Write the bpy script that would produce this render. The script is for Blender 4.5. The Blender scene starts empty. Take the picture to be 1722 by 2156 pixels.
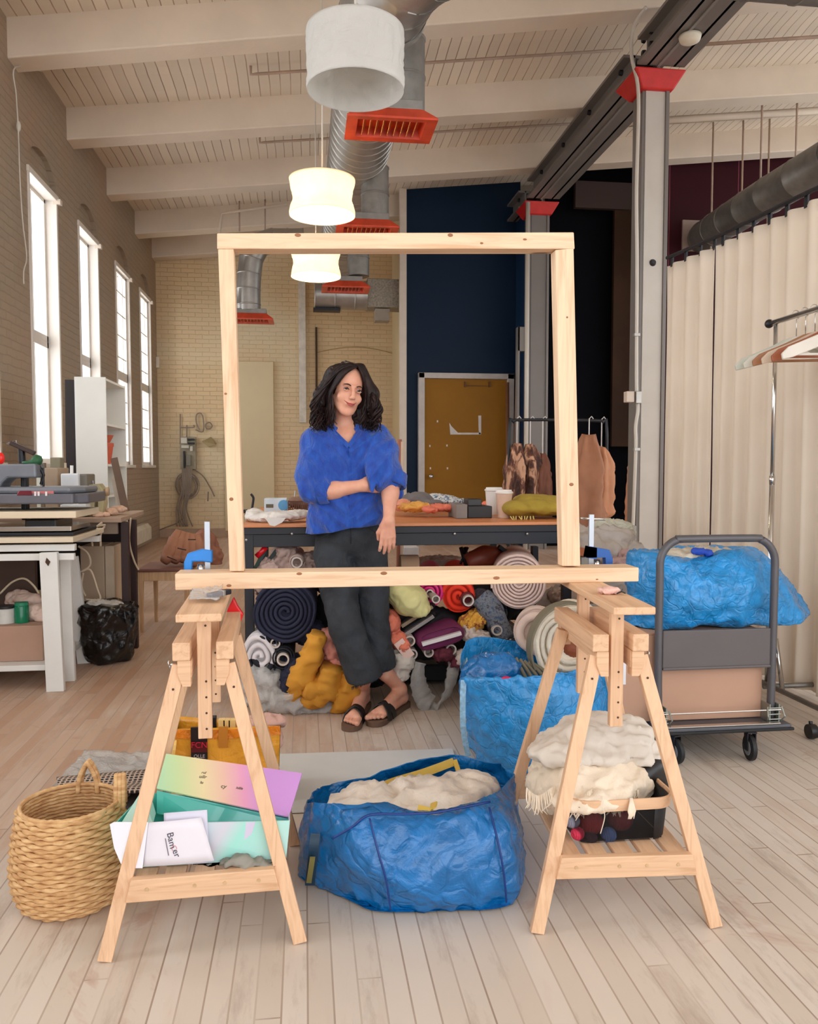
import bpy, bmesh, math, random
import numpy as np
from mathutils import Vector, Matrix, noise as mnoise

S = bpy.context.scene
C = bpy.context.collection
PI = math.pi
rnd = random.Random(7)

# ---------------------------------------------------------------- camera
FPX = 1700.0
TP = 93 / FPX
PITCH = math.atan(TP)
YAW = math.atan(221 / FPX * math.cos(PITCH))
CAM = Vector((0, 0, 1.16))
_F = Vector((math.sin(YAW) * math.cos(PITCH), math.cos(YAW) * math.cos(PITCH), -math.sin(PITCH)))
_R = Vector((math.cos(YAW), -math.sin(YAW), 0))
_U = _R.cross(_F)
cam = bpy.data.objects.new('camera', bpy.data.cameras.new('camera'))
C.objects.link(cam)
cam.data.sensor_fit = 'HORIZONTAL'
cam.data.sensor_width = 36
cam.data.lens = FPX / 1722 * 36
cam.data.clip_end = 100
cam.matrix_world = Matrix(((_R.x, _U.x, -_F.x, CAM.x), (_R.y, _U.y, -_F.y, CAM.y), (_R.z, _U.z, -_F.z, CAM.z), (0, 0, 0, 1)))
S.camera = cam

def ray(x, y):
    return _F + _R * ((x - 861) / FPX) - _U * ((y - 1078) / FPX)
def P(x, y, Y):
    """the place at depth Y that the photo shows at x, y"""
    r = ray(x, y); return CAM + r * (Y / r.y)
def G(x, y, z=0.0):
    r = ray(x, y); return CAM + r * ((z - CAM.z) / r.z)
def WX(x, y, X):
    r = ray(x, y); return CAM + r * (X / r.x)

# ---------------------------------------------------------------- light
w = bpy.data.worlds.new('sky'); S.world = w; w.use_nodes = True
bgn = w.node_tree.nodes['Background']
bgn.inputs[0].default_value = (0.93, 0.96, 1.0, 1)
bgn.inputs[1].default_value = 1.4
S.view_settings.view_transform = 'Standard'
S.view_settings.look = 'None'
S.view_settings.gamma = 1
S.view_settings.use_curve_mapping = False
S.view_settings.exposure = 1.04
S.cycles.max_bounces = 8
S.cycles.diffuse_bounces = 5
S.cycles.transparent_max_bounces = 12
S.cycles.sample_clamp_indirect = 6
S.cycles.use_denoising = True

WIN_Y = [-3.1, -1.5, 0.1, 1.7, 3.3, 4.85, 6.4, 8.06, 9.66, 11.38, 12.93]
for i, y in enumerate(WIN_Y):
    l = bpy.data.lights.new('window_daylight', 'AREA'); l.shape = 'RECTANGLE'; l.size = 0.95; l.size_y = 2.7
    l.energy = 14; l.color = (0.97, 0.99, 1.0)
    o = bpy.data.objects.new('window_daylight', l); C.objects.link(o)
    o.location = (-3.3, y, 2.5); o.rotation_euler = (PI / 2, 0, -PI / 2)

# ---------------------------------------------------------------- materials
def lin(c):
    r = []
    for v in c[:3]:
        v = v / 255.0
        r.append(v / 12.92 if v <= .04045 else ((v + .055) / 1.055) ** 2.4)
    return (r[0], r[1], r[2], 1.0)

class NT:
    def __init__(s, name):
        s.m = bpy.data.materials.new(name); s.m.use_nodes = True
        s.t = s.m.node_tree; s.n = s.t.nodes
        s.b = s.n['Principled BSDF']; s.out = s.n['Material Output']
    def add(s, typ, **kw):
        n = s.n.new(typ)
        for k, v in kw.items(): setattr(n, k, v)
        return n
    def link(s, a, b): s.t.links.new(a, b)
    def math(s, op, a, b=None, c=None):
        n = s.add('ShaderNodeMath', operation=op)
        for i, v in enumerate((a, b, c)):
            if v is None: continue
            if isinstance(v, (int, float)): n.inputs[i].default_value = v
            else: s.link(v, n.inputs[i])
        return n.outputs[0]
    def mix(s, f, a, b, mode='MIX'):
        n = s.add('ShaderNodeMix', data_type='RGBA', blend_type=mode)
        for i, v in ((0, f), (6, a), (7, b)):
            if isinstance(v, (int, float)): n.inputs[i].default_value = v
            elif isinstance(v, tuple): n.inputs[i].default_value = v
            else: s.link(v, n.inputs[i])
        return n.outputs[2]
    def noise(s, vec, scale, detail=4, rough=.55, dist=0):
        n = s.add('ShaderNodeTexNoise'); n.inputs['Scale'].default_value = scale
        n.inputs['Detail'].default_value = detail; n.inputs['Roughness'].default_value = rough
        n.inputs['Distortion'].default_value = dist
        if vec is not None: s.link(vec, n.inputs['Vector'])
        return n.outputs['Fac']
    def ramp(s, f, stops):
        n = s.add('ShaderNodeValToRGB'); e = n.color_ramp.elements
        while len(e) < len(stops): e.new(.5)
        for k, (p, c) in enumerate(stops):
            e[k].position = p; e[k].color = c if len(c) == 4 else (*c, 1)
        s.link(f, n.inputs[0]); return n.outputs[0]
    def pos(s): return s.add('ShaderNodeNewGeometry').outputs['Position']
    def obj(s): return s.add('ShaderNodeTexCoord').outputs['Object']
    def scale(s, vec, sc, rot=(0, 0, 0)):
        n = s.add('ShaderNodeMapping'); n.inputs['Scale'].default_value = sc; n.inputs['Rotation'].default_value = rot
        s.link(vec, n.inputs['Vector']); return n.outputs[0]
    def bump(s, h, strength, dist=.01):
        n = s.add('ShaderNodeBump'); n.inputs['Strength'].default_value = strength; n.inputs['Distance'].default_value = dist
        s.link(h, n.inputs['Height']); s.link(n.outputs[0], s.b.inputs['Normal'])
    def color(s, c): s.link(c, s.b.inputs['Base Color']) if not isinstance(c, tuple) else setattr(s.b.inputs['Base Color'], 'default_value', c)
    def rough(s, v): s.b.inputs['Roughness'].default_value = v

W1 = (1, 1, 1, 1)
def mat(name, col, rough=.6, metal=0, var=.12, vs=6, bump=0, bs=60, bd=.004, weave=0):
    m = NT(name); m.rough(rough); m.b.inputs['Metallic'].default_value = metal
    c = lin(col); v = m.obj()
    if var:
        d = tuple(x * (1 - var) for x in c[:3]) + (1,); e = tuple(min(1, x * (1 + var)) for x in c[:3]) + (1,)
        m.color(m.ramp(m.noise(v, vs, 5), [(.3, d), (.7, e)]))
    else: m.color(c)
    if weave:
        a = m.add('ShaderNodeTexWave'); a.inputs['Scale'].default_value = weave; m.link(v, a.inputs['Vector'])
        b = m.add('ShaderNodeTexWave', bands_direction='Z'); b.inputs['Scale'].default_value = weave; m.link(v, b.inputs['Vector'])
        m.bump(m.math('ADD', a.outputs['Fac'], b.outputs['Fac']), .25, .001)
    elif bump: m.bump(m.noise(v, bs, 6, .6), bump, bd)
    return m.m

def wood(name, c1, c2, axis='Z', sc=14, rough=.55, knots=True):
    m = NT(name); m.rough(rough); v = m.obj()
    k = {'X': (.06, 1, 1), 'Y': (1, .06, 1), 'Z': (1, 1, .06)}[axis]
    s = m.scale(v, tuple(x * sc for x in k))
    n = m.noise(s, 3.2, 6, .6, 1.2)
    col = m.ramp(n, [(.3, lin(c2)), (.5, lin(c1)), (.72, lin(tuple(min(255, x * 1.06) for x in c1)))])
    if knots:
        kk = {'X': (.35, 1, 1), 'Y': (1, .35, 1), 'Z': (1, 1, .35)}[axis]
        vo = m.add('ShaderNodeTexVoronoi'); vo.inputs['Scale'].default_value = 6.5; vo.inputs['Randomness'].default_value = 1
        m.link(m.scale(v, kk), vo.inputs['Vector'])
        col = m.mix(m.ramp(vo.outputs['Distance'], [(0.045, W1), (.085, (0, 0, 0, 1))]), col, lin(tuple(x * .62 for x in c2)))
    m.color(col); m.bump(n, .12, .002)
    return m.m

def tarp(name, col, rough=.32, sc=1.0, scratch=True, spec=.5):
    m = NT(name); v = m.obj(); m.rough(rough); m.b.inputs['Specular IOR Level'].default_value = spec; m.b.inputs['Coat Weight'].default_value = .35; m.b.inputs['Coat Roughness'].default_value = .12
    c = lin(col)
    n1 = m.noise(v, 9 * sc, 6, .6, 1.6); n2 = m.noise(v, 34 * sc, 4, .6, .8)
    d = tuple(x * .8 for x in c[:3]) + (1,); e = tuple(min(1, x * 1.15) for x in c[:3]) + (1,)
    m.color(m.ramp(n1, [(.35, d), (.65, e)]))
    vo = m.add('ShaderNodeTexVoronoi', feature='DISTANCE_TO_EDGE'); vo.inputs['Scale'].default_value = 11 * sc
    dn = m.add('ShaderNodeTexNoise'); dn.inputs['Scale'].default_value = 6 * sc; m.link(v, dn.inputs['Vector'])
    m.link(m.mix(.35, v, dn.outputs['Color']), vo.inputs['Vector'])
    h = m.math('ADD', m.math('ADD', n1, m.math('MULTIPLY', n2, .35)), m.math('MULTIPLY', m.math('MINIMUM', vo.outputs['Distance'], .12), 2.2))
    m.bump(h, .8, .012)
    return m.m

def emis(name, col, strength, base=None):
    m = NT(name); m.color(lin(base or col)); m.b.inputs['Emission Color'].default_value = lin(col)
    m.b.inputs['Emission Strength'].default_value = strength; return m.m

# structure materials -------------------------------------------------------
def m_floor():
    m = NT('painted_worn_floorboards'); p = m.pos()
    sx = m.add('ShaderNodeSeparateXYZ'); m.link(p, sx.inputs[0])
    W = .056
    u = m.math('DIVIDE', sx.outputs[0], W); bi = m.math('FLOOR', u); fu = m.math('FRACT', u)
    wn = m.add('ShaderNodeTexWhiteNoise', noise_dimensions='1D'); m.link(bi, wn.inputs['W'])
    yo = m.math('ADD', m.math('DIVIDE', sx.outputs[1], 1.15), m.math('MULTIPLY', wn.outputs['Value'], 7.3))
    yi = m.math('FLOOR', yo); fy = m.math('FRACT', yo)
    cb = m.add('ShaderNodeCombineXYZ'); m.link(bi, cb.inputs[0]); m.link(yi, cb.inputs[1])
    w2 = m.add('ShaderNodeTexWhiteNoise', noise_dimensions='2D'); m.link(cb.outputs[0], w2.inputs['Vector'])
    paint = m.mix(w2.outputs['Value'], lin((204, 190, 175)), lin((212, 200, 187)))
    brown = m.mix(w2.outputs['Value'], lin((186, 148, 122)), lin((200, 170, 147)))
    big = m.noise(p, .9, 5, .6, .6)
    st = m.noise(m.scale(p, (10, 1.2, 1)), 2.2, 6, .65, .4)
    # worn to bare wood further in and to the left
    wl = m.math('MULTIPLY_ADD', sx.outputs[1], .24, -.50)
    wl = m.math('SUBTRACT', wl, m.math('MULTIPLY', sx.outputs[0], .25))
    wl = m.math('MINIMUM', m.math('MAXIMUM', wl, 0.02), .62)
    f = m.math('ADD', m.math('ADD', wl, m.math('MULTIPLY', m.math('SUBTRACT', big, .5), 1.3)), m.math('MULTIPLY', m.math('SUBTRACT', st, .5), .9))
    col = m.mix(m.ramp(f, [(.12, (0, 0, 0, 1)), (.62, W1)]), paint, brown)
    sp = m.noise(m.scale(p, (3, .6, 1)), 3.5, 6, .7)
    col = m.mix(m.ramp(sp, [(.54, (0, 0, 0, 1)), (.72, (.5, .5, .5, 1))]), col, lin((150, 128, 112)))
    # a few red-brown and blue paint stains
    sp2 = m.noise(p, 1.6, 5, .7, 2)
    col = m.mix(m.ramp(sp2, [(.60, (0, 0, 0, 1)), (.70, (.5, .5, .5, 1))]), col, lin((176, 132, 112)))
    gap = m.math('LESS_THAN', m.math('ABSOLUTE', m.math('SUBTRACT', fu, .5)), .462)
    gy = m.math('GREATER_THAN', fy, .004)
    g = m.math('MULTIPLY', gap, gy)
    wide = m.noise(m.scale(p, (6, .5, 1)), 1.5, 3)
    dark = m.mix(m.ramp(wide, [(.35, lin((176, 156, 140))), (.62, lin((96, 74, 60)))]), (0, 0, 0, 1), (0, 0, 0, 1)) if False else m.ramp(wide, [(.35, lin((196, 181, 166))), (.6, lin((158, 137, 121)))])
    m.color(m.mix(g, dark, col)); m.b.inputs['Roughness'].default_value = .5
    m.bump(m.math('ADD', m.math('MULTIPLY', g, 1.0), m.math('MULTIPLY', st, .15)), .35, .003)
    return m.m

def m_brick(name, col, axes, sx_=1, mortar=.9, bump=.5, blotch=None, bs=.7):
    m = NT(name); p = m.pos(); s = m.add('ShaderNodeSeparateXYZ'); m.link(p, s.inputs[0])
    c = m.add('ShaderNodeCombineXYZ'); m.link(s.outputs[axes[0]], c.inputs[0]); m.link(s.outputs[axes[1]], c.inputs[1])
    wob = m.add('ShaderNodeTexNoise'); wob.inputs['Scale'].default_value = 7; m.link(p, wob.inputs['Vector'])
    vv = m.add('ShaderNodeVectorMath', operation='MULTIPLY_ADD'); m.link(wob.outputs['Color'], vv.inputs[0]); vv.inputs[1].default_value = (.022, .022, 0); m.link(c.outputs[0], vv.inputs[2])
    b = m.add('ShaderNodeTexBrick'); m.link(vv.outputs[0], b.inputs['Vector'])
    b.inputs['Scale'].default_value = 1; b.inputs['Brick Width'].default_value = .22; b.inputs['Row Height'].default_value = .072
    b.inputs['Mortar Size'].default_value = .006; b.inputs['Mortar Smooth'].default_value = .6
    cc = lin(col); dk = tuple(x * mortar for x in cc[:3]) + (1,)
    b.inputs['Color1'].default_value = cc; b.inputs['Color2'].default_value = tuple(x * .93 for x in cc[:3]) + (1,); b.inputs['Mortar'].default_value = dk
    col_ = b.outputs['Color']
    n = m.noise(p, bs, 5, .6, .5)
    col_ = m.mix(m.ramp(n, [(.42, (0, 0, 0, 1)), (.68, (.8, .8, .8, 1))]), col_, lin(blotch or tuple(x * .9 for x in col)))
    m.color(col_); m.rough(.65)
    n2 = m.noise(p, 30, 5, .6)
    h = m.math('SUBTRACT', m.math('MULTIPLY', n2, .35), b.outputs['Fac'])
    m.bump(h, bump, .012)
    return m.m

def m_boards(name, col, pitch, groove, axis=0, width=.1, depth=.6):
    m = NT(name); p = m.pos(); s = m.add('ShaderNodeSeparateXYZ'); m.link(p, s.inputs[0])
    wob = m.math('MULTIPLY', m.noise(p, 2.0, 2), .02)
    u = m.math('DIVIDE', m.math('ADD', s.outputs[axis], wob), pitch); f = m.math('FRACT', u); bi = m.math('FLOOR', u)
    wn = m.add('ShaderNodeTexWhiteNoise', noise_dimensions='1D'); m.link(bi, wn.inputs['W'])
    base = m.mix(wn.outputs['Value'], lin(tuple(x * .97 for x in col)), lin(tuple(min(255, x * 1.02) for x in col)))
    g = m.math('GREATER_THAN', f, width)
    str_ = m.noise(m.scale(p, (1.6, 1.1, 1)), 1.2, 3)
    gc = m.ramp(str_, [(.35, lin(tuple(x * .96 for x in groove))), (.65, lin(tuple(min(255, x * 1.22) for x in groove)))])
    m.color(m.mix(g, gc, base)); m.rough(.6); m.b.inputs['Specular IOR Level'].default_value = .15; m.bump(g, depth, .006)
    return m.m

def m_paint(name, col, rough=.6, var=.04, bump=.15):
    m = NT(name); p = m.pos(); c = lin(col)
    d = tuple(x * (1 - var * 1.5) for x in c[:3]) + (1,)
    m.color(m.ramp(m.noise(p, 1.7, 5, .6), [(.35, d), (.62, c)])); m.rough(rough); m.b.inputs['Specular IOR Level'].default_value = .15; m.bump(m.noise(p, 26, 4), bump, .005)
    return m.m

# ---------------------------------------------------------------- mesh building
class MB:
    def __init__(s): s.v = []; s.f = []; s.mi = []; s.cur = 0
    def addv(s, vs): n = len(s.v); s.v.extend([tuple(v) for v in vs]); return n
    def addf(s, fs, n=0):
        for f in fs: s.f.append(tuple(i + n for i in f)); s.mi.append(s.cur)
    def box(s, c, sz, rot=None, taper=1.0):
        hx, hy, hz = sz[0] / 2, sz[1] / 2, sz[2] / 2
        pts = [Vector((x * hx * (taper if z > 0 else 1), y * hy * (taper if z > 0 else 1), z * hz)) for z in (-1, 1) for y in (-1, 1) for x in (-1, 1)]
        if rot is not None:
            R = rot if isinstance(rot, Matrix) else Matrix.Rotation(rot[2], 3, 'Z') @ Matrix.Rotation(rot[1], 3, 'Y') @ Matrix.Rotation(rot[0], 3, 'X')
            pts = [R @ p for p in pts]
        n = s.addv([p + Vector(c) for p in pts])
        s.addf([(0, 2, 3, 1), (4, 5, 7, 6), (0, 1, 5, 4), (2, 6, 7, 3), (0, 4, 6, 2), (1, 3, 7, 5)], n); return s
    def b2(s, lo, hi): return s.box([(a + b) / 2 for a, b in zip(lo, hi)], [abs(b - a) for a, b in zip(lo, hi)])
    def bar(s, p0, p1, w, h, side=(1, 0, 0)):
        """bar from p0 to p1; w measured along side, h along the third axis"""
        p0 = Vector(p0); p1 = Vector(p1); d = (p1 - p0).normalized(); sd = Vector(side); sd = (sd - d * sd.dot(d)).normalized(); up = d.cross(sd)
        pts = [p + sd * a * w / 2 + up * b * h / 2 for p in (p0, p1) for a, b in ((-1, -1), (1, -1), (1, 1), (-1, 1))]
        n = s.addv(pts); s.addf([(3, 2, 1, 0), (4, 5, 6, 7), (0, 1, 5, 4), (1, 2, 6, 5), (2, 3, 7, 6), (3, 0, 4, 7)], n); return s
    def tube(s, pts, r, n=10, cap=True, smoothpath=0):
        pts = [Vector(p) for p in pts]
        if smoothpath: pts = catmull(pts, smoothpath)
        rs = r if isinstance(r, (list, tuple)) else [r] * len(pts)
        if len(rs) != len(pts): rs = [np.interp(i / (len(pts) - 1), np.linspace(0, 1, len(rs)), rs) for i in range(len(pts))]
        t = (pts[1] - pts[0]).normalized(); a = Vector((0, 0, 1)) if abs(t.z) < .9 else Vector((1, 0, 0)); u = t.cross(a).normalized()
        rings = []
        for i, p in enumerate(pts):
            t = (pts[min(i + 1, len(pts) - 1)] - pts[max(i - 1, 0)])
            if t.length < 1e-9: t = Vector((0, 0, 1))
            t.normalize(); u = (u - t * u.dot(t))
            if u.length < 1e-6: u = t.orthogonal()
            u.normalize(); v = t.cross(u)
            rings.append([p + (u * math.cos(2 * PI * k / n) + v * math.sin(2 * PI * k / n)) * rs[i] for k in range(n)])
        return s.rings(rings, cap=cap)
    def rings(s, rings, closed=True, cap=True, loop=False):
        n = len(rings[0]); b = s.addv([v for r in rings for v in r]); m = len(rings)
        for i in range(m if loop else m - 1):
            j = (i + 1) % m
            for k in range(n if closed else n - 1):
                l = (k + 1) % n
                s.addf([(b + i * n + k, b + i * n + l, b + j * n + l, b + j * n + k)])
        if cap and closed and not loop:
            s.addf([tuple(b + k for k in range(n))[::-1], tuple(b + (m - 1) * n + k for k in range(n))])
        return s
    def lathe(s, prof, c=(0, 0, 0), n=32, axis='z', squash=1.0):
        c = Vector(c); rings = []
        for r, h in prof:
            ring = []
            for k in range(n):
                a = 2 * PI * k / n; x, y = r * math.cos(a), r * math.sin(a) * squash
                ring.append(c + (Vector((x, y, h)) if axis == 'z' else Vector((x, h, y)) if axis == 'y' else Vector((h, x, y))))
            rings.append(ring)
        return s.rings(rings)
    def ell(s, c, r, n=16, m=10, rot=None):
        c = Vector(c); rings = []
        for i in range(m + 1):
            t = PI * (i + .001) / (m + .002) ; ring = []
            for k in range(n):
                a = 2 * PI * k / n
                v = Vector((r[0] * math.sin(t) * math.cos(a), r[1] * math.sin(t) * math.sin(a), -r[2] * math.cos(t)))
                if rot is not None: v = rot @ v
                ring.append(c + v)
            rings.append(ring)
        return s.rings(rings)
    def grid(s, fn, nu, nv):
        b = s.addv([fn(i / (nu - 1), j / (nv - 1)) for i in range(nu) for j in range(nv)])
        for i in range(nu - 1):
            for j in range(nv - 1):
                s.addf([(b + i * nv + j, b + i * nv + j + 1, b + (i + 1) * nv + j + 1, b + (i + 1) * nv + j)])
        return s
    def prism(s, poly, z0, z1, fn=None):
        """polygon (2D) pushed from z0 to z1; fn maps (a, b, c) to 3D"""
        fn = fn or (lambda a, b, c: (a, b, c)); n = len(poly)
        b = s.addv([fn(x, y, z0) for x, y in poly] + [fn(x, y, z1) for x, y in poly])
        s.addf([tuple(b + i for i in range(n))[::-1], tuple(b + n + i for i in range(n))])
        for i in range(n): j = (i + 1) % n; s.addf([(b + i, b + j, b + n + j, b + n + i)])
        return s
    def raw(s, vf): n = s.addv(vf[0]); s.addf(vf[1], n); return s

def root_off(p):
    o = Vector((0, 0, 0))
    while p is not None: o += p.location; p = p.parent
    return o

def build(name, mb, mats, parent=None, smooth=False, bevel=0, solid=0, sub=0, label=None, origin=None, fix=True, sang=None):
    me = bpy.data.meshes.new(name); off = root_off(parent) if parent is not None else Vector((0, 0, 0))
    if origin is not None: off = Vector(origin)
    me.from_pydata([(v[0] - off.x, v[1] - off.y, v[2] - off.z) for v in mb.v], [], mb.f)
    mats = mats if isinstance(mats, (list, tuple)) else [mats]
    for m in mats: me.materials.append(m)
    if len(mats) > 1: me.polygons.foreach_set('material_index', mb.mi)
    if fix:
        bm = bmesh.new(); bm.from_mesh(me); bmesh.ops.recalc_face_normals(bm, faces=bm.faces); bm.to_mesh(me); bm.free()
    if smooth: me.polygons.foreach_set('use_smooth', [True] * len(me.polygons))
    o = bpy.data.objects.new(name, me); C.objects.link(o)
    if parent is not None: o.parent = parent
    elif origin is not None: o.location = origin
    if bevel:
        d = o.modifiers.new('bevel', 'BEVEL'); d.width = bevel; d.segments = 2; d.limit_method = 'ANGLE'; d.angle_limit = math.radians(40)
    if sub:
        d = o.modifiers.new('sub', 'SUBSURF'); d.levels = sub; d.render_levels = sub
    if solid:
        d = o.modifiers.new('solid', 'SOLIDIFY'); d.thickness = solid; d.offset = 0
    if sang and smooth:
        try: me.set_sharp_from_angle(angle=math.radians(sang))
        except Exception: pass
    if label: o['label'] = label
    return o

def thing(name, label, cat, loc=(0, 0, 0), group=None):
    o = bpy.data.objects.new(name, None); C.objects.link(o); o.location = loc; o.empty_display_size = .1
    o['label'] = label; o['category'] = cat
    if group: o['group'] = group
    return o
def single(name, mb, mats, label, cat, group=None, kind=None, **kw):
    a = np.array(mb.v); org = (float((a[:, 0].min() + a[:, 0].max()) / 2), float((a[:, 1].min() + a[:, 1].max()) / 2), float(a[:, 2].min()))
    o = build(name, mb, mats, origin=org, **kw); o['label'] = label; o['category'] = cat
    if group: o['group'] = group
    if kind: o['kind'] = kind
    return o
def struct(name, mb, m, **kw):
    o = build(name, mb, m, **kw); o['kind'] = 'structure'; return o
def dup(root, loc, rotz=0, label=None, group=None):
    r = root.copy(); C.objects.link(r); r.location = loc; r.rotation_euler = (0, 0, rotz)
    if label: r['label'] = label
    if group: r['group'] = group
    for ch in list(root.children):
        c = ch.copy(); C.objects.link(c); c.parent = r
        for g in list(ch.children):
            d = g.copy(); C.objects.link(d); d.parent = c
    return r

def catmull(pts, n, closed=False):
    pts = [Vector(p) for p in pts]; m = len(pts); out = []
    for i in range(m if closed else m - 1):
        g = (lambda k: pts[k % m]) if closed else (lambda k: pts[max(0, min(m - 1, k))])
        p0, p1, p2, p3 = g(i - 1), g(i), g(i + 1), g(i + 2)
        for k in range(n):
            t = k / n; t2 = t * t; t3 = t2 * t
            out.append(.5 * ((2 * p1) + (p2 - p0) * t + (2 * p0 - 5 * p1 + 4 * p2 - p3) * t2 + (3 * p1 - p0 - 3 * p2 + p3) * t3))
    if not closed: out.append(pts[-1])
    return out

def loft(mb, rings, nu=8, nv=6, cap_bot=False, cap_top=False, crisp=0):
    """closed control rings -> smooth skin; crisp keeps the corners between flat panels"""
    R = [catmull(r, nu, True) for r in rings]; n = len(R[0])
    if crisp:
        for r, c in zip(rings, R):
            m = len(r)
            for i in range(m):
                for k in range(nu): c[i * nu + k] = c[i * nu + k].lerp(Vector(r[i]).lerp(Vector(r[(i + 1) % m]), k / nu), crisp)
    cols = [catmull([r[k] for r in R], nv) for k in range(n)]
    rr = [[cols[k][i] for k in range(n)] for i in range(len(cols[0]))]
    if cap_bot:
        c = sum(rr[0], Vector()) / n; rr = [[c + (v - c) * f for v in rr[0]] for f in (.02, .35, .7)] + rr
    if cap_top:
        c = sum(rr[-1], Vector()) / n; rr = rr + [[c + (v - c) * f for v in rr[-1]] for f in (.7, .35, .02)]
    return mb.rings(rr, cap=True if (cap_bot or cap_top) else False)

def ridge(p, s, seed=0):
    q = Vector(p) * s + Vector((seed * 7.3, seed * 3.1, seed * 5.7))
    return 1 - abs(mnoise.noise(q)) * 2
def crumple(mb, amp, s, seed=0, start=0, fn=None, zmin=None):
    """push vertices out and in along their normals: soft folds with ridges"""
    bm = bmesh.new(); vs = [bm.verts.new(v) for v in mb.v[start:]]; bm.verts.ensure_lookup_table()
    for f in mb.f:
        if min(f) >= start:
            try: bm.faces.new([vs[i - start] for i in f])
            except Exception: pass
    bmesh.ops.recalc_face_normals(bm, faces=bm.faces); bm.normal_update()
    for i, v in enumerate(vs):
        p = v.co; w_ = Vector(p) + .05 * Vector((mnoise.noise(p * s * .7), mnoise.noise(p * s * .7 + Vector((5, 5, 5))), 0))
        d = amp * (ridge(w_, s, seed) - .5) + amp * .45 * (ridge(w_, s * 2.3, seed + 2) - .5)
        if fn: d *= fn(p)
        q = p + v.normal * d
        if zmin is not None: q.z = max(q.z, zmin)
        mb.v[start + i] = tuple(q)
    bm.free(); return mb

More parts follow.
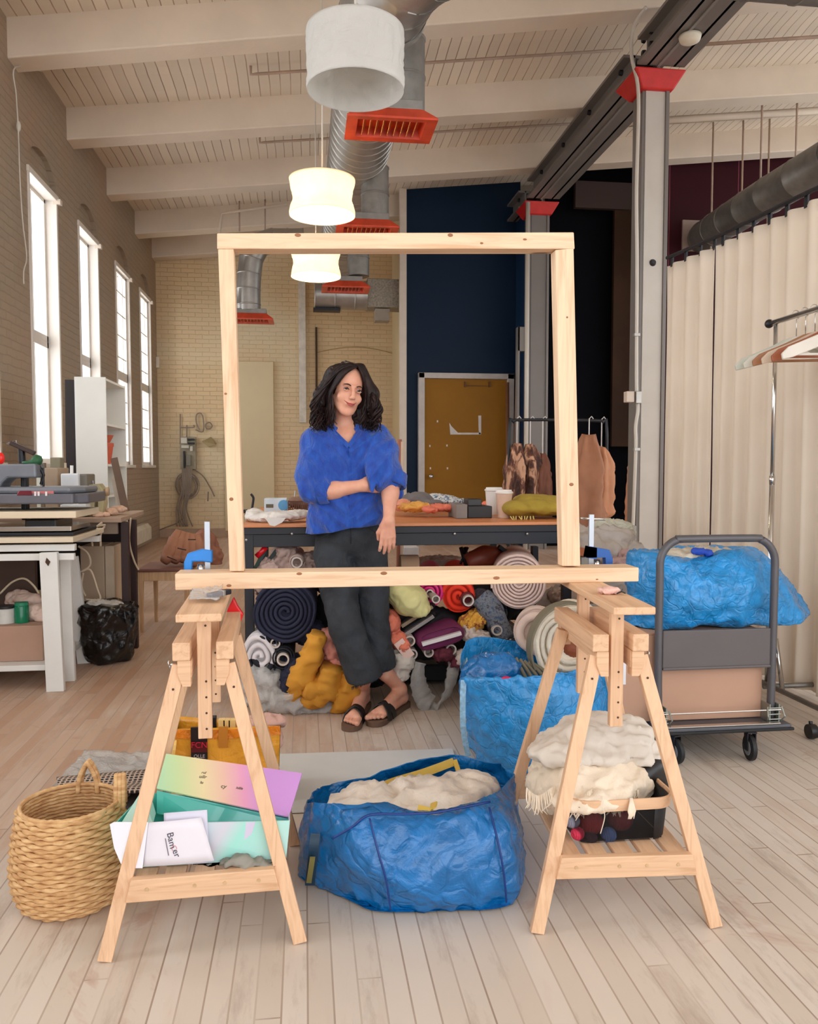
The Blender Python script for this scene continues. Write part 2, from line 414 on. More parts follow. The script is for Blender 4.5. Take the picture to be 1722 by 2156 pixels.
# ---------------------------------------------------------------- implicit surfaces
class SDF:
    """smooth union of capsules and ellipsoids on a grid, meshed by surface nets"""
    def __init__(s, lo, hi, h):
        s.lo = np.array(lo, float); s.h = h; s.n = np.ceil((np.array(hi) - s.lo) / h).astype(int) + 1
        s.g = np.full(s.n, 1.0, np.float32)
    def _win(s, lo, hi):
        a = np.maximum(np.floor((np.array(lo) - s.lo) / s.h).astype(int), 0); b = np.minimum(np.ceil((np.array(hi) - s.lo) / s.h).astype(int) + 1, s.n)
        if (b <= a).any(): return None
        ax = [s.lo[i] + s.h * np.arange(a[i], b[i]) for i in range(3)]
        X, Y, Z = np.meshgrid(*ax, indexing='ij')
        return (slice(a[0], b[0]), slice(a[1], b[1]), slice(a[2], b[2])), X.astype(np.float32), Y.astype(np.float32), Z.astype(np.float32)
    def _put(s, sl, d, k, sub=False):
        g = s.g[sl]
        if sub: d = -d; m = np.clip(.5 - .5 * (g - d) / k, 0, 1) if k else (d > g); s.g[sl] = g * (1 - m) + d * m + (k * m * (1 - m) if k else 0); return
        if k: m = np.clip(.5 + .5 * (g - d) / k, 0, 1); s.g[sl] = g * (1 - m) + d * m - k * m * (1 - m)
        else: s.g[sl] = np.minimum(g, d)
    def cap(s, a, b, ra, rb=None, k=.02, sq=(1, 1, 1), sub=False):
        rb = ra if rb is None else rb; a = np.array(a, float); b = np.array(b, float); q = np.array(sq, float)
        m = max(ra, rb) * max(sq) * 1.0 + k + .03
        w_ = s._win(np.minimum(a, b) - m, np.maximum(a, b) + m)
        if w_ is None: return s
        sl, X, Y, Z = w_; ab = (b - a) / q; L = max(1e-9, (ab ** 2).sum())
        px, py, pz = (X - a[0]) / q[0], (Y - a[1]) / q[1], (Z - a[2]) / q[2]
        t = np.clip((px * ab[0] + py * ab[1] + pz * ab[2]) / L, 0, 1)
        d = np.sqrt((px - ab[0] * t) ** 2 + (py - ab[1] * t) ** 2 + (pz - ab[2] * t) ** 2) - (ra + (rb - ra) * t)
        s._put(sl, d * min(sq), k, sub); return s
    def ell(s, c, r, k=.02, rot=None, sub=False):
        c = np.array(c, float); r = np.array(r, float); m = r.max() + k + .03
        w_ = s._win(c - m, c + m)
        if w_ is None: return s
        sl, X, Y, Z = w_; p = np.stack([X - c[0], Y - c[1], Z - c[2]], -1)
        if rot is not None: p = p @ np.array(rot, np.float32)
        q = p / r; l = np.sqrt((q ** 2).sum(-1)); g = np.sqrt(((q / r) ** 2).sum(-1)) + 1e-9
        s._put(sl, l * (l - 1) / g, k, sub); return s
    def box(s, c, hs, r=.01, k=.01, rot=None, sub=False):
        c = np.array(c, float); hs = np.array(hs, float); m = np.sqrt((hs ** 2).sum()) + k + .03
        w_ = s._win(c - m, c + m)
        if w_ is None: return s
        sl, X, Y, Z = w_; p = np.stack([X - c[0], Y - c[1], Z - c[2]], -1)
        if rot is not None: p = p @ np.array(rot, np.float32)
        q = np.abs(p) - (hs - r); d = np.sqrt((np.maximum(q, 0) ** 2).sum(-1)) + np.minimum(q.max(-1), 0) - r
        s._put(sl, d, k, sub); return s
    def mesh(s):
        g = s.g; n = g.shape
        i = g < 0
        c = np.zeros([x - 1 for x in n], np.int8)
        for dx in (0, 1):
            for dy in (0, 1):
                for dz in (0, 1): c += i[dx:n[0] - 1 + dx, dy:n[1] - 1 + dy, dz:n[2] - 1 + dz]
        act = np.argwhere((c > 0) & (c < 8)); 
        idx = np.full(c.shape, -1, np.int64); idx[act[:, 0], act[:, 1], act[:, 2]] = np.arange(len(act))
        acc = np.zeros((len(act), 3)); cnt = np.zeros(len(act))
        cor = [(0, 0, 0), (1, 0, 0), (0, 1, 0), (1, 1, 0), (0, 0, 1), (1, 0, 1), (0, 1, 1), (1, 1, 1)]
        val = [g[act[:, 0] + a, act[:, 1] + b, act[:, 2] + d] for a, b, d in cor]
        for p, q in ((0, 1), (2, 3), (4, 5), (6, 7), (0, 2), (1, 3), (4, 6), (5, 7), (0, 4), (1, 5), (2, 6), (3, 7)):
            va, vb = val[p], val[q]; m = (va < 0) != (vb < 0); t = np.where(m, va / np.where(m, va - vb, 1), 0)
            pa, pb = np.array(cor[p]), np.array(cor[q]); pt = pa + (pb - pa) * t[:, None]
            acc[m] += pt[m]; cnt[m] += 1
        V = (act + acc / cnt[:, None]) * s.h + s.lo
        F = []
        for ax in range(3):
            sl0 = [slice(None)] * 3; sl1 = [slice(None)] * 3; sl0[ax] = slice(0, n[ax] - 1); sl1[ax] = slice(1, n[ax])
            e = np.argwhere(i[tuple(sl0)] != i[tuple(sl1)])
            o1, o2 = [k for k in range(3) if k != ax]
            e = e[(e[:, o1] > 0) & (e[:, o2] > 0) & (e[:, o1] < n[o1] - 1) & (e[:, o2] < n[o2] - 1)]
            def at(a, b):
                q = e.copy(); q[:, o1] -= a; q[:, o2] -= b; return idx[q[:, 0], q[:, 1], q[:, 2]]
            F.append(np.stack([at(0, 0), at(1, 0), at(1, 1), at(0, 1)], 1))
        F = np.concatenate(F); F = F[(F >= 0).all(1)]
        return V.tolist(), F.tolist()
    def to(s, mb): return mb.raw(s.mesh())

def blob(parts, h=.012, k=.03):
    """parts: (kind, ...) -> MB from an implicit union"""
    lo = np.array([9e9] * 3); hi = -lo
    for p in parts:
        if p[0] == 'c': a, b, r = np.array(p[1]), np.array(p[2]), max(p[3], p[4] if len(p) > 4 and p[4] else p[3])
        else: a = b = np.array(p[1]); r = max(p[2])
        lo = np.minimum(lo, np.minimum(a, b) - r - .04); hi = np.maximum(hi, np.maximum(a, b) + r + .04)
    s = SDF(lo, hi, h)
    for p in parts:
        if p[0] == 'c': s.cap(p[1], p[2], p[3], p[4] if len(p) > 4 else None, k=k)
        else: s.ell(p[1], p[2], k=k, rot=p[3] if len(p) > 3 else None)
    return s.to(MB())
# ================================================================ THE ROOM
XW, YB = -2.4, 13.9
def slope(Y): return float(np.interp(Y, [3, 7.2, 8.9, 10.6, 14], [.145, .145, .115, .108, .104]))
def roofz(X, Y): return 4.86 + slope(Y) * (X - XW)
FLOOR = m_floor()
CEIL = m_boards('white_painted_ceiling_boards', (222, 207, 187), .105, (160, 138, 121), 0, .09)
BEAMM = m_paint('white_painted_timber', (221, 205, 186), .55, .05, .25)
LWALL = m_brick('taupe_painted_brick', (162, 146, 126), (1, 2), mortar=.86, bump=.6, blotch=(166, 140, 118))
BWALL = m_brick('cream_painted_brick', (222, 193, 150), (0, 2), mortar=.8, bump=.55, blotch=(220, 207, 174), bs=.5)
WHITEW = mat('white_window_paint', (222, 214, 204), .45, var=.03)
TRIMW = mat('off_white_trim', (214, 200, 184), .5, var=.05, bump=.2, bs=30)
STEEL = mat('grey_painted_steel', (122, 115, 110), .5, .1, var=.08, vs=2, bump=.1, bs=30)
STEELL = mat('light_grey_painted_steel', (140, 134, 128), .5, .1, var=.08, vs=2)
REDP = mat('red_paint', (196, 34, 30), .45, var=.15, vs=8, bump=.3, bs=20)
BLUEW = m_paint('navy_wall_paint', (18, 38, 60), .5, .05)
MAROON = m_boards('maroon_wall_panels', (50, 8, 17), 1.02, (104, 50, 62), 0, .012, .2)
BLACKW = m_paint('near_black_void', (4, 4, 10), .9, .1)  # darkness of the unlit void put into a near-black wall colour
BROWNW = m_paint('dark_brown_panel', (58, 36, 20), .6, .2)
GALV = mat('galvanised_metal', (168, 164, 158), .38, .75, var=.12, vs=7, bump=.25, bs=9)
GALV2 = mat('dull_galvanised_metal', (132, 128, 122), .45, .55, var=.16, vs=10, bump=.25, bs=22)
DARKM = mat('dark_metal', (44, 42, 46), .45, .5)
BLACKP = mat('black_painted_metal', (28, 28, 34), .45, .2)
CHROME = mat('chrome', (205, 203, 200), .18, .95, var=.02)
PVC = mat('white_conduit', (206, 198, 186), .4, var=.03)

mb = MB(); mb.b2((XW - .5, -4, -.12), (9, YB + .4, 0)); struct('floor', mb, FLOOR)
mb = MB(); mb.grid(lambda u, v: (XW - .4 + u * 11.5, -4 + v * (YB + 4.4), roofz(XW - .4 + u * 11.5, -4 + v * (YB + 4.4))), 3, 40)
mb.v += [(x, y, z + .12) for x, y, z in mb.v]; n_ = len(mb.v) // 2
mb.f += [tuple(i + n_ for i in f)[::-1] for f in mb.f]; mb.mi += mb.mi
struct('ceiling', mb, CEIL, fix=False)

# beams: front face depths
BE = [.4, 2.1, 3.8, 5.5, 7.22, 8.9, 10.6, 12.29, 13.6]
for i, y in enumerate(BE):
    s = slope(y + .1); mb = MB(); x1 = 9.0
    def bz(x, t): return 4.86 + s * (x - XW) + t
    vs = [(x, yy, bz(x, t)) for x in (XW - .1, x1) for yy, t in ((y, -.325), (y + .26, -.325), (y + .26, .04), (y, .04))]
    n = mb.addv(vs); mb.addf([(0, 1, 2, 3), (7, 6, 5, 4), (0, 4, 5, 1), (1, 5, 6, 2), (2, 6, 7, 3), (3, 7, 4, 0)], n)
    o = struct('ceiling_beam', mb, BEAMM, bevel=.012)
    # a drying crack along the nearest beam
# ---- left wall: piers, spandrel, arched heads
TH = .16
mb = MB(); mb.b2((XW - TH, -4, 0), (XW, YB + .3, 1.17))
edges = []
HW = .41
ys = [-4] + [v for y in WIN_Y for v in (y - HW, y + HW)] + [YB + .3]
for k in range(0, len(ys), 2): mb.b2((XW - TH, ys[k], 1.17), (XW, ys[k + 1], 4.95))
for y in WIN_Y:
    arc = [(y + HW * math.cos(a) , 3.86 + .24 * math.sin(a)) for a in np.linspace(0, PI, 15)]
    mb.prism([(y - HW, 4.95), (y + HW, 4.95)] + arc, XW - TH, XW, fn=lambda a, b, c: (c, a, b))
    mb.prism([(y - HW, 3.8)] + [(y + HW, 3.8)] + arc, XW - .15, XW - .05, fn=lambda a, b, c: (c, a, b))
struct('wall_left', mb, LWALL)
GLASS = NT('window_glass'); tb = GLASS.add('ShaderNodeBsdfTransparent'); gb = GLASS.add('ShaderNodeBsdfGlossy'); gb.inputs['Roughness'].default_value = .02
mx = GLASS.add('ShaderNodeMixShader'); mx.inputs[0].default_value = .05; GLASS.link(tb.outputs[0], mx.inputs[1]); GLASS.link(gb.outputs[0], mx.inputs[2]); GLASS.link(mx.outputs[0], GLASS.out.inputs[0]); GLASS = GLASS.m
for i, y in enumerate(WIN_Y):
    if i < 5: continue
    zt, zb = 3.8, 1.19
    wdn = bpy.data.objects.new('window_%d' % (i - 4), None); C.objects.link(wdn); wdn.location = (XW - .2, y, zb); wdn['kind'] = 'structure'
    mb = MB(); X0 = XW - (.07 if i >= 9 else .135)
    # lining boards of the reveal, flush with the wall and standing a little proud
    for yy in (y - HW, y + HW): mb.b2((XW - TH - .01, yy - .02, zb), (XW + .012, yy + .02, zt))
    mb.b2((X0, y - HW - .03, zt - .03), (XW + .02, y + HW + .03, zt + .025))
    mb.b2((X0, y - HW - .03, zb - .03), (XW + .05, y + HW + .03, zb + .01))
    build('window_frame', mb, WHITEW, wdn, bevel=.004)
    mb = MB(); gx = X0 + .02; zm = (zt + zb) / 2 - .1
    for a, b in ((zb, zm), (zm, zt)):
        mb.b2((gx - .02, y - HW, a), (gx + .02, y + HW, a + .06)); mb.b2((gx - .02, y - HW, b - .06), (gx + .02, y + HW, b))
        for yy in (y - HW + .03, y + HW - .03): mb.b2((gx - .02, yy - .03, a), (gx + .02, yy + .03, b))
    if i >= 9:
        for k in (1, 2): yy = y - HW + .92 * k / 3; mb.b2((gx - .008, yy - .008, zb), (gx + .008, yy + .008, zt))
        for k in range(1, 9): z = zb + (zt - zb) * k / 9; mb.b2((gx - .008, y - HW, z - .008), (gx + .008, y + HW, z + .008))
    else:
        mb.b2((gx - .01, y - .01, zb), (gx + .01, y + .01, zt))
    build('sash', mb, WHITEW, wdn, bevel=.003)
    mb = MB(); mb.b2((gx - .003, y - HW + .01, zb + .01), (gx, y + HW - .01, zt - .01)); build('pane', mb, GLASS, wdn)
    mb = MB(); mb.b2((XW - .02, y + HW - .03, zt - .06), (XW + .05, y + HW + .04, zt - .01)); build('bracket', mb, TRIMW, wdn)

# ---- back wall and the painted rooms in front of it
BX0 = P(853, 600, 12.1).x; BX1 = P(1086, 600, 12.1).x
def slab(name, x0, x1, y0, y1, m, z0=0, dz=.03):
    mb = MB(); vs = []
    for x in (x0, x1):
        for yy in (y0, y1): vs.append((x, yy, z0)); vs.append((x, yy, roofz(x, yy) + dz))
    n = mb.addv(vs); mb.addf([(0, 1, 3, 2), (4, 6, 7, 5), (0, 4, 5, 1), (2, 3, 7, 6), (1, 5, 7, 3), (0, 2, 6, 4)], n)
    return struct(name, mb, m)
slab('wall_back', XW - .4, 9, YB, YB + .3, BWALL)
slab('wall_navy', BX0, BX1 + .06, 12.1, 12.25, BLUEW)
slab('wall_navy_return', BX0, BX0 + .12, 12.25, YB, m_paint('cream_partition_paint', (206, 186, 146)))
mb = MB(); xx = P(847, 600, 12.08).x; mb.b2((xx - .045, 12.02, 0), (BX0 + .012, 12.13, roofz(BX0, 12.1) - .01)); struct('trim_1', mb, TRIMW, bevel=.006)
mb = MB(); mb.b2((BX1, 11.45, 0), (BX1 + .08, 12.1, 4.85)); struct('wall_navy_side', mb, m_paint('navy_side_paint', (22, 46, 76)))
X1 = P(1186, 700, 11.4).x; X2 = P(1420, 700, 11.4).x
slab('wall_dark', 3.54, 6.2, 11.6, 11.75, BLACKW); mb = MB(); mb.b2((3.3, 11.6, 0), (3.54, 11.75, 4.85)); struct('wall_dark_end', mb, BLACKW)  # near-black walls stand in for the dark opening
mb = MB(); mb.b2((P(1212, 380, 11.3).x, 11.3, P(1300, 440, 11.3).z), (P(1330, 380, 11.3).x, 11.38, P(1300, 384, 11.3).z)); struct('trim_2', mb, m_paint('dark_taupe_header', (66, 52, 48)))
mb = MB(); mb.b2((P(1292, 600, 11.35).x, 11.35, P(1320, 940, 11.35).z), (P(1342, 600, 11.35).x + .3, 11.42, P(1320, 440, 11.35).z)); struct('trim_3', mb, BROWNW)
mb = MB(); mb.b2((8.95, -4, 0), (9.15, YB, .9)); mb.b2((8.95, -4, 5.2), (9.15, YB, 6.3))
for k in range(8): mb.b2((8.95, -4 + k * 2.5, .9), (9.15, -3.6 + k * 2.5, 5.2))  # unseen wall; openings between the piers added to let light in
struct('wall_right', mb, m_paint('cream_wall_paint', (214, 198, 176)))
slab('wall_maroon', P(1400, 500, 10.95).x, 9, 10.95, 11.1, MAROON)
mb = MB(); mb.b2((XW, YB - .03, 0), (BX0, YB, .14)); struct('baseboard_back', mb, mat('pinkish_taupe_base', (176, 148, 124), .6), bevel=.004)
# white pipe chase and cream door panel on the brick
mb = MB(); a = P(628, 600, YB - .1); b = P(645, 890, YB - .1); mb.b2((a.x, YB - .12, b.z), (b.x, YB, 4.6)); struct('trim_4', mb, mat('chipped_white_casing', (214, 206, 192), .6, var=.15, vs=9), bevel=.005)
a = P(470, 760, YB - .05); b = P(578, 1060, YB - .05)
mb = MB(); mb.b2((a.x, YB - .05, 0.1), (b.x, YB, a.z)); struct('door_1', mb, m_paint('cream_door_panel', (220, 202, 164), .5, .02), bevel=.006)
mb = MB()
mb.b2((P(664, 700, YB - .1).x, YB - .06, P(664, 890, YB).z), (P(668, 700, YB - .1).x, YB, P(664, 690, YB).z))
struct('trim_5', mb, mat('dark_gap_seal', (70, 48, 24), .8))
mb = MB(); a = P(672, 735, YB - .1); pts = [P(668 + 172 * t, 742 - 14 * math.sin(PI * t) + 6 * t, YB - .01) for t in np.linspace(0, 1, 12)]; mb.tube(pts, .008, 6); struct('trim_6', mb, mat('old_arch_joint', (178, 150, 104), .8))

# ---- ochre door in the navy wall
d0 = P(880, 785, 12.05); d1 = P(1078, 1172, 12.05); i0 = P(893, 797, 12.05); i1 = P(1064, 1172, 12.05)
dr = bpy.data.objects.new('door_2', None); C.objects.link(dr); dr['kind'] = 'structure'; dr.location = ((i0.x + i1.x) / 2, 12.06, 0)
mb = MB(); mb.b2((i0.x, 12.04, .01), (i1.x, 12.09, i0.z)); build('door_leaf', mb, m_paint('ochre_door_paint', (150, 102, 26), .5, .05), dr, bevel=.003)
mb = MB(); mb.b2((d0.x, 11.98, 0), (i0.x, 12.1, d0.z)); mb.b2((i1.x, 11.98, 0), (d1.x, 12.1, d0.z)); mb.b2((d0.x, 11.98, i0.z), (d1.x, 12.1, d0.z))
build('door_frame', mb, mat('grey_white_door_frame', (186, 178, 172), .5), dr, bevel=.008)
k = P(907, 1003, 12.0); mb = MB(); mb.lathe([(.001, -.05), (.03, -.048), (.034, -.03), (.026, -.012), (.012, 0), (.012, .04), (.04, .042), (.04, .05)], (k.x, 12.0, k.z), 16, 'y'); build('door_handle', mb, CHROME, dr, smooth=True)
WTAPE = mat('white_tape', (214, 206, 198), .6)
def onD(x, y): p = P(x, y, 12.03); return p.x, p.z
mb = MB()
for poly in ([(946, 890), (950, 897), (964, 911), (1012, 911), (1012, 915), (948, 915)], [(1007, 875), (1013, 875), (1013, 914), (1008, 914)]):
    mb.prism([onD(x, y) for x, y in poly], 12.028, 12.04, fn=lambda a, b, c: (a, c, b))
build('tape', mb, WTAPE, dr)
mb = MB()
for x in (979, 1030): a, b = onD(x, 808); mb.b2((a - .01, 12.0, b - .05), (a + .01, 12.04, b + .03))
a, b = onD(979, 812); c_, _ = onD(1030, 812); mb.b2((a, 12.02, b - .004), (c_, 12.03, b + .004)); build('hook_rail', mb, mat('brown_hooks', (96, 58, 20), .6), dr)
mb = MB()
for x, y in ((921, 887), (905, 939), (941, 938), (906, 986), (942, 986)): a, b = onD(x, y); mb.box((a, 12.035, b), (.02, .01, .03))
build('screw_plate', mb, WTAPE, dr)

# ---- steel girder and columns
GX0, GX1 = 3.06, 3.52
gz0 = 4.86; gz1 = 5.11
def girder(y0, y1, label):
    t = thing('steel_girder', label, 'beam', ((GX0 + GX1) / 2, y0, gz0), 'steel girders under the ceiling')
    mb = MB(); mb.b2((GX0, y0, gz0), (GX1, y1, gz0 + .03)); mb.b2((GX0, y0, gz1 - .03), (GX1, y1, gz1))
    mb.b2((GX0 + .09, y0, gz0), (GX0 + .12, y1, gz1)); mb.b2((GX1 - .12, y0, gz0), (GX1 - .09, y1, gz1))
    build('web_and_flanges', mb, STEEL, t, bevel=.003)
    mb = MB(); mb.b2((GX0 + .19, y0, gz0 - .012), (GX0 + .215, y1, gz0)); build('weld_rib', mb, STEELL, t)
    for yy in np.arange(y0 + .25, y1, .9):
        for dy, dz in ((0, .2),) if int(yy * 3) % 3 else ((-.08, .12), (.08, .24), (-.08, .24), (.08, .12)):
            mb = MB(); mb.lathe([(.001, -.03), (.026, -.03), (.03, 0)], (GX0 + .088, yy + dy, gz0 + dz), 6, 'x'); build('bolt', mb, DARKM, t)
    return t
girder(-2.0, 7.3, 'grey steel girder running overhead from the near column towards the viewer')
girder(7.62, 11.0, 'grey bolted steel girder between the near and the far column')
girder(11.45, 12.09, 'short grey girder end running from far column into navy wall')
def column(x, y, wpx, label, w_, light):
    t = thing('steel_column', label, 'column', (x, y, 0), 'steel columns with red caps')
    zt = gz0 - .16
    mb = MB(); mb.b2((x - w_ / 2, y - .1, 0), (x + w_ / 2, y - .07, zt)); mb.b2((x - w_ / 2, y + .1, 0), (x + w_ / 2, y + .13, zt)); mb.b2((x - .012, y - .08, 0), (x + .012, y + .12, zt)); build('column_shaft', mb, light, t, bevel=.003)
    mb = MB(); mb.b2((x + w_ / 2, y - .12, 0), (x + w_ / 2 + .035, y + .13, zt)); build('side_plate', mb, STEEL, t, bevel=.003)
    mb = MB(); mb.b2((x - w_ / 2 - .03, y - .09, 0), (x - w_ / 2, y + .13, zt)); build('side_channel', mb, STEEL, t, bevel=.003)
    mb = MB(); n = mb.addv([(GX0 - .02, y - .22, gz0 - .02), (GX1 + .02, y - .22, gz0 - .02), (GX1 + .02, y + .3, gz0 - .02), (GX0 - .02, y + .3, gz0 - .02), (x - w_ / 2 - .06, y - .14, zt - .02), (x + w_ / 2 + .06, y - .14, zt - .02), (x + w_ / 2 + .06, y + .16, zt - .02), (x - w_ / 2 - .06, y + .16, zt - .02)])
    mb.addf([(0, 1, 2, 3), (4, 7, 6, 5), (0, 4, 5, 1), (1, 5, 6, 2), (2, 6, 7, 3), (3, 7, 4, 0)], n); build('column_cap', mb, REDP, t, bevel=.015, label='bright red painted cap')
    return t
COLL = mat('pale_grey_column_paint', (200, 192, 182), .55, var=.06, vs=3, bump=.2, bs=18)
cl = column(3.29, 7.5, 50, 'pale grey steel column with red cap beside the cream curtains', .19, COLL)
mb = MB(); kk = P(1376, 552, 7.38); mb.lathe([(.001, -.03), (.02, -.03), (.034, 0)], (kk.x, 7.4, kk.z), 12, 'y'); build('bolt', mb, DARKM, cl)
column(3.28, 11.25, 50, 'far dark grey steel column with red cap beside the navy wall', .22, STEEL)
# conduit on the left side of the near column
cx = P(1348, 600, 7.36).x - .06
t = thing('electrical_conduit', 'thin white electrical conduit with switch boxes down the near column', 'conduit', (cx, 7.36, 0))
mb = MB(); mb.tube([P(1360, 15, 7.1), P(1333, 60, 7.3), P(1330, 120, 7.34), P(1344, 200, 7.34), P(1340, 400, 7.34), P(1341, 560, 7.34), P(1340, 810, 7.34), P(1343, 860, 7.34), P(1338, 900, 7.34), P(1338, 960, 7.34), (cx, 7.34, .02)], .017, 8, smoothpath=6); build('pipe', mb, PVC, t, smooth=True)
mb = MB(); a = P(1318, 824, 7.3); b = P(1334, 847, 7.3); mb.b2((a.x, 7.28, b.z), (b.x, 7.36, a.z)); build('switch_box', mb, mat('pale_switch_box', (214, 196, 180), .4), t, bevel=.005)
mb = MB(); a = P(1336, 824, 7.3); b = P(1347, 850, 7.3); mb.b2((a.x, 7.26, b.z), (b.x, 7.33, a.z)); build('junction_box', mb, GALV, t, bevel=.005)
for y in (946, 705):
    p = P(1340, y, 7.33); mb = MB(); mb.box(p, (.055, .04, .025)); build('pipe_clip', mb, GALV, t)
# thin pipe by the far column
mb = MB(); p = P(1111, 500, 11.0); mb.tube([(p.x, 11.0, .02), (p.x, 11.0, 4.8)], .03, 8); single('electrical_conduit', mb, PVC, 'white vertical pipe standing against the far dark grey column', 'conduit', smooth=True)
p = P(1096, 690, 11.3); mb = MB(); mb.b2((p.x - .06, 11.22, P(0, 720, 11.3).z), (p.x + .1, 11.34, P(0, 665, 11.3).z)); mb.b2((p.x - .06, 11.22, P(0, 1030, 11.3).z), (p.x - .03, 11.34, P(0, 665, 11.3).z)); single('wall_bracket', mb, STEELL, 'grey metal bracket fixed high beside the far column', 'bracket', bevel=.004)
# smoke detector under the girder
p = P(1438, 85, 6.6); mb = MB(); mb.lathe([(.001, -.075), (.05, -.072), (.082, -.055), (.092, -.03), (.095, -.012), (.07, -.01), (.07, 0)], (3.3, 6.75, gz0), 28); single('smoke_detector', mb, mat('cream_plastic', (222, 212, 192), .4, var=.02), 'round cream smoke detector under the near steel girder', 'detector', smooth=True)

# ---- ceiling pipes and rods
def pipe(pts, r, label, n=6, mt=None, g='thin pipes and rods under the ceiling', **k):
    mb = MB(); mb.tube(pts, r, n, **k); single('ceiling_pipe', mb, mt or BEAMM, label, 'pipe', g, smooth=True)
def rz(x, y, d=0): return (x, y, roofz(x, y) - d)
BRN = mat('brownish_conduit', (176, 150, 132), .5)
pa = P(527, 118, 8.2); X = pa.x
pipe([rz(X, 8.25, .02), rz(X, 8.25, .1), rz(X + .06, 8.25, .1), rz(3.3, 8.25, .1)], .014, 'thin conduit across the ceiling bay behind the nearest beam', mt=BRN)
pipe([rz(X, 9.85, .02), rz(X, 9.85, .1), rz(X + .06, 9.85, .1), rz(3.3, 9.85, .1)], .014, 'thin conduit across the second ceiling bay left of the duct', mt=BRN)
pipe([rz(3.6, 8.25, .1), rz(8.8, 8.25, .1)], .018, 'thin conduit across the ceiling right of the steel girder', mt=BRN)
pipe([rz(3.6, 9.35, .34), rz(8.8, 9.35, .34)], .045, 'white pipe under the ceiling above the maroon wall')
for k, px in enumerate((1500, 1563, 1618)):
    q = P(px, 345, 10.3); pipe([(q.x, 10.3, 3.6), (q.x, 10.3, roofz(q.x, 10.3))], .012, ['leftmost', 'middle', 'rightmost'][k] + ' of three thin rods hanging before the maroon wall', mt=BRN)
for k, px in enumerate((1625, 1700)):
    q = P(px, 200, 9.0); pipe([(q.x, 9.2, 4.6), (q.x, 9.2, roofz(q.x, 9.2))], .012, ['left', 'right'][k] + ' thin rod hanging at the upper right under the ceiling', mt=BRN)
# small pipe at far left over frame corner
q0 = P(462, 490, 12.1); q1 = P(466, 450, 12.1); q2 = P(605, 430, 12.1)
pipe([q0, q1, P(480, 447, 12.1), q2], .02, 'white branch pipe below the fourth beam behind the frame corner', n=8)
for k, px in enumerate((504, 558)):
    pipe([P(px, 487, 12.15), P(px, 418, 12.15)], .012, ['left', 'right'][k] + ' of two thin hanger rods above the left branch duct', mt=BRN)

# ================================================================ DUCTS
def duct_tube(mb, pts, r, n=28, seam=.14, sp=0):
    pts = [Vector(p) for p in pts]
    if sp: pts = catmull(pts, sp)
    # even spacing with raised seams
    L = [0]; 
    for a, b in zip(pts, pts[1:]): L.append(L[-1] + (b - a).length)
    tot = L[-1]; out = []; rs = []; k = 0
    def at(d):
        d = min(max(d, 0), tot); i = min(len(L) - 2, max(0, int(np.searchsorted(L, d)) - 1)); t = (d - L[i]) / max(1e-9, L[i + 1] - L[i]); return pts[i].lerp(pts[i + 1], t)
    d = 0
    while d < tot:
        for dd, dr_ in ((0, 0), (.006, .006), (.014, .006), (.02, 0)): out.append(at(d + dd)); rs.append(r + dr_)
        d += seam
    out.append(at(tot)); rs.append(r); o2 = [out[0]]; r2 = [rs[0]]
    for p, q in zip(out[1:], rs[1:]):
        if (p - o2[-1]).length > .002: o2.append(p); r2.append(q)
    return mb.tube(o2, r2, n)
DX, DZ, DR = .52, 4.08, .275
GOLD = mat('brassy_louver', (226, 150, 90), .3, .6)
ORNG = mat('orange_red_register_paint', (200, 66, 36), .4, .1, var=.2, vs=9)
t = thing('ceiling_duct', 'large silver round duct hanging under the ceiling with drops to red vents', 'duct', (DX, 8, DZ))
mb = MB(); duct_tube(mb, [(DX, 12.9, DZ), (DX, 9, DZ), (DX, 5.35, DZ)], DR); build('duct_run', mb, GALV, t, smooth=True, sang=28)
mb = MB(); duct_tube(mb, [(DX, 5.4, DZ), (DX + .02, 5.05, DZ), (DX + .16, 4.68, DZ), (DX + .48, 4.44, DZ), (DX + .86, 4.38, DZ)], DR + .004, seam=.2, sp=5); build('duct_elbow', mb, GALV, t, smooth=True, sang=28)
mb = MB(); duct_tube(mb, [(DX + .8, 4.38, DZ), (8.5, 4.38, DZ)], DR, seam=.3); build('cross_run', mb, GALV2, t, smooth=True, sang=28)
for y, zb_ in ((5.4, 3.46), (7.7, 3.48), (10.0, 3.46)):
    mb = MB(); duct_tube(mb, [(DX + .16, y + .03, DZ - .1), (DX + .16, y + .03, zb_ + .04)], .13, 20, .25); build('duct_drop', mb, GALV2, t, smooth=True, sang=28)
    for dy in (.5,):
        mb = MB(); mb.tube([(DX, y + dy, DZ + DR), (DX, y + dy, roofz(DX, y + dy))], .008, 5); build('hanger_strap', mb, DARKM, t)
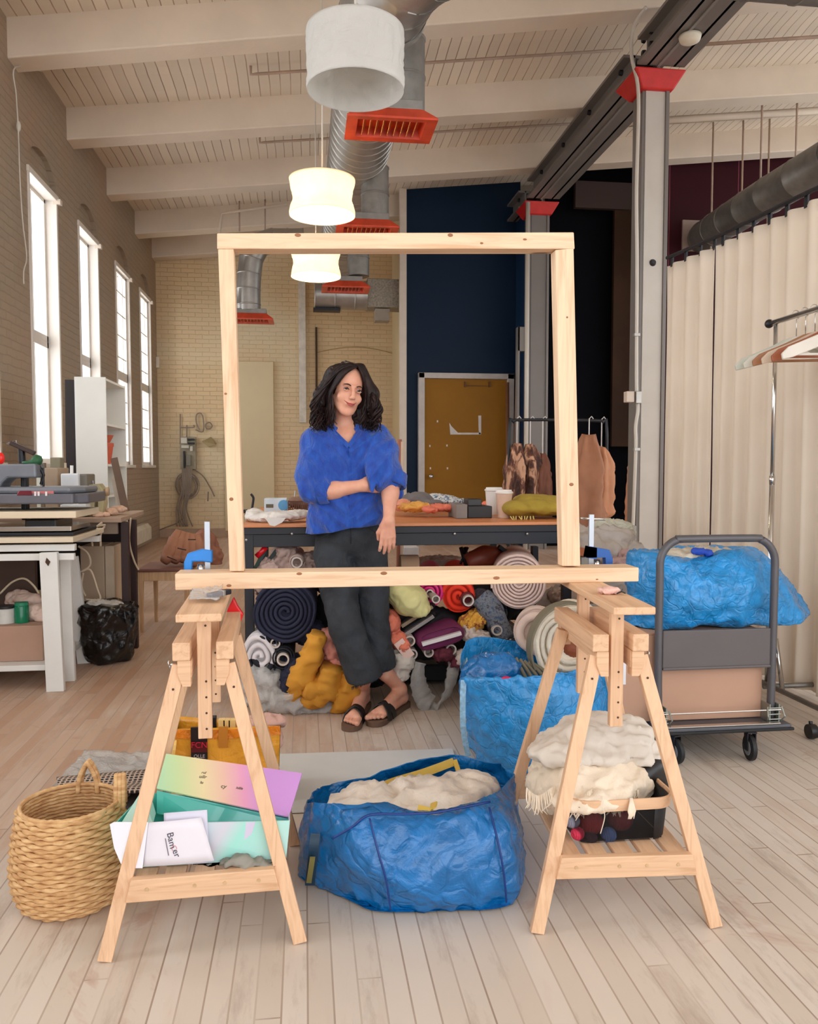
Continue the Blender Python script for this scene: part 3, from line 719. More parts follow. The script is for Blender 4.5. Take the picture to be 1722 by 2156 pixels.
def register(x, y, z, label, loc_only=False):
    t = thing('air_register', label, 'vent', (x, y, z), 'red air registers on the ducts')
    mb = MB(); mb.b2((x - .2, y - .13, z), (x + .2, y + .13, z + .06)); build('register_neck', mb, GALV2, t, bevel=.004)
    mb = MB(); mb.b2((x - .19, y - .12, z - .018), (x + .19, y + .12, z)); build('register_box', mb, mat('dark_red_box', (120, 20, 18), .5), t)
    mb = MB()
    W, D = .29, .19
    o_ = [(-W, -D), (W, -D), (W, D), (-W, D)]; i_ = [(-W + .07, -D + .055), (W - .07, -D + .055), (W - .07, D - .055), (-W + .07, D - .055)]
    vs = [(x + a, y + b, z - .0) for a, b in [(-.2, -.13), (.2, -.13), (.2, .13), (-.2, .13)]] + [(x + a, y + b, z - .075) for a, b in o_] + [(x + a, y + b, z - .088) for a, b in o_] + [(x + a, y + b, z - .084) for a, b in i_] + [(x + a * .9, y + b * .9, z - .02) for a, b in i_]
    n = mb.addv(vs)
    for r_ in range(4):
        for k in range(4): l = (k + 1) % 4; mb.addf([(r_ * 4 + k, r_ * 4 + l, r_ * 4 + 4 + l, r_ * 4 + 4 + k)], n)
    mb.addf([(16, 17, 18, 19)], n); build('register_frame', mb, ORNG, t)
    for k in range(9):
        mb = MB(); xx = x - .17 + k * .0425; mb.box((xx, y, z - .06), (.004, .24, .04), (0, .5, 0)); build('louver', mb, GOLD, t)
    return t
R1 = register(.575, 5.4, 3.46, 'nearest red air register under the main duct')
register(.6, 7.72, 3.46, 'red air register just above the wooden frame top bar')
register(.52, 10.05, 3.42, 'red air register behind the lowest lit pendant lamp')
# branch duct on the left dropping behind the frame
t = thing('branch_duct', 'silver elbow duct dropping behind upper left corner of wooden frame', 'duct', (-.6, 10.9, 3.3))
Yb = 10.9; q = lambda x, y: P(x, y, Yb)
mb = MB(); duct_tube(mb, [q(640, 507), q(590, 507), q(556, 509), q(534, 530), q(526, 565), q(523, 620), q(524, 655)], .155, 24, .2, 5); build('duct_elbow', mb, GALV, t, smooth=True, sang=28)
p = q(524, 655); register(p.x + .03, Yb, p.z - .048, 'red air register on the branch duct at left')
# round duct lying along the brick wall
t = thing('wall_duct', 'short shiny round duct with box end fixed across the brick wall', 'duct', (1, 12.6, 3.8))
Yd = 12.5; a = P(662, 620, Yd); b = P(772, 620, Yd); c_ = P(843, 620, Yd)
mb = MB(); duct_tube(mb, [(a.x, Yd, a.z), (b.x, Yd, a.z)], .215, 32, .3); build('duct_run', mb, GALV, t, smooth=True, sang=28)
mb = MB(); mb.b2((b.x, Yd - .12, a.z - .19), (BX0 + .02, Yd + .25, a.z + .24)); build('duct_box', mb, mat('speckled_duct_wrap', (150, 140, 126), .5, .3, var=.35, vs=40), t, bevel=.01)
p = P(804, 665, Yd); mb = MB(); mb.b2((p.x - .11, Yd - .1, p.z - .09), (p.x + .11, Yd + .12, p.z + .09)); build('end_box', mb, mat('duct_box_grey', (160, 148, 132), .6, .2), t)
mb = MB(); mb.b2((a.x - .02, Yd - .1, a.z - .25), (P(716, 620, Yd).x, Yd + .1, a.z - .215)); build('support_angle', mb, DARKM, t)
# right hand duct behind the curtains
t = thing('side_duct', 'grey round duct sloping behind the curtains at right', 'duct', (5, 8, 4.1))
mb = MB(); duct_tube(mb, [P(2300, 0, 5.2), P(1840, 278, 7.2), P(1722, 350, 7.9), P(1600, 422, 8.9), P(1500, 486, 10.3), P(1480, 500, 10.85)], .21, 26, .5, 4); build('duct_run', mb, GALV2, t, smooth=True, sang=28)
mb = MB(); a = P(1437, 463, 10.93); b = P(1490, 530, 10.93); mb.b2((a.x, 10.92, b.z), (b.x, 10.95, a.z)); build('wall_plate', mb, mat('dusty_pink_plate', (150, 130, 120), .6), t)

# ================================================================ PENDANT LAMPS
def lamp(x, y, zbot, px_h, label, lit):
    t = thing('pendant_lamp', label, 'lamp', (x, y, zbot), 'paper drum pendant lamps')
    R = .222; H = .24 if lit else .262; n = 72; rings = []; seed = int(y * 10)
    m = NT('lit_paper_shade' if lit else 'white_paper_shade'); v = m.obj()
    m.color(lin((250, 240, 215) if lit else (226, 224, 220))); m.rough(.7)
    if lit:
        s_ = m.add('ShaderNodeSeparateXYZ'); m.link(v, s_.inputs[0])
        m.b.inputs['Emission Color'].default_value = lin((255, 240, 205)); m.b.inputs['Emission Strength'].default_value = .06
    m.b.inputs['Transmission Weight'].default_value = 0
    tr = m.add('ShaderNodeBsdfTranslucent'); tr.inputs[0].default_value = lin((255, 246, 225) if lit else (236, 236, 232)); ms = m.add('ShaderNodeMixShader'); ms.inputs[0].default_value = .45
    m.link(m.b.outputs[0], ms.inputs[1]); m.link(tr.outputs[0], ms.inputs[2]); m.link(ms.outputs[0], m.out.inputs[0])
    nz = m.noise(v, 9, 5, .6, 1.5); m.bump(nz, .7, .02)
    mb = MB()
    for j in range(22):
        u = j / 21; z = zbot + u * H
        ring = []
        for k in range(n):
            a = 2 * PI * k / n
            r = R * (1 - .03 * math.sin(PI * u)) * (1.0 if u > .02 else .995)
            pp = Vector((math.cos(a) * 2.2, math.sin(a) * 2.2, u * 2.2 + seed))
            r += (.016 if not lit else .010) * (ridge(pp, 1.6, seed) - .4) * math.sin(PI * min(1, max(0, u))) ** .5
            if lit: r += -.018 * math.sin(PI * u) ** 2
            ring.append(Vector((x + r * math.cos(a), y + r * math.sin(a), z)))
        rings.append(ring)
    mb.rings(rings, cap=False); build('lamp_shade', mb, m.m, t, smooth=True, solid=.002)
    mb = MB(); mb.lathe([(.001, 0), (R * .985, 0), (R * .985, .003), (.001, .003)], (x, y, zbot + H - .01), 48); build('shade_top', mb, m.m, t)
    mb = MB(); mb.lathe([(.001, -.06), (.034, -.06), (.036, 0), (.036, .05), (.03, .058), (.001, .058)], (x, y, zbot + H + .005), 20); build('socket', mb, mat('socket_cream', (236, 226, 205), .5), t, smooth=True, sang=40)
    mb = MB(); mb.tube([(x, y, zbot + H + .05), (x + .004, y, zbot + H + .5), (x, y, roofz(x, y))], .006, 6); build('cord', mb, PVC, t, smooth=True)
    if lit:
        mb = MB(); mb.ell((x, y, zbot + H * .55), (.03, .03, .04)); build('bulb', mb, emis('glowing_bulb', (255, 232, 190), 30), t, smooth=True)
        l = bpy.data.lights.new('lamp_light', 'POINT'); l.energy = 6; l.color = (1, .88, .68); l.shadow_soft_size = .05
        o = bpy.data.objects.new('lamp_light', l); C.objects.link(o); o.parent = t; o.location = (0, 0, H * .35)
    return t
lamp(.246, 3.8, 2.885, 0, 'nearest unlit white crumpled paper drum lamp', False)
lamp(.135, 5.6, 2.865, 0, 'lit paper drum lamp hanging above the wooden frame', True)
lamp(.118, 7.4, 2.87, 0, 'lit paper drum lamp seen inside the wooden frame', True)
# ================================================================ FRAME AND TRESTLES
PINE = {a: wood('pale_pine_' + a.lower(), (228, 196, 162), (212, 170, 132), a) for a in 'XYZ'}
KNOTM = mat('brown_knot', (150, 98, 62), .6)
BIRCH = {a: wood('birch_' + a.lower(), (220, 180, 144), (202, 156, 118), a, knots=False) for a in 'XYZ'}
HOLE = mat('screw_hole_dark', (70, 46, 30), .8)
FY = 2.3
def fp(x, y, Y=FY): p = P(x, y, Y); return Vector((p.x, Y, p.z))
t = thing('wooden_frame', 'large open rectangular pine frame standing on the two trestles', 'frame', (.31, FY, .823))
D = .046
def post(poly, m, y0, y1):
    mb = MB(); mb.prism([(fp(x, y).x, fp(x, y).z) for x, y in poly], y0, y1, fn=lambda a, b, c: (a, c, b)); return build('frame_post', mb, m, t, bevel=.0025)
post([(459, 524), (492, 524), (514, 1203), (483, 1203)], PINE['Z'], FY, FY + D)
post([(1169, 526), (1208, 522), (1222, 1192), (1184, 1192)], PINE['Z'], FY, FY + D)
mb = MB(); mb.prism([(fp(x, y).x, fp(x, y).z) for x, y in [(457, 491), (1208, 489), (1210, 524), (457, 524)]], FY - .001, FY + D + .012, fn=lambda a, b, c: (a, c, b)); build('top_bar', mb, PINE['X'], t, bevel=.0025)
a = fp(371, 1240); b = fp(1339, 1226)
mb = MB(); mb.prism([(a.x, .822), (b.x, .822), (b.x, .864), (a.x, .868)], FY - .02, FY + .075, fn=lambda a, b, c: (a, c, b)); build('bottom_rail', mb, PINE['X'], t, bevel=.003)

for px, py, rx, rz_ in ((627, 495, .009, .005), (948, 495, .008, .005), (1014, 512, .005, .003), (1105, 504, .006, .003), (475, 829, .004, .003), (487, 1051, .006, .005), (1203, 1020, .007, .005), (1194, 668, .003, .003), (482, 1233, .007, .004), (630, 1208, .008, .004), (808, 1207, .010, .005), (1045, 1217, .010, .005), (1257, 1220, .004, .002)):
    yk = FY - .0205 if py > 1195 else FY - (.0015 if py < 525 else .0005); kp = P(px, py, yk)
    mb = MB(); mb.lathe([(.0001, -.0004), (.6, -.0004), (1, .0002)], (0, 0, 0), 12, 'y'); mb.v = [(kp.x + x * rx, yk + y, kp.z + z * rz_) for x, y, z in mb.v]; build('knot', mb, KNOTM, t)
def trestle(name, loc, label, rz=0, mirror=1):
    """local: x across, y along the length from the near end"""
    t = thing(name, label, 'trestle', (0, 0, 0), 'birch trestles under the frame')
    L = .53
    def ly(near, z): return .012 + .10 * z / .69 if near else .53 - .08 * z / .69
    def lx(z): return .055 + (.228 - .055) * (1 - z / .69)    # leg centre from the middle
    for sx in (-1, 1):
        for near in (1, 0):
            y = ly(near, .62); mb = MB(); mb.bar((sx * lx(0), ly(near, 0), 0), (sx * lx(.675), ly(near, .675), .675), .034, .022, (1, 0, 0))
            for z in (.64, .18):
                pass
            # cut the foot level
            mb.v = [(x, yy, max(z_, 0)) for x, yy, z_ in mb.v]
            build('leg', mb, BIRCH['Z'], t, bevel=.002)
            mb = MB(); mb.lathe([(.001, -.0005), (.003, -.0005), (.003, .001)], (sx * lx(.62), y - .013 if near else y + .012, .62), 8, 'y'); build('screw', mb, HOLE, t)
        mb = MB(); xo = sx * .052; mb.b2((xo - .021, .085, .69), (xo + .021, .50, .735)); mb.b2((sx * .036 - .008, .095, .645), (sx * .036 + .008, .49, .69))
        build('upper_rail', mb, BIRCH['Y'], t, bevel=.003)
        for y in (.085, .462):
            mb = MB(); mb.prism([(sx * .03, .69), (sx * .062, .69), (sx * .062, .655), (sx * .05, .625), (sx * .03, .625)], y + .002, y + .036, fn=lambda a, b, c: (a, c, b)); build('corner_block', mb, BIRCH['X'], t, bevel=.002)
    for y in (.125, .44):
        mb = MB(); mb.bar((0, y, .485), (0, y, .805), .034, .022, (1, 0, 0)); p_ = build('height_post', mb, BIRCH['Z'], t, bevel=.002)
        for z in (.51, .55, .59, .63, .77):
            mb = MB(); mb.lathe([(.001, -.0004), (.003, -.0004), (.003, .0008)], (.004, y - .011, z), 8, 'y'); build('peg_hole', mb, HOLE, p_)
    mb = MB(); mb.b2((-.052, -.015, .803), (.052, .56, .822)); build('top_plank', mb, BIRCH['Y'], t, bevel=.003)
    zs = .135
    for y in (.022, .512):
        wb = lx(zs); wt = lx(zs + .054)
        mb = MB(); mb.prism([(-wb + .014, zs), (wb - .014, zs), (wt - .014, zs + .054), (-wt + .014, zs + .054)], y - .011, y + .011, fn=lambda a, b, c: (a, c, b)); o = build('end_board', mb, BIRCH['X'], t, bevel=.002)
        for xx in (-.13, -.02, .05, .13):
            mb = MB(); mb.lathe([(.001, -.002), (.0045, -.002), (.005, 0)], (xx, y - .011 if y < .3 else y + .011, zs + .03), 8, 'y'); build('screw', mb, mat('screw_head', (220, 190, 150), .3, .6), o)
    for k in range(5):
        xx = -.136 + k * .068
        mb = MB(); mb.b2((xx - .024, .034, zs + .038), (xx + .024, .50, zs + .052)); build('shelf_slat', mb, BIRCH['Y'], t, bevel=.0015)
    sx = mirror
    for y in (.14,):
        mb = MB(); mb.tube([(sx * .06, y, .668), (sx * .085, y, .668)], .004, 8); mb.ell((sx * .086, y - .012, .676), (.004, .010, .007)); mb.ell((sx * .086, y + .012, .662), (.004, .010, .007)); build('wing_nut', mb, CHROME, t, smooth=True)
    t.location = loc; t.rotation_euler = (0, 0, rz); return t
trestle('trestle', (-.245, 1.915, 0), 'left birch trestle carrying the frame, holding the rainbow box', math.radians(2), -1)
trestle('trestle', (.795, 1.872, 0), 'right birch trestle carrying the frame, holding the black tray', math.radians(-4), 1)

# ================================================================ BLUE BAGS
BLUE = tarp('blue_woven_plastic', (6, 106, 174), .22)
BLUE2 = tarp('lighter_blue_woven_plastic', (28, 142, 212), .26, 1.3)
SEAM = mat('dark_blue_seam', (6, 50, 120), .4)
YELL = mat('yellow_strap', (214, 178, 74), .5, weave=300)
def pts(lst): return [P(x, y, Y) for x, y, Y in lst]
def hem(mb_, ring, n, r): mb_.tube(catmull(ring, n, True) + [catmull(ring, n, True)[0]], r, 6, cap=False); return mb_
# front bag: rings from the floor up (left-back, left-front, front ..., right, back)
t = thing('shopping_bag', 'large open blue plastic bag on floor between the two trestles', 'bag', (.25, 2.3, 0), 'blue plastic carrier bags')
def Gz(x, y, z): return G(x, y, z)
b0 = [Gz(632, 1842, .004), Gz(680, 1868, .004), Gz(745, 1903, .004), Gz(800, 1922, .004), Gz(935, 1920, .004), Gz(1080, 1903, .004), Gz(1092, 1800, .004), Vector((.56, 2.52, .004)), Vector((.25, 2.62, .004)), Vector((.02, 2.56, .004))]
b1 = pts([(626, 1790, 2.24), (672, 1800, 2.13), (735, 1815, 2.02), (815, 1830, 1.985), (940, 1830, 1.98), (1085, 1815, 2.01), (1103, 1775, 2.24), (1075, 1740, 2.52), (880, 1700, 2.66), (690, 1720, 2.56)])
b2 = pts([(628, 1730, 2.26), (670, 1722, 2.15), (730, 1722, 2.06), (790, 1725, 2.03), (920, 1725, 2.04), (1050, 1715, 2.06), (1098, 1705, 2.26), (1072, 1665, 2.56), (880, 1640, 2.70), (690, 1668, 2.58)])
b3 = pts([(640, 1690, 2.28), (662, 1690, 2.19), (700, 1692, 2.12), (760, 1692, 2.10), (900, 1700, 2.12), (1015, 1690, 2.16), (1078, 1636, 2.36), (1040, 1606, 2.58), (958, 1590, 2.66), (700, 1650, 2.60)])
mb = MB(); loft(mb, [b0, b1, b2, b3], 20, 16, crisp=.7)
crumple(mb, .017, 4.5, 3); crumple(mb, .006, 15, 5, zmin=.003)
# flat bottom
build('bag_body', mb, BLUE, t, smooth=True, solid=.003)
mb = MB(); b_ = catmull(b0, 8, True); n = mb.addv([v + Vector((0, 0, .004)) for v in b_]); mb.addf([tuple(range(n, n + len(b_)))]); build('bag_bottom', mb, BLUE, t)
for ring_i, (px, py) in enumerate(((778, 1722), (1034, 1715))):
    pass
mb = MB(); mb.tube(pts([(778, 1723, 2.022), (795, 1790, 1.985), (812, 1850, 1.975), (822, 1915, 1.99)]), .0028, 6, smoothpath=5); build('seam', mb, SEAM, t, smooth=True)
mb = MB(); mb.tube(pts([(1030, 1700, 2.06), (1050, 1780, 1.995), (1062, 1850, 1.985), (1066, 1900, 1.99)]), .0028, 6, smoothpath=5); build('seam', mb, SEAM, t, smooth=True)
mb = MB(); mb.tube(pts([(700, 1765, 2.04), (740, 1742, 2.03), (778, 1716, 2.03), (850, 1714, 2.03), (920, 1710, 2.035), (1032, 1688, 2.07)]), .0032, 6, smoothpath=5); build('seam', mb, SEAM, t, smooth=True)
def strap(mb_, pl, wv, th=.002, n=8):
    c = catmull([Vector(p) for p in pl], n); wv = Vector(wv); rings = []
    for i, p in enumerate(c):
        tn = (c[min(i + 1, len(c) - 1)] - c[max(0, i - 1)]).normalized(); s_ = (wv - tn * wv.dot(tn)); nn = tn.cross(s_).normalized() * th
        rings.append([p - s_ / 2 - nn, p + s_ / 2 - nn, p + s_ / 2 + nn, p - s_ / 2 + nn])
    return mb_.rings(rings)
mb = MB(); strap(mb, pts([(786, 1684, 2.45), (800, 1662, 2.48), (825, 1648, 2.52), (890, 1628, 2.60), (955, 1604, 2.64)]), (0, .01, .026)); strap(mb, pts([(957, 1600, 2.645), (966, 1628, 2.60), (970, 1652, 2.5)]), (.016, 0, 0)); build('strap', mb, YELL, t)
mb = MB(); strap(mb, pts([(880, 1700, 2.13), (908, 1704, 2.115), (914, 1690, 2.14)]), (.018, 0, .01)); build('strap', mb, YELL, t)
mb = MB(); strap(mb, pts([(664, 1755, 2.125), (660, 1790, 2.115), (652, 1862, 2.15)]), (.026, 0, 0), .004); build('side_strap', mb, mat('dark_teal_strap', (14, 50, 74), .5), t)
mb = MB(); strap(mb, pts([(658, 1805, 2.10), (650, 1858, 2.135)]), (.014, 0, 0), .0025); build('strap_trim', mb, mat('olive_trim', (120, 112, 62), .6), t)
WHITEC = mat('white_plastic_wrap', (226, 214, 200), .35, var=.06, vs=10, bump=.5, bs=24, bd=.01)
mb = blob([('e', P(790, 1700, 2.30), (.14, .13, .05)), ('e', P(900, 1690, 2.32), (.16, .14, .055)), ('e', P(985, 1672, 2.42), (.10, .1, .06)), ('e', P(840, 1740, 2.34), (.2, .16, .08))], .012, .03)
crumple(mb, .02, 13, 5); single('fabric_bundle', mb, WHITEC, 'crumpled white material filling the open blue bag between trestles', 'fabric', smooth=True)

# second bag behind the right trestle
t = thing('shopping_bag', 'bright blue plastic bag behind right trestle holding rolled textiles', 'bag', (.95, 3.1, 0), 'blue plastic carrier bags')
b0 = [Gz(1002, 1590, .004), Gz(1015, 1605, .004), Gz(1045, 1622, .004), Gz(1080, 1628, .004), Gz(1160, 1628, .004), Vector((1.2, 2.98, .004)), Vector((1.25, 3.2, .004)), Vector((1.1, 3.42, .004)), Vector((.85, 3.46, .004)), Vector((.68, 3.34, .004))]
b1 = pts([(985, 1520, 3.10), (990, 1525, 3.0), (1030, 1535, 2.90), (1080, 1540, 2.86), (1180, 1540, 2.86), (1262, 1530, 2.95), (1285, 1500, 3.2), (1240, 1480, 3.46), (1110, 1470, 3.52), (1010, 1480, 3.42)])
b2 = pts([(973, 1440, 3.12), (976, 1440, 3.0), (1025, 1442, 2.90), (1090, 1438, 2.87), (1190, 1426, 2.88), (1262, 1420, 2.98), (1285, 1418, 3.22), (1230, 1400, 3.46), (1110, 1395, 3.52), (1000, 1405, 3.44)])
b3 = pts([(972, 1430, 3.14), (976, 1428, 3.02), (1025, 1430, 2.91), (1090, 1427, 2.88), (1190, 1418, 2.89), (1260, 1414, 3.0), (1284, 1408, 3.24), (1230, 1370, 3.47), (1100, 1352, 3.53), (990, 1345, 3.46)])
mb = MB(); loft(mb, [b0, b1, b2, b3], 18, 14); crumple(mb, .013, 9, 9); crumple(mb, .003, 24, 5, zmin=.003); build('bag_body', mb, BLUE2, t, smooth=True, solid=.003)
mb = MB(); strap(mb, pts([(976, 1432, 2.98), (974, 1480, 2.96), (976, 1540, 2.98), (986, 1592, 3.05)]), (.022, 0, 0), .002); build('strap', mb, mat('blue_white_strap', (150, 190, 214), .5, var=.3, vs=60), t)
mb = MB(); strap(mb, pts([(980, 1385, 3.40), (984, 1410, 3.3), (990, 1425, 3.2)]), (.014, 0, 0), .002); build('strap', mb, mat('grey_strap', (190, 200, 196), .5), t)
# bag within that bag
mb = blob([('e', P(1035, 1420, 3.15), (.11, .1, .09)), ('e', P(1060, 1408, 3.12), (.07, .06, .06)), ('e', P(1010, 1440, 3.15), (.08, .08, .08))], .01, .03); crumple(mb, .012, 14, 4)
o = single('folded_bag', mb, BLUE, 'folded dark blue plastic bag tucked inside the rear blue bag', 'bag', smooth=True)
mb = blob([('e', P(1068, 1436, 3.02), (.035, .03, .02)), ('e', P(1052, 1438, 3.02), (.02, .02, .014))], .006, .01); crumple(mb, .006, 40, 4)
single('pink_cloth', mb, mat('hot_pink_cloth', (240, 40, 90), .6), 'small hot pink cloth scrap poking from rear blue bag', 'cloth', smooth=True)

# ================================================================ ROLLS
def roll(name, c, axis, R, length, pitch, mats, label, cat='fabric roll', group='fabric rolls under the table', core=0, wob=.04, sq=1.0, seed=0, tube_mat=None, ncore=0.1, sub=0):
    """a rolled length of cloth: its spiral end faces along -axis"""
    c = Vector(c); ax = Vector(axis).normalized(); u = ax.cross(Vector((0, 0, 1))).normalized(); v = u.cross(ax)
    t = thing(name, label, cat, c, group)
    r0 = max(core, R * ncore); turns = max(1, (R - r0) / pitch); mb = MB(); m = int(turns * 26)
    outer = []
    def rad(th):
        return r0 + pitch * th / (2 * PI)
    strip = []
    for i in range(m + 1):
        th = i / m * turns * 2 * PI; r = rad(th) * (1 + wob * mnoise.noise(Vector((math.cos(th) * 1.2 + seed, math.sin(th) * 1.2, th * .05))))
        strip.append((r, th, .012 * R / .1 * mnoise.noise(Vector((th * .35, seed, 3)))))
    def pt(r, th, d): return c + u * (r * math.cos(th)) + v * (r * math.sin(th) * sq) + ax * d
    th_ = pitch * .40
    rings = []
    for r, th, d in strip:
        rings.append([pt(r - th_, th, d + .02), pt(r - th_ * .7, th, d), pt(r + th_ * .7, th, d), pt(r + th_, th, d + .02)])
    mb.rings(rings, closed=False, cap=False)
    # outer skin
    rr = []
    for k in range(48):
        th = 2 * PI * k / 48; ro = R * (1 + wob * mnoise.noise(Vector((math.cos(th) * 1.2 + seed, math.sin(th) * 1.2, turns * 2 * PI * .05))))
        rr.append((ro, th))
    sk = [[pt(ro * f, th, d) for ro, th in rr] for d, f in ((.022, .9), (.012, .985), (.03, 1.0), (length * .3, 1.02), (length * .7, 1.0), (length, .98))]
    mb.rings(sk, cap=False); mb.rings([[pt(ro * .9, th, .024) for ro, th in rr], [pt(ro * .02, th, .03) for ro, th in rr]], cap=False)
    mb.rings([[pt(ro * .98, th, length) for ro, th in rr], [pt(ro * .02, th, length) for ro, th in rr]], cap=False)
    build('rolled_cloth', mb, mats, t, smooth=True, fix=True)
    if core:
        mb = MB(); n = 20
        rings = [[pt(r_, 2 * PI * k / n, d) for k in range(n)] for r_, d in ((core * .72, .12), (core * .72, -.03), (core * .98, -.03), (core * .98, .05))]
        mb.rings(rings, cap=False); build('cardboard_tube', mb, tube_mat or TUBE, t, smooth=True, sang=40)
        mb = MB(); rings = [[pt(r_, 2 * PI * k / n, .03) for k in range(n)] for r_ in (core * .74, .0005)]; mb.rings(rings, cap=False); build('tube_inside', mb, mat('dark_tube_inside', (18, 14, 14), .9), t)
    return t
TUBE = mat('pale_cardboard_tube', (196, 184, 174), .7)
CR = mat('cream_wool', (232, 220, 200), .9, bump=.6, bs=90, bd=.006)
BROWNBACK = mat('grey_green_felt_edge', (120, 112, 92), .9, bump=.4, bs=90)
BEIGE = mat('pink_beige_felt', (216, 192, 180), .9, bump=.4, bs=80)
DARKB = mat('brown_leather', (110, 50, 30), .5, bump=.3, bs=30)
roll('wool_roll', P(1200, 1360, 3.2), (.27, 1, -.05), .155, .16, .026, CR, 'thick cream wool blanket rolled up standing in rear blue bag', group='thick rolls in the rear blue bag', wob=.12, ncore=.3, seed=3, sq=1.12)
roll('felt_roll', P(1132, 1330, 3.40), (.27, 1, -.08), .105, .14, .05, BEIGE, 'smooth beige felt roll with brown edge behind the cream wool roll', group='thick rolls in the rear blue bag', wob=.05, ncore=.5, seed=5)
mb = MB(); pl = [P(1075, 1385, 3.1), P(1100, 1420, 3.08), P(1130, 1440, 3.06)]
for k in range(5):
    mb.tube([P(1085 + k * 9, 1385 + k * 3, 3.12), P(1100 + k * 12, 1415, 3.1), P(1118 + k * 14, 1450, 3.08)], .008, 6, smoothpath=4)
single('felt_layers', mb, BROWNBACK, 'folded brown and white felt edges at the bag rim beside the wool roll', 'fabric', smooth=True)
mb = MB(); rr = [P(1195, 1362, 3.13) + Vector((.160 * math.cos(a), 0, .180 * math.sin(a))) for a in np.linspace(.2 * PI, 1.15 * PI, 26)]
strap(mb, rr, (0, .07, 0), .004, 1); single('felt_wrap', mb, BROWNBACK, 'grey green felt strip wrapped over the cream wool roll', 'fabric')
mb = blob([('e', P(1205, 1358, 3.25), (.05, .04, .07)), ('e', P(1215, 1340, 3.3), (.04, .03, .05))], .008, .02); crumple(mb, .01, 25, 2); single('leather_piece', mb, mat('rust_leather', (150, 78, 46), .6), 'rust brown leather piece rolled inside the cream wool roll', 'leather', smooth=True)

# ================================================================ CART
CG = mat('grey_cart_tube', (88, 86, 90), .4, .2, var=.05)
t = thing('platform_cart', 'grey folding platform cart with handle carrying box and blue bag', 'cart', (1.6, 3.05, 0))
Yc = 3.0; L_ = P(1388, 1400, Yc).x; R_ = P(1624, 1400, Yc).x; zt = P(1505, 1134, Yc).z
zb = .15
pl = [(L_, Yc, zb), (L_ - .005, Yc, .4), (L_ - .004, Yc, zt - .16)] + [(L_ + .09 - .094 * math.cos(a), Yc, zt - .10 + .10 * math.sin(a)) for a in np.linspace(.1, PI / 2, 6)] + [(R_ - .09 + .094 * math.sin(a), Yc, zt - .10 + .10 * math.cos(a)) for a in np.linspace(0.02, PI / 2, 6)] + [(R_ + .004, Yc, zt - .16), (R_ + .003, Yc, .4), (R_, Yc, zb)]
mb = MB(); mb.tube(pl, .0155, 14, smoothpath=3); build('handle', mb, CG, t, smooth=True)
a = P(1396, 1328, Yc); b = P(1612, 1404, Yc)
mb = MB(); mb.b2((L_ + .01, Yc - .008, b.z), (R_ - .01, Yc + .008, a.z)); mb.b2((L_ + .01, Yc - .014, b.z), (R_ - .01, Yc + .014, b.z + .012)); build('handle_panel', mb, mat('cart_panel_grey', (92, 86, 86), .5, var=.06), t, bevel=.004)
mb = MB(); x0, x1 = L_ - .02, P(1648, 1550, Yc).x; mb.b2((x0, Yc - .06, .118), (x1, Yc + .62, .142)); build('platform', mb, mat('cart_platform_grey', (80, 80, 86), .5), t, bevel=.006)
mb = MB(); mb.b2((x0 - .004, Yc - .068, .118), (x1 + .006, Yc - .055, .13)); build('bumper_edge', mb, mat('black_rubber', (18, 18, 20), .6), t, bevel=.003)
mb = MB(); mb.b2((x0 + .03, Yc - .062, .145), (x1 - .05, Yc - .04, .150)); mb.tube([(x0 + .01, Yc - .03, .192), (x1 - .02, Yc - .03, .192)], .003, 6); build('locking_bar', mb, CHROME, t)
for sx in (L_, R_):
    mb = MB(); mb.b2((sx - .022, Yc - .03, .142), (sx - .017, Yc + .03, .215)); mb.b2((sx + .017, Yc - .03, .142), (sx + .022, Yc + .03, .215))
    for zz in (.155, .175, .2): mb.tube([(sx - .026, Yc - .032, zz), (sx + .026, Yc - .032, zz)], .003, 6)
    mb.tube([(sx - .03, Yc - .03, .205), (sx - .036, Yc - .045, .17), (sx - .03, Yc - .03, .15)], .003, 6); mb.tube([(sx + .03, Yc - .03, .205), (sx + .036, Yc - .045, .17), (sx + .03, Yc - .03, .15)], .003, 6)
    build('hinge_bracket', mb, mat('zinc_plated', (150, 154, 146), .35, .6), t)
def wheel(x, y, r, rot):
    R3 = Matrix.Rotation(rot, 3, 'Z')
    def T(mb_): mb_.v = [tuple(R3 @ Vector(v) + Vector((x, y, 0))) for v in mb_.v]; return mb_
    mb = MB(); mb.lathe([(.3 * r, -.011), (r * .8, -.011), (r * .97, -.008), (r, 0), (r * .97, .008), (r * .8, .011), (.3 * r, .011)], (0, 0, r), 28, 'x'); cw = build('wheel', T(mb), mat('black_tyre', (26, 26, 28), .6), t, smooth=True, sang=50)
    mb = MB(); mb.lathe([(.001, -.013), (r * .55, -.013), (r * .6, -.0115)], (0, 0, r), 24, 'x'); mb.lathe([(.001, .013), (r * .55, .013), (r * .6, .0115)], (0, 0, r), 24, 'x'); build('wheel_hub', T(mb), mat('grey_hub', (120, 120, 124), .5), cw)
    mb = MB(); mb.b2((-.018, -.016, r - .01), (-.0145, .016, .117)); mb.b2((.0145, -.016, r - .01), (.018, .016, .117)); mb.b2((-.018, -.02, .113), (.018, .02, .118)); mb.tube([(-.02, 0, r), (.02, 0, r)], .005, 8); build('caster_fork', T(mb), DARKM, t)
wheel(P(1425, 1600, 2.93).x, 2.95, .052, .25); wheel(P(1584, 1600, 2.93).x, 2.95, .052, -.1); wheel(1.46, 3.55, .052, 0); wheel(1.80, 3.55, .052, 0)
CARD = mat('brown_cardboard', (186, 146, 122), .75, var=.05, vs=3)
t = thing('cardboard_box', 'large plain brown cardboard box standing upright on the cart', 'box', (1.6, 3.3, .143))
za = P(1500, 1320, 3.06).z
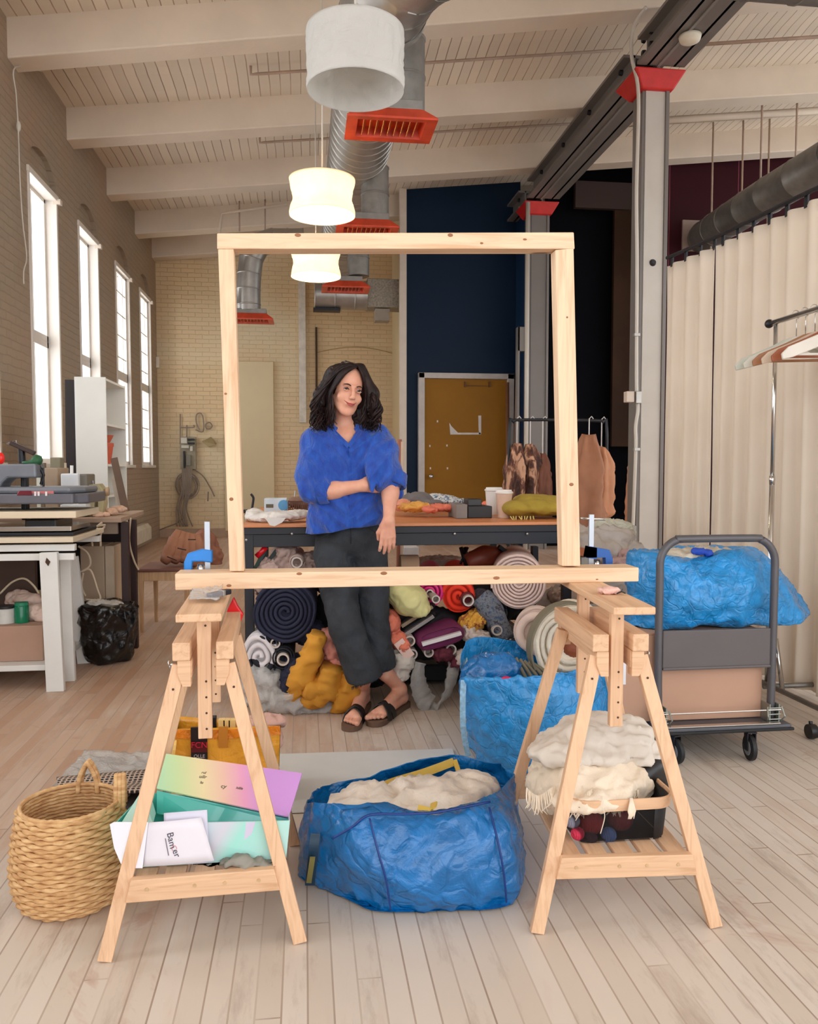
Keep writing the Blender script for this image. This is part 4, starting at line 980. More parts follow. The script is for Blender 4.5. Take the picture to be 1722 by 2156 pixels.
mb = MB(); mb.b2((1.235, 3.035, .144), (1.845, 3.60, za - .02)); build('box_body', mb, CARD, t, bevel=.004)
mb = MB(); mb.b2((1.235, 3.034, za - .02), (1.845, 3.60, za - .014)); build('box_flap', mb, CARD, t)
mb = MB(); mb.b2((1.24, 3.030, .30), (1.262, 3.034, .42)); build('white_label', mb, mat('white_sticker', (226, 226, 230), .4), t)
ztop = za - .013
t = thing('shopping_bag', 'stuffed blue plastic bag lying on the cardboard box on cart', 'bag', (1.6, 3.3, ztop), 'blue plastic carrier bags')
Zb = ztop + .004
b0 = [Vector((P(1335, 1300, 3.25).x, 3.2, Zb)), Vector((1.42, 3.10, Zb)), Vector((1.55, 3.08, Zb)), Vector((1.68, 3.08, Zb)), Vector((P(1660, 1300, 3.2).x, 3.14, Zb)), Vector((1.93, 3.35, Zb)), Vector((1.80, 3.56, Zb)), Vector((1.55, 3.6, Zb)), Vector((1.34, 3.5, Zb))]
b0[0] = Vector((1.27, 3.25, Zb))
b1 = pts([(1328, 1300, 3.22), (1400, 1305, 3.06), (1480, 1310, 3.04), (1560, 1308, 3.04), (1678, 1305, 3.12), (1690, 1290, 3.36), (1600, 1280, 3.6), (1480, 1280, 3.66), (1370, 1280, 3.5)])
b2 = pts([(1322, 1230, 3.22), (1390, 1235, 3.04), (1480, 1240, 3.01), (1570, 1238, 3.02), (1655, 1245, 3.12), (1665, 1240, 3.36), (1600, 1220, 3.6), (1480, 1215, 3.66), (1360, 1220, 3.5)])
b3 = pts([(1322, 1168, 3.24), (1380, 1170, 3.10), (1480, 1178, 3.10), (1560, 1160, 3.10), (1628, 1192, 3.18), (1622, 1190, 3.36), (1590, 1165, 3.55), (1480, 1158, 3.6), (1370, 1160, 3.46)])
b4 = pts([(1330, 1164, 3.26), (1390, 1168, 3.16), (1470, 1172, 3.18), (1555, 1152, 3.20), (1600, 1165, 3.26), (1590, 1170, 3.36), (1560, 1155, 3.48), (1480, 1156, 3.52), (1380, 1160, 3.44)])
mb = MB(); loft(mb, [b0, b1, b2, b3, b4], 20, 12, cap_bot=True, cap_top=True); crumple(mb, .02, 7, 21); crumple(mb, .004, 20, 5, zmin=Zb - .001); build('bag_body', mb, BLUE2, t, smooth=True)
mb = blob([('e', P(1430, 1172, 3.2), (.09, .06, .03)), ('e', P(1510, 1168, 3.2), (.07, .05, .03)), ('e', P(1470, 1168, 3.25), (.1, .06, .03))], .008, .02); crumple(mb, .014, 22, 3); single('cloth_bundle', mb, mat('cream_stripe_cloth', (196, 186, 168), .8, var=.3, vs=18), 'cream and grey cloth sticking out of bag on the cart', 'cloth', smooth=True)
mb = blob([('e', P(1470, 1160, 3.14), (.03, .02, .016)), ('e', P(1490, 1164, 3.14), (.02, .02, .014))], .005, .01); crumple(mb, .005, 40, 3); single('blue_rag', mb, mat('royal_blue_rag', (40, 80, 190), .7), 'small royal blue rag on top of the bag on cart', 'cloth', smooth=True)

# ================================================================ CURTAINS AND RACK
CURT = NT('cream_curtain_cloth'); v = CURT.obj(); CURT.rough(.9)
CURT.color(CURT.ramp(CURT.noise(v, 2, 3), [(.3, lin((230, 217, 200))), (.7, lin((240, 229, 214)))]))
tr = CURT.add('ShaderNodeBsdfTranslucent'); tr.inputs[0].default_value = lin((232, 218, 200)); ms = CURT.add('ShaderNodeMixShader'); ms.inputs[0].default_value = .25
CURT.link(CURT.b.outputs[0], ms.inputs[1]); CURT.link(tr.outputs[0], ms.inputs[2]); CURT.link(ms.outputs[0], CURT.out.inputs[0]); CURT = CURT.m
_c = [G(x, y, 2.53) for x, y in ((1404, 548), (1505, 505), (1600, 460), (1722, 402))]
cpath = catmull([Vector((p.x, p.y, 0)) for p in _c] + [Vector((_c[-1].x + .10, _c[-1].y - .6, 0)), Vector((_c[-1].x + .18, _c[-1].y - 1.3, 0))], 30)
cz = 2.50
def curtain(i0, i1, label, seed):
    seg = cpath[i0:i1]; L = [0]
    for a, b in zip(seg, seg[1:]): L.append(L[-1] + (b - a).length)
    tot = L[-1]; nu = int(tot / .012); mb = MB()
    t = thing('curtain', label, 'curtain', (seg[len(seg) // 2].x, seg[len(seg) // 2].y, .02), 'cream curtains at right')
    def fn(u, v):
        d = u * tot; i = min(len(seg) - 2, max(0, int(np.searchsorted(L, d)) - 1)); f = (d - L[i]) / max(1e-6, L[i + 1] - L[i]); p = seg[i].lerp(seg[i + 1], f)
        tn = (seg[i + 1] - seg[i]).normalized(); nr = Vector((-tn.y, tn.x, 0)); z = .025 + v * (cz - .035)
        k = d * 2 * PI / .145 + .9 * mnoise.noise(Vector((d * 4, seed, v * .7)))
        am = .022 + .012 * mnoise.noise(Vector((d * 3, seed + 4, v * 1.2))); am *= (.85 + .35 * (1 - v))
        return p + nr * (am * math.sin(k) + .012 * math.sin(2 * k + 1) * (1 - v)) + tn * (.01 * mnoise.noise(Vector((d * 9, v * 3, seed)))) + Vector((0, 0, z))
    mb.grid(fn, nu, 26); build('curtain_cloth', mb, CURT, t, smooth=True, solid=.003)
    k = 0
    while k * .145 < tot:
        d = k * .145 + .04; u = min(1, d / tot); p = fn(u, 1); mb = MB(); mb.bar(p + Vector((0, 0, -.01)), p + Vector((0, 0, .05)), .03, .01, (0, 1, 0)); build('curtain_hook', mb, BLACKP, t); k += 1
ks = min(range(len(cpath)), key=lambda i: abs(P(1505, 505, cpath[i].y).x - cpath[i].x))
curtain(0, ks, 'cream curtain panel next to the near grey steel column', 1)
curtain(ks + 1, len(cpath), 'wide cream curtain panel behind the clothes rack', 6)
mb = MB(); mb.tube([p + Vector((0, 0, cz + .045)) for p in cpath[::5]], .012, 6); single('curtain_rail', mb, BLACKP, 'thin black rail carrying the cream curtains', 'rail')

t = thing('clothes_rack', 'chrome rolling clothes rack in front of the curtain at right', 'clothes rack', (2.2, 3.4, 0))
Yr = 3.75; xr = P(1633, 700, Yr).x; zr = P(1633, 678, Yr).z
mb = MB(); mb.tube([(xr, Yr, .05), (xr, Yr, 1.1)], .0125, 12); mb.tube([(xr, Yr, 1.1), (xr, Yr, zr)], .010, 12); mb.lathe([(.0135, -.02), (.0145, 0), (.0135, .02)], (xr, Yr, 1.1), 12); build('rack_post', mb, CHROME, t, smooth=True)
mb = MB(); mb.tube([(xr - .005, Yr + .04, zr), (xr - .005, 1.9, zr)], .0135, 12); build('hanging_bar', mb, CHROME, t, smooth=True)
mb = MB(); mb.ell((xr - .005, Yr + .05, zr), (.022, .022, .022)); build('end_knob', mb, DARKM, t, smooth=True)
mb = MB(); mb.tube([(xr - .02, Yr, .06), (xr + .55, Yr, .06)], .013, 10); build('base_bar', mb, GALV2, t, smooth=True)
mb = MB(); mb.tube([(xr - .01, Yr + .1, .075), (xr - .01, 1.9, .075)], .013, 10); build('base_bar', mb, GALV2, t, smooth=True)
mb = MB(); mb.tube([P(1633, 1345, Yr), P(1648, 1458, Yr - .02)], .012, 10); build('brace', mb, CHROME, t, smooth=True)
cp = P(1708, 1560, 3.15); mb = MB(); mb.lathe([(.004, -.016), (.03, -.016), (.033, 0), (.03, .016), (.004, .016)], (cp.x, 3.15, .034), 20, 'x'); mb.tube([(cp.x, 3.15, .034), (cp.x, 3.16, .075)], .008, 8); build('caster', mb, mat('black_caster', (24, 22, 24), .4), t, smooth=True, sang=50)
t_ = None
hcols = [('pale_green_plastic', (190, 192, 178), 'pale green grey hanger, farthest on the chrome rack'), ('light_plastic', (206, 202, 188), 'light plastic hanger second from far end of the rack'), ('brown_hanger_wood', (160, 108, 72), 'brown wooden hanger in the middle of the rack row'),
         ('pale_hanger_wood', (204, 182, 160), 'pale wooden hanger in front of the middle brown one'), ('reddish_hanger_wood', (158, 88, 56), 'reddish brown wooden hanger near the end of the row'), ('white_plastic', (220, 212, 200), 'nearest white plastic hanger on the chrome rack')]
for k, (mn, c, lb) in enumerate(hcols):
    y = 3.58 - k * .07; ht = thing('clothes_hanger', lb, 'hanger', (xr, y, zr - .25), 'clothes hangers on the chrome rack')
    prof = []
    W_ = .27; zc = zr - .11 ; ang = -.35 + .04 * k
    up = [(-W_, -.115), (-W_ + .03, -.085), (-.12, -.035), (-.05, 0.0), (0, .012), (.05, 0.0), (.12, -.035), (W_ - .03, -.085), (W_, -.115)]
    lo_ = [(W_ - .005, -.140), (W_ - .05, -.13), (.12, -.09), (.05, -.058), (0, -.045), (-.05, -.058), (-.12, -.09), (-W_ + .05, -.13), (-W_ + .005, -.140)]
    ca, sa = math.cos(ang), math.sin(ang)
    mb = MB(); mb.prism(up + lo_, -.008, .008, fn=lambda a, b, c: (xr + a * ca - c * sa, y + a * sa + c * ca, zc + b)); mm = mat(mn, c, .35, var=.06); build('hanger_arms', mb, mm, ht, bevel=.004)
    if k in (2, 4, 5): mb = MB(); mb.tube([(xr - (W_ - .03) * ca, y - (W_ - .03) * sa, zc - .118), (xr + (W_ - .03) * ca, y + (W_ - .03) * sa, zc - .118)], .006, 8); build('trouser_bar', mb, mm, ht, smooth=True)
    mb = MB(); mb.tube([(xr, y, zc + .01), (xr, y, zr - .045)] + [(xr - .005 + .021 * math.sin(a), y, zr + .003 - .021 * math.cos(a)) for a in np.linspace(0.2, PI * 1.35, 9)], .002, 6); build('hook', mb, CHROME, ht, smooth=True)
# ================================================================ BASKET
bc = P(143, 1875, 2.22); bx, by = bc.x + .012, 2.22; bh = P(143, 1692, 2.22).z
WICK = NT('woven_water_hyacinth'); v = WICK.obj(); WICK.rough(.7)
WICK.color(WICK.ramp(WICK.noise(WICK.scale(v, (6, 6, 22)), 5, 5), [(.3, lin((184, 134, 86))), (.55, lin((214, 172, 120))), (.75, lin((232, 198, 150)))])); WICK.bump(WICK.noise(WICK.scale(v, (30, 30, 120)), 4, 3), .4, .002); WICK = WICK.m
t = thing('wicker_basket', 'round woven wicker basket with loop handles on floor left of trestle', 'basket', (bx, by, 0))
nst = 18; rows = 25; sub_ = 5; prof = [(0, .108), (.06, .127), (.2, .141), (.38, .147), (.6, .143), (.8, .134), (1, .124)]
mb = MB(); rings = []
for j in range(rows * sub_ + 1):
    u = j / (rows * sub_); R = np.interp(u, [a for a, b in prof], [b for a, b in prof]); row = int(j / sub_); ph = (j % sub_) / sub_
    ring = []
    for k in range(nst * 10):
        a = 2 * PI * k / (nst * 10); sg = 1 if row % 2 else -1
        wv = sg * math.sin(nst * a / 1.0 + .25 * mnoise.noise(Vector((a, row, 1)))) * .0034
        r = R + math.sin(PI * ph) * .0055 + wv + .003 * mnoise.noise(Vector((math.cos(a) * 2, math.sin(a) * 2, row * .7))) + (.002 if (k % 10) in (0, 1) and False else 0)
        ring.append(Vector((bx + r * math.cos(a), by + r * math.sin(a), .002 + u * bh + .0015 * mnoise.noise(Vector((a * 5, row, 5))))))
    rings.append(ring)
mb.rings(rings, cap=False); build('basket_body', mb, WICK, t, smooth=True, solid=.006)
mb = MB(); mb.lathe([(.001, .004), (.108, .004), (.108, .01), (.001, .01)], (bx, by, 0), 40); build('basket_base', mb, WICK, t)
mb = MB(); rr = [(bx + .124 * math.cos(a), by + .124 * math.sin(a), bh + .004 + .001 * math.sin(a * 40)) for a in np.linspace(0, 2 * PI, 90)]; mb.tube(rr, .006, 8, cap=False); build('rim', mb, WICK, t, smooth=True)
def loop(a, lean):
    c0 = Vector((bx + .124 * math.cos(a), by + .124 * math.sin(a), bh)); tg = Vector((-math.sin(a), math.cos(a), 0)); nr = Vector((math.cos(a), math.sin(a), 0))
    mb = MB()
    for off in (-.007, .003, .012):
        w_ = .030 - abs(off) * .3
        mb.tube([c0 - tg * w_ + nr * off - Vector((0, 0, .02)), c0 - tg * w_ * .8 + nr * off + Vector((0, 0, .025)), c0 - tg * .004 + nr * (off + lean) + Vector((0, 0, .062)), c0 + tg * .004 + nr * (off + lean) + Vector((0, 0, .062)), c0 + tg * w_ * .8 + nr * off + Vector((0, 0, .025)), c0 + tg * w_ + nr * off - Vector((0, 0, .02))], .0065, 8, smoothpath=6)
    return build('loop_handle', mb, WICK, t, smooth=True)
loop(1.45, .0); loop(.12, .0)

# ================================================================ RAINBOW BOX ON THE LEFT TRESTLE
def quad(pts_, name, m, parent, th=.003):
    mb = MB(); p = [Vector(q) for q in pts_]; nrm = (p[1] - p[0]).cross(p[2] - p[0]).normalized() * th; n = mb.addv(p + [q + nrm for q in p]); k = len(p)
    mb.addf([tuple(range(k)), tuple(range(k, 2 * k))[::-1]] + [(i, (i + 1) % k, k + (i + 1) % k, k + i) for i in range(k)], n); return build(name, mb, m, parent)
def irid(name, stops, axis=0, sc=1.0, off=.5, kz=-1.6):
    m = NT(name); v = m.obj(); s = m.add('ShaderNodeSeparateXYZ'); m.link(v, s.inputs[0])
    f = m.math('MULTIPLY_ADD', s.outputs[axis], sc, off); f = m.math('ADD', f, m.math('MULTIPLY', s.outputs[2], kz))
    m.color(m.ramp(f, [(p, lin(c)) for p, c in stops])); m.rough(.22); m.b.inputs['Coat Weight'].default_value = .3; return m.m
IR = irid('rainbow_foil_print', [(.0, (176, 226, 190)), (.22, (204, 226, 170)), (.42, (238, 222, 176)), (.58, (240, 200, 180)), (.74, (236, 168, 200)), (.9, (206, 152, 220))], 0, 3.0, .36, 1.2)
TEAL = irid('teal_box_lining', [(0, (84, 196, 180)), (.5, (80, 176, 168)), (1, (120, 190, 190))], 0, 2, .5)
MINT = irid('mint_print', [(0, (190, 232, 222)), (.35, (196, 216, 222)), (.5, (206, 204, 216)), (.62, (160, 222, 210)), (1, (186, 226, 222))], 0, 2.6, .5)
LID = P(480, 1650, 2.25)
t = thing('gift_box', 'open pastel rainbow cardboard box with raised lid on left trestle shelf', 'box', (P(440, 1800, 2.1).x, 2.1, .19))
FBL, FBR, FTL, FTR = P(262, 1822, 1.985), P(600, 1808, 1.985), P(240, 1735, 1.975), P(608, 1727, 1.985)
zb_ = .190; FBL.z = FBR.z = zb_
BTL, BTR = P(304, 1668, 2.22), P(606, 1690, 2.22); BBL, BBR = BTL.copy(), BTR.copy(); BBL.z = BBR.z = zb_
quad([FBL, FBR, FTR, FTL], 'front_panel', MINT, t); quad([BBL, BBR, BTR, BTL], 'back_panel', TEAL, t); quad([FBL, BBL, BTL, FTL], 'side_panel', TEAL, t); quad([FBR, BBR, BTR, FTR], 'side_panel', MINT, t); quad([FBL, FBR, BBR, BBL], 'bottom_panel', TEAL, t)
quad([P(330, 1662, 2.21), P(608, 1722, 2.06), P(636, 1630, 2.20), P(350, 1589, 2.33)], 'lid', IR, t, .004)
quad([P(330, 1664, 2.215), P(608, 1724, 2.065), P(607, 1732, 2.05), P(436, 1733, 2.12), P(330, 1712, 2.19)], 'lid_flap', TEAL, t)
quad([P(256, 1733, 2.0), P(300, 1664, 2.16), P(322, 1690, 2.17), P(328, 1712, 2.13), P(322, 1735, 2.03)], 'corner_flap', mat('mint_flap', (180, 228, 218), .35, var=.03), t)
mb = MB(); c = P(497, 1738, 1.98)
disc = [(P(x, y, 1.981).x, P(x, y, 1.981).z) for x, y in [(444, 1732), (538, 1730), (530, 1755), (512, 1770), (490, 1774), (468, 1766), (452, 1750)]]
mb.prism(disc, 1.9795, 1.9845, fn=lambda a, b, c: (a, c, b)); build('printed_circle', mb, mat('lilac_print', (206, 200, 222), .3, var=.02), t)
INK = mat('grey_print_ink', (96, 90, 70), .5)
def text(s_, name, parent, M, size, m, ext=.0003):
    cu = bpy.data.curves.new(name, 'FONT'); cu.body = s_; cu.size = size; cu.extrude = ext; cu.align_x = 'CENTER'; cu.align_y = 'CENTER'
    o = bpy.data.objects.new(name, cu); C.objects.link(o); me = bpy.data.meshes.new_from_object(o); bpy.data.objects.remove(o)
    me.transform(M); off = root_off(parent); me.transform(Matrix.Translation(-off)); me.materials.clear(); me.materials.append(m)
    o = bpy.data.objects.new(name, me); C.objects.link(o); o.parent = parent; return o
def frame_on(a, b, d, u, v, lift=.004, rot=0):
    """matrix of a point on the parallelogram a (origin) b (x end) d (y end) at u, v"""
    X = (b - a); Yv = (d - a); o = a + X * u + Yv * v; x = X.normalized(); z = x.cross(Yv).normalized(); y = z.cross(x)
    if rot: x, y = x * math.cos(rot) + y * math.sin(rot), y * math.cos(rot) - x * math.sin(rot)
    o = o + z * lift; return Matrix(((x.x, y.x, z.x, o.x), (x.y, y.y, z.y, o.y), (x.z, y.z, z.z, o.z), (0, 0, 0, 1)))
la, lb, ld = P(330, 1662, 2.21), P(608, 1722, 2.06), P(350, 1589, 2.33)
for u, v_, s_, sz in ((.33, .56, 'ullr', .016), (.33, .40, 'lu', .013), (.50, .42, 'cy', .018), (.62, .46, 'hille', .012), (.33, .68, 'rul', .012)):
    text(s_, 'lid_print', t, frame_on(la, lb, ld, u, v_, .0046, .12), sz, INK)
# papers
PAPER = mat('white_paper', (222, 218, 226), .6, var=.03)
t = thing('paper_leaflet', 'white folded paper leaflet with small sideways print leaning on rainbow box', 'paper', (P(360, 1780, 1.96).x, 1.96, .19))
a, b, c, d = P(304, 1732, 1.965), P(424, 1721, 1.96), P(451, 1812, 1.945), P(298, 1824, 1.95)
def bend(a, b, c, d, name, m, parent, amt, th=.0012):
    mb = MB()
    nrm = (b - a).cross(d - a).normalized()
    mb.grid(lambda u, v: a.lerp(b, u).lerp(d.lerp(c, u), v) + nrm * amt * math.sin(PI * u) , 14, 6); return build(name, mb, m, parent, smooth=True, solid=th)
bend(a, b, c, d, 'front_page', PAPER, t, -.006)
bend(P(345, 1712, 1.975), P(436, 1705, 1.975), P(440, 1800, 1.968), P(345, 1800, 1.968), 'back_page', mat('lilac_white_paper', (212, 210, 226), .6, var=.02), t, 0)
mb = MB(); n_ = 10
pp = [P(231, 1736, 1.955), P(240, 1731, 1.955), P(312, 1731, 1.96), P(300, 1828, 1.945), P(272, 1828, 1.945), P(254, 1818, 1.945), P(240, 1785, 1.95)]
quad(pp, 'side_flap', mat('bright_white_card', (228, 228, 236), .4, var=.02), t, .0012)
Mx = frame_on(d, c, a, .40, .62, .0065, -1.45); text('Bam', 'leaflet_print', t, frame_on(d, c, a, .395, .56, .0075, -1.38), .022, mat('dark_ink', (66, 58, 70), .5))
text('er', 'leaflet_print', t, frame_on(d, c, a, .475, .26, .0075, -1.25), .022, mat('dark_ink', (66, 58, 70), .5))
text('C', 'leaflet_print', t, frame_on(d, c, a, .435, .385, .0075, -1.3), .018, mat('pink_ink', (206, 140, 150), .5))
mb = MB(); p0 = frame_on(d, c, a, .31, .62, .0072).translation; p1 = frame_on(d, c, a, .37, .22, .0072).translation; mb.bar(p0, p1, .002, .0006); build('leaflet_rule', mb, mat('dark_ink2', (110, 100, 110), .5), t)
mb = blob([('e', P(450, 1822, 2.0), (.05, .03, .012)), ('e', P(500, 1815, 1.97), (.04, .025, .012)), ('e', P(530, 1820, 1.98), (.05, .03, .016)), ('e', P(575, 1818, 1.98), (.03, .03, .012))], .007, .02); crumple(mb, .012, 28, 3, zmin=.188); single('grey_cloth', mb, mat('grey_linen', (140, 136, 126), .8, var=.15, bump=.4), 'crumpled grey cloth under the rainbow box on trestle shelf', 'cloth', smooth=True)

# ================================================================ YELLOW BAG
YB_ = tarp('yellow_orange_laminate', (244, 168, 46), .3, .6); DKR = mat('dark_red_edge', (66, 24, 16), .5)
t = thing('tote_bag', 'yellow orange shopping tote standing behind the left trestle', 'bag', (P(460, 1600, 2.85).x, 2.85, 0))
fl, fr = P(352, 1536, 2.74), P(590, 1528, 2.74); bl, br = P(368, 1508, 2.98), P(583, 1524, 2.98)
def dn(p, f=.012): return Vector((p.x * 1.0 + f, p.y, 0.004))
for nm, q_, m in (('bag_front', [dn(fl), dn(fr, -.012), fr, fl], YB_), ('bag_back', [dn(bl), dn(br, -.012), br, bl], YB_), ('bag_side', [dn(fl), dn(bl), bl, fl], DKR), ('bag_side', [dn(fr, -.012), dn(br, -.012), br, fr], DKR)):
    mb = MB(); A, B_, C_, D_ = q_; mb.grid(lambda u, v: A.lerp(B_, u).lerp(D_.lerp(C_, u), v) + Vector((0, .006 * mnoise.noise(Vector((u * 4, v * 4, len(nm)))), 0)), 16, 12); build(nm, mb, m, t, smooth=True, solid=.003)
quad([dn(fl), dn(fr, -.012), dn(br, -.012), dn(bl)], 'bag_bottom', YB_, t)
mb = MB(); strap(mb, [P(362, 1545, 2.735), P(470, 1546, 2.735), P(590, 1537, 2.735)], (0, 0, .030), .0015); build('top_band', mb, tarp('orange_band', (226, 128, 20), .3), t)
mb = MB(); strap(mb, [P(470, 1530, 2.73), P(470, 1574, 2.73)], (.030, 0, 0), .0015); build('handle_patch', mb, mat('ochre_strap', (196, 124, 34), .5), t)
mb = MB(); strap(mb, [P(362, 1520, 2.97), P(368, 1560, 2.73), P(355, 1640, 2.73)], (.012, 0, 0), .0015); build('side_strip', mb, mat('pale_yellow_strip', (240, 196, 110), .4), t)
mb = MB(); a = P(401, 1533, 2.72); b = P(437, 1640, 2.72); mb.b2((a.x, 2.722, b.z), (b.x, 2.732, a.z)); build('printed_panel', mb, mat('black_print_panel', (30, 22, 26), .35), t)
mb = MB(); a = P(403, 1563, 2.72); b = P(436, 1583, 2.72); mb.b2((a.x, 2.719, b.z), (b.x, 2.7215, a.z)); build('red_label', mb, mat('dark_red_label', (92, 10, 22), .4), t)
A = P(403, 1583, 2.717); B_ = P(436, 1583, 2.717); D_ = P(403, 1560, 2.717); text('FCN', 'panel_print', t, frame_on(A, B_, D_, .5, .6, .0), .028, mat('red_ink', (206, 30, 60), .4))
A = P(403, 1600, 2.72); B_ = P(436, 1600, 2.72); D_ = P(403, 1585, 2.72); text('OLLE', 'panel_print', t, frame_on(A, B_, D_, .5, .5, .0), .016, mat('white_ink', (200, 190, 190), .4))
mb = MB(); a = P(441, 1506, 2.9); b = P(457, 1560, 2.9); mb.b2((a.x, 2.87, b.z), (b.x, 2.90, a.z)); single('black_notebook', mb, BLACKP, 'black booklet standing inside the yellow orange tote', 'book', bevel=.002)
mb = blob([('e', P(540, 1524, 2.86), (.05, .05, .03)), ('e', P(572, 1520, 2.84), (.05, .05, .025)), ('e', P(555, 1560, 2.86), (.07, .06, .06))], .008, .02); crumple(mb, .012, 24, 8); single('pink_cloth', mb, mat('dusty_pink_cloth', (206, 164, 150), .8, var=.1), 'dusty pink cloth spilling over the right end of yellow tote', 'cloth', smooth=True)
mb = MB(); 
for k, px in enumerate((467, 478, 489)): p = P(px, 1523, 2.84); mb.box((p.x, 2.84 , p.z - .03), (.022, .03, .09))
single('paper_packet', mb, mat('cream_yellow_paper', (236, 200, 130), .5, var=.1), 'pale yellow paper packet standing inside the orange tote', 'packet')

# ================================================================ FLOOR SHEETS
mb = MB(); 
A, B_, C_, D_ = G(588, 1588, .006), G(952, 1577, .006), G(1000, 1700, .006), G(560, 1712, .006)
mb.grid(lambda u, v: A.lerp(B_, u).lerp(D_.lerp(C_, u), v) + Vector((0, 0, .002 * mnoise.noise(Vector((u * 3, v * 3, 1))))), 14, 8); single('floor_mat', mb, mat('pale_grey_white_vinyl', (214, 214, 210), .5, var=.04), 'pale grey white sheet lying flat on floor behind the blue bag', 'mat', solid=.004)
PLAS = NT('clear_crinkled_plastic'); v = PLAS.obj(); PLAS.rough(.25); PLAS.color(lin((228, 226, 222))); PLAS.b.inputs['Alpha'].default_value = .55; PLAS.bump(PLAS.noise(v, 16, 6, .6, 2), .9, .02); PLAS = PLAS.m
mb = MB(); A, B_, C_, D_ = G(178, 1590, .004), G(345, 1596, .004), G(350, 1690, .004), G(92, 1690, .004)
mb.grid(lambda u, v: A.lerp(B_, u).lerp(D_.lerp(C_, u), v) + Vector((0, 0, .012 + .012 * ridge(Vector((u * 3, v * 3, 1)), 2))) , 30, 24); single('plastic_sheet', mb, PLAS, 'clear crinkled plastic sheet on floor behind the wicker basket', 'plastic', smooth=True, solid=.001)
BP = NT('black_beige_diamond_weave'); v = BP.obj(); s = BP.add('ShaderNodeSeparateXYZ'); BP.link(v, s.inputs[0])
u_ = BP.math('SINE', BP.math('MULTIPLY', BP.math('ADD', s.outputs[0], s.outputs[1]), 190)); w_ = BP.math('SINE', BP.math('MULTIPLY', BP.math('SUBTRACT', s.outputs[0], s.outputs[1]), 190))
BP.color(BP.mix(BP.math('GREATER_THAN', BP.math('ABSOLUTE', BP.math('ADD', u_, w_)), .95), lin((190, 168, 150)), lin((24, 22, 26)))); BP.rough(.8); BP = BP.m
t = thing('woven_mat', 'folded black mat with beige diamond pattern behind the wicker basket', 'mat', (-.72, 2.85, 0))
A, B_, C_, D_ = P(118, 1638, 2.98), P(316, 1621, 2.98), P(330, 1668, 2.75), P(128, 1674, 2.75)
mb = MB(); mb.grid(lambda u, v: A.lerp(B_, u).lerp(D_.lerp(C_, u), v) + Vector((0, 0, .006 * math.sin(v * 9))), 20, 10); build('mat_top', mb, BP, t, smooth=True, solid=.008)
for k, f in enumerate((.03, .06)):
    mb = MB(); mb.grid(lambda u, v: Vector(((A.lerp(B_, u).lerp(D_.lerp(C_, u), v)).x, (A.lerp(B_, u).lerp(D_.lerp(C_, u), v)).y, max(.008, A.z - f - .0))) , 8, 6); build('mat_fold', mb, mat('dark_grey_felt', (70, 64, 62), .8), t, solid=.01)

# ================================================================ TRAY, YARN AND TOWELS ON THE RIGHT TRESTLE
MESHB = NT('black_net_fabric'); MESHB.color(lin((22, 20, 22))); MESHB.rough(.7); MESHB.b.inputs['Alpha'].default_value = .3; MESHB = MESHB.m
cx_, cy_ = P(1275, 1740, 2.08).x, 2.08; zt_ = P(1285, 1688, 1.95).z; z0 = .1885
t = thing('storage_tray', 'black oval tray with bamboo rim on the right trestle shelf', 'tray', (cx_, cy_, z0))
def rrect(hx, hy, r, n=8):
    o = []
    for qx, qy, a0 in ((1, 1, 0), (-1, 1, PI / 2), (-1, -1, PI), (1, -1, 1.5 * PI)):
        for k in range(n + 1): a = a0 + PI / 2 * k / n; o.append((qx * (hx - r) + r * math.cos(a), qy * (hy - r) + r * math.sin(a)))
    return o
def rring(hx, hy, r, z, cx=cx_, cy=cy_): return [Vector((cx + x, cy + y, z)) for x, y in rrect(hx, hy, r)]
BK = mat('black_tray_fabric', (20, 19, 22), .6, bump=.3, bs=60)
mb = MB(); mb.rings([rring(.115, .115, .03, z0 + .001), rring(.122, .122, .04, z0 + .008), rring(.126, .126, .045, z0 + .04), rring(.132, .132, .05, zt_)], cap=False)
fs = mb.f; n = len(rrect(1, 1, .1)); 
# front left part of the wall is net, the rest solid
mb.mi = [1 if (sum(mb.v[i][1] for i in f) / 4 < cy_ - .08 and sum(mb.v[i][0] for i in f) / 4 < cx_ + .035) else 0 for f in fs]
build('tray_wall', mb, [BK, MESHB], t, smooth=True, solid=.002, fix=False)
quad([(cx_ - .11, cy_ - .11, z0 + .002), (cx_ + .11, cy_ - .11, z0 + .002), (cx_ + .11, cy_ + .11, z0 + .002), (cx_ - .11, cy_ + .11, z0 + .002)], 'tray_floor', BK, t)
mb = MB(); mb.rings([rring(.135, .135, .052, zt_ - .022), rring(.139, .139, .054, zt_ - .022), rring(.142, .142, .056, zt_ + .008), rring(.137, .137, .052, zt_ + .008)], cap=False, loop=True); build('bamboo_rim', mb, BIRCH['X'], t, smooth=True, sang=40)
def ball(px, py, Y, r, c, lb):
    p = P(px, py, Y); mb = MB(); mb.ell(p, (r, r, r * .95), 28, 18); m = NT('yarn_' + lb.split()[0]); v = m.obj(); wv = m.add('ShaderNodeTexWave'); wv.inputs['Scale'].default_value = 60; wv.inputs['Distortion'].default_value = 6; m.link(v, wv.inputs['Vector'])
    m.color(lin(c)); m.rough(.9); m.bump(wv.outputs['Fac'], .7, .003); single('yarn_ball', mb, m.m, lb + ' yarn ball showing through the side of the black tray', 'yarn', 'yarn balls in the tray', smooth=True)
ball(1243, 1730, 2.01, .034, (150, 16, 24), 'red'); ball(1305, 1722, 2.02, .034, (120, 14, 26), 'dark red'); ball(1281, 1758, 1.985, .021, (92, 116, 170), 'blue grey'); ball(1216, 1755, 1.985, .018, (206, 50, 80), 'pink'); ball(1243, 1764, 1.985, .018, (70, 40, 56), 'plum'); ball(1205, 1728, 2.0, .02, (140, 140, 156), 'grey')
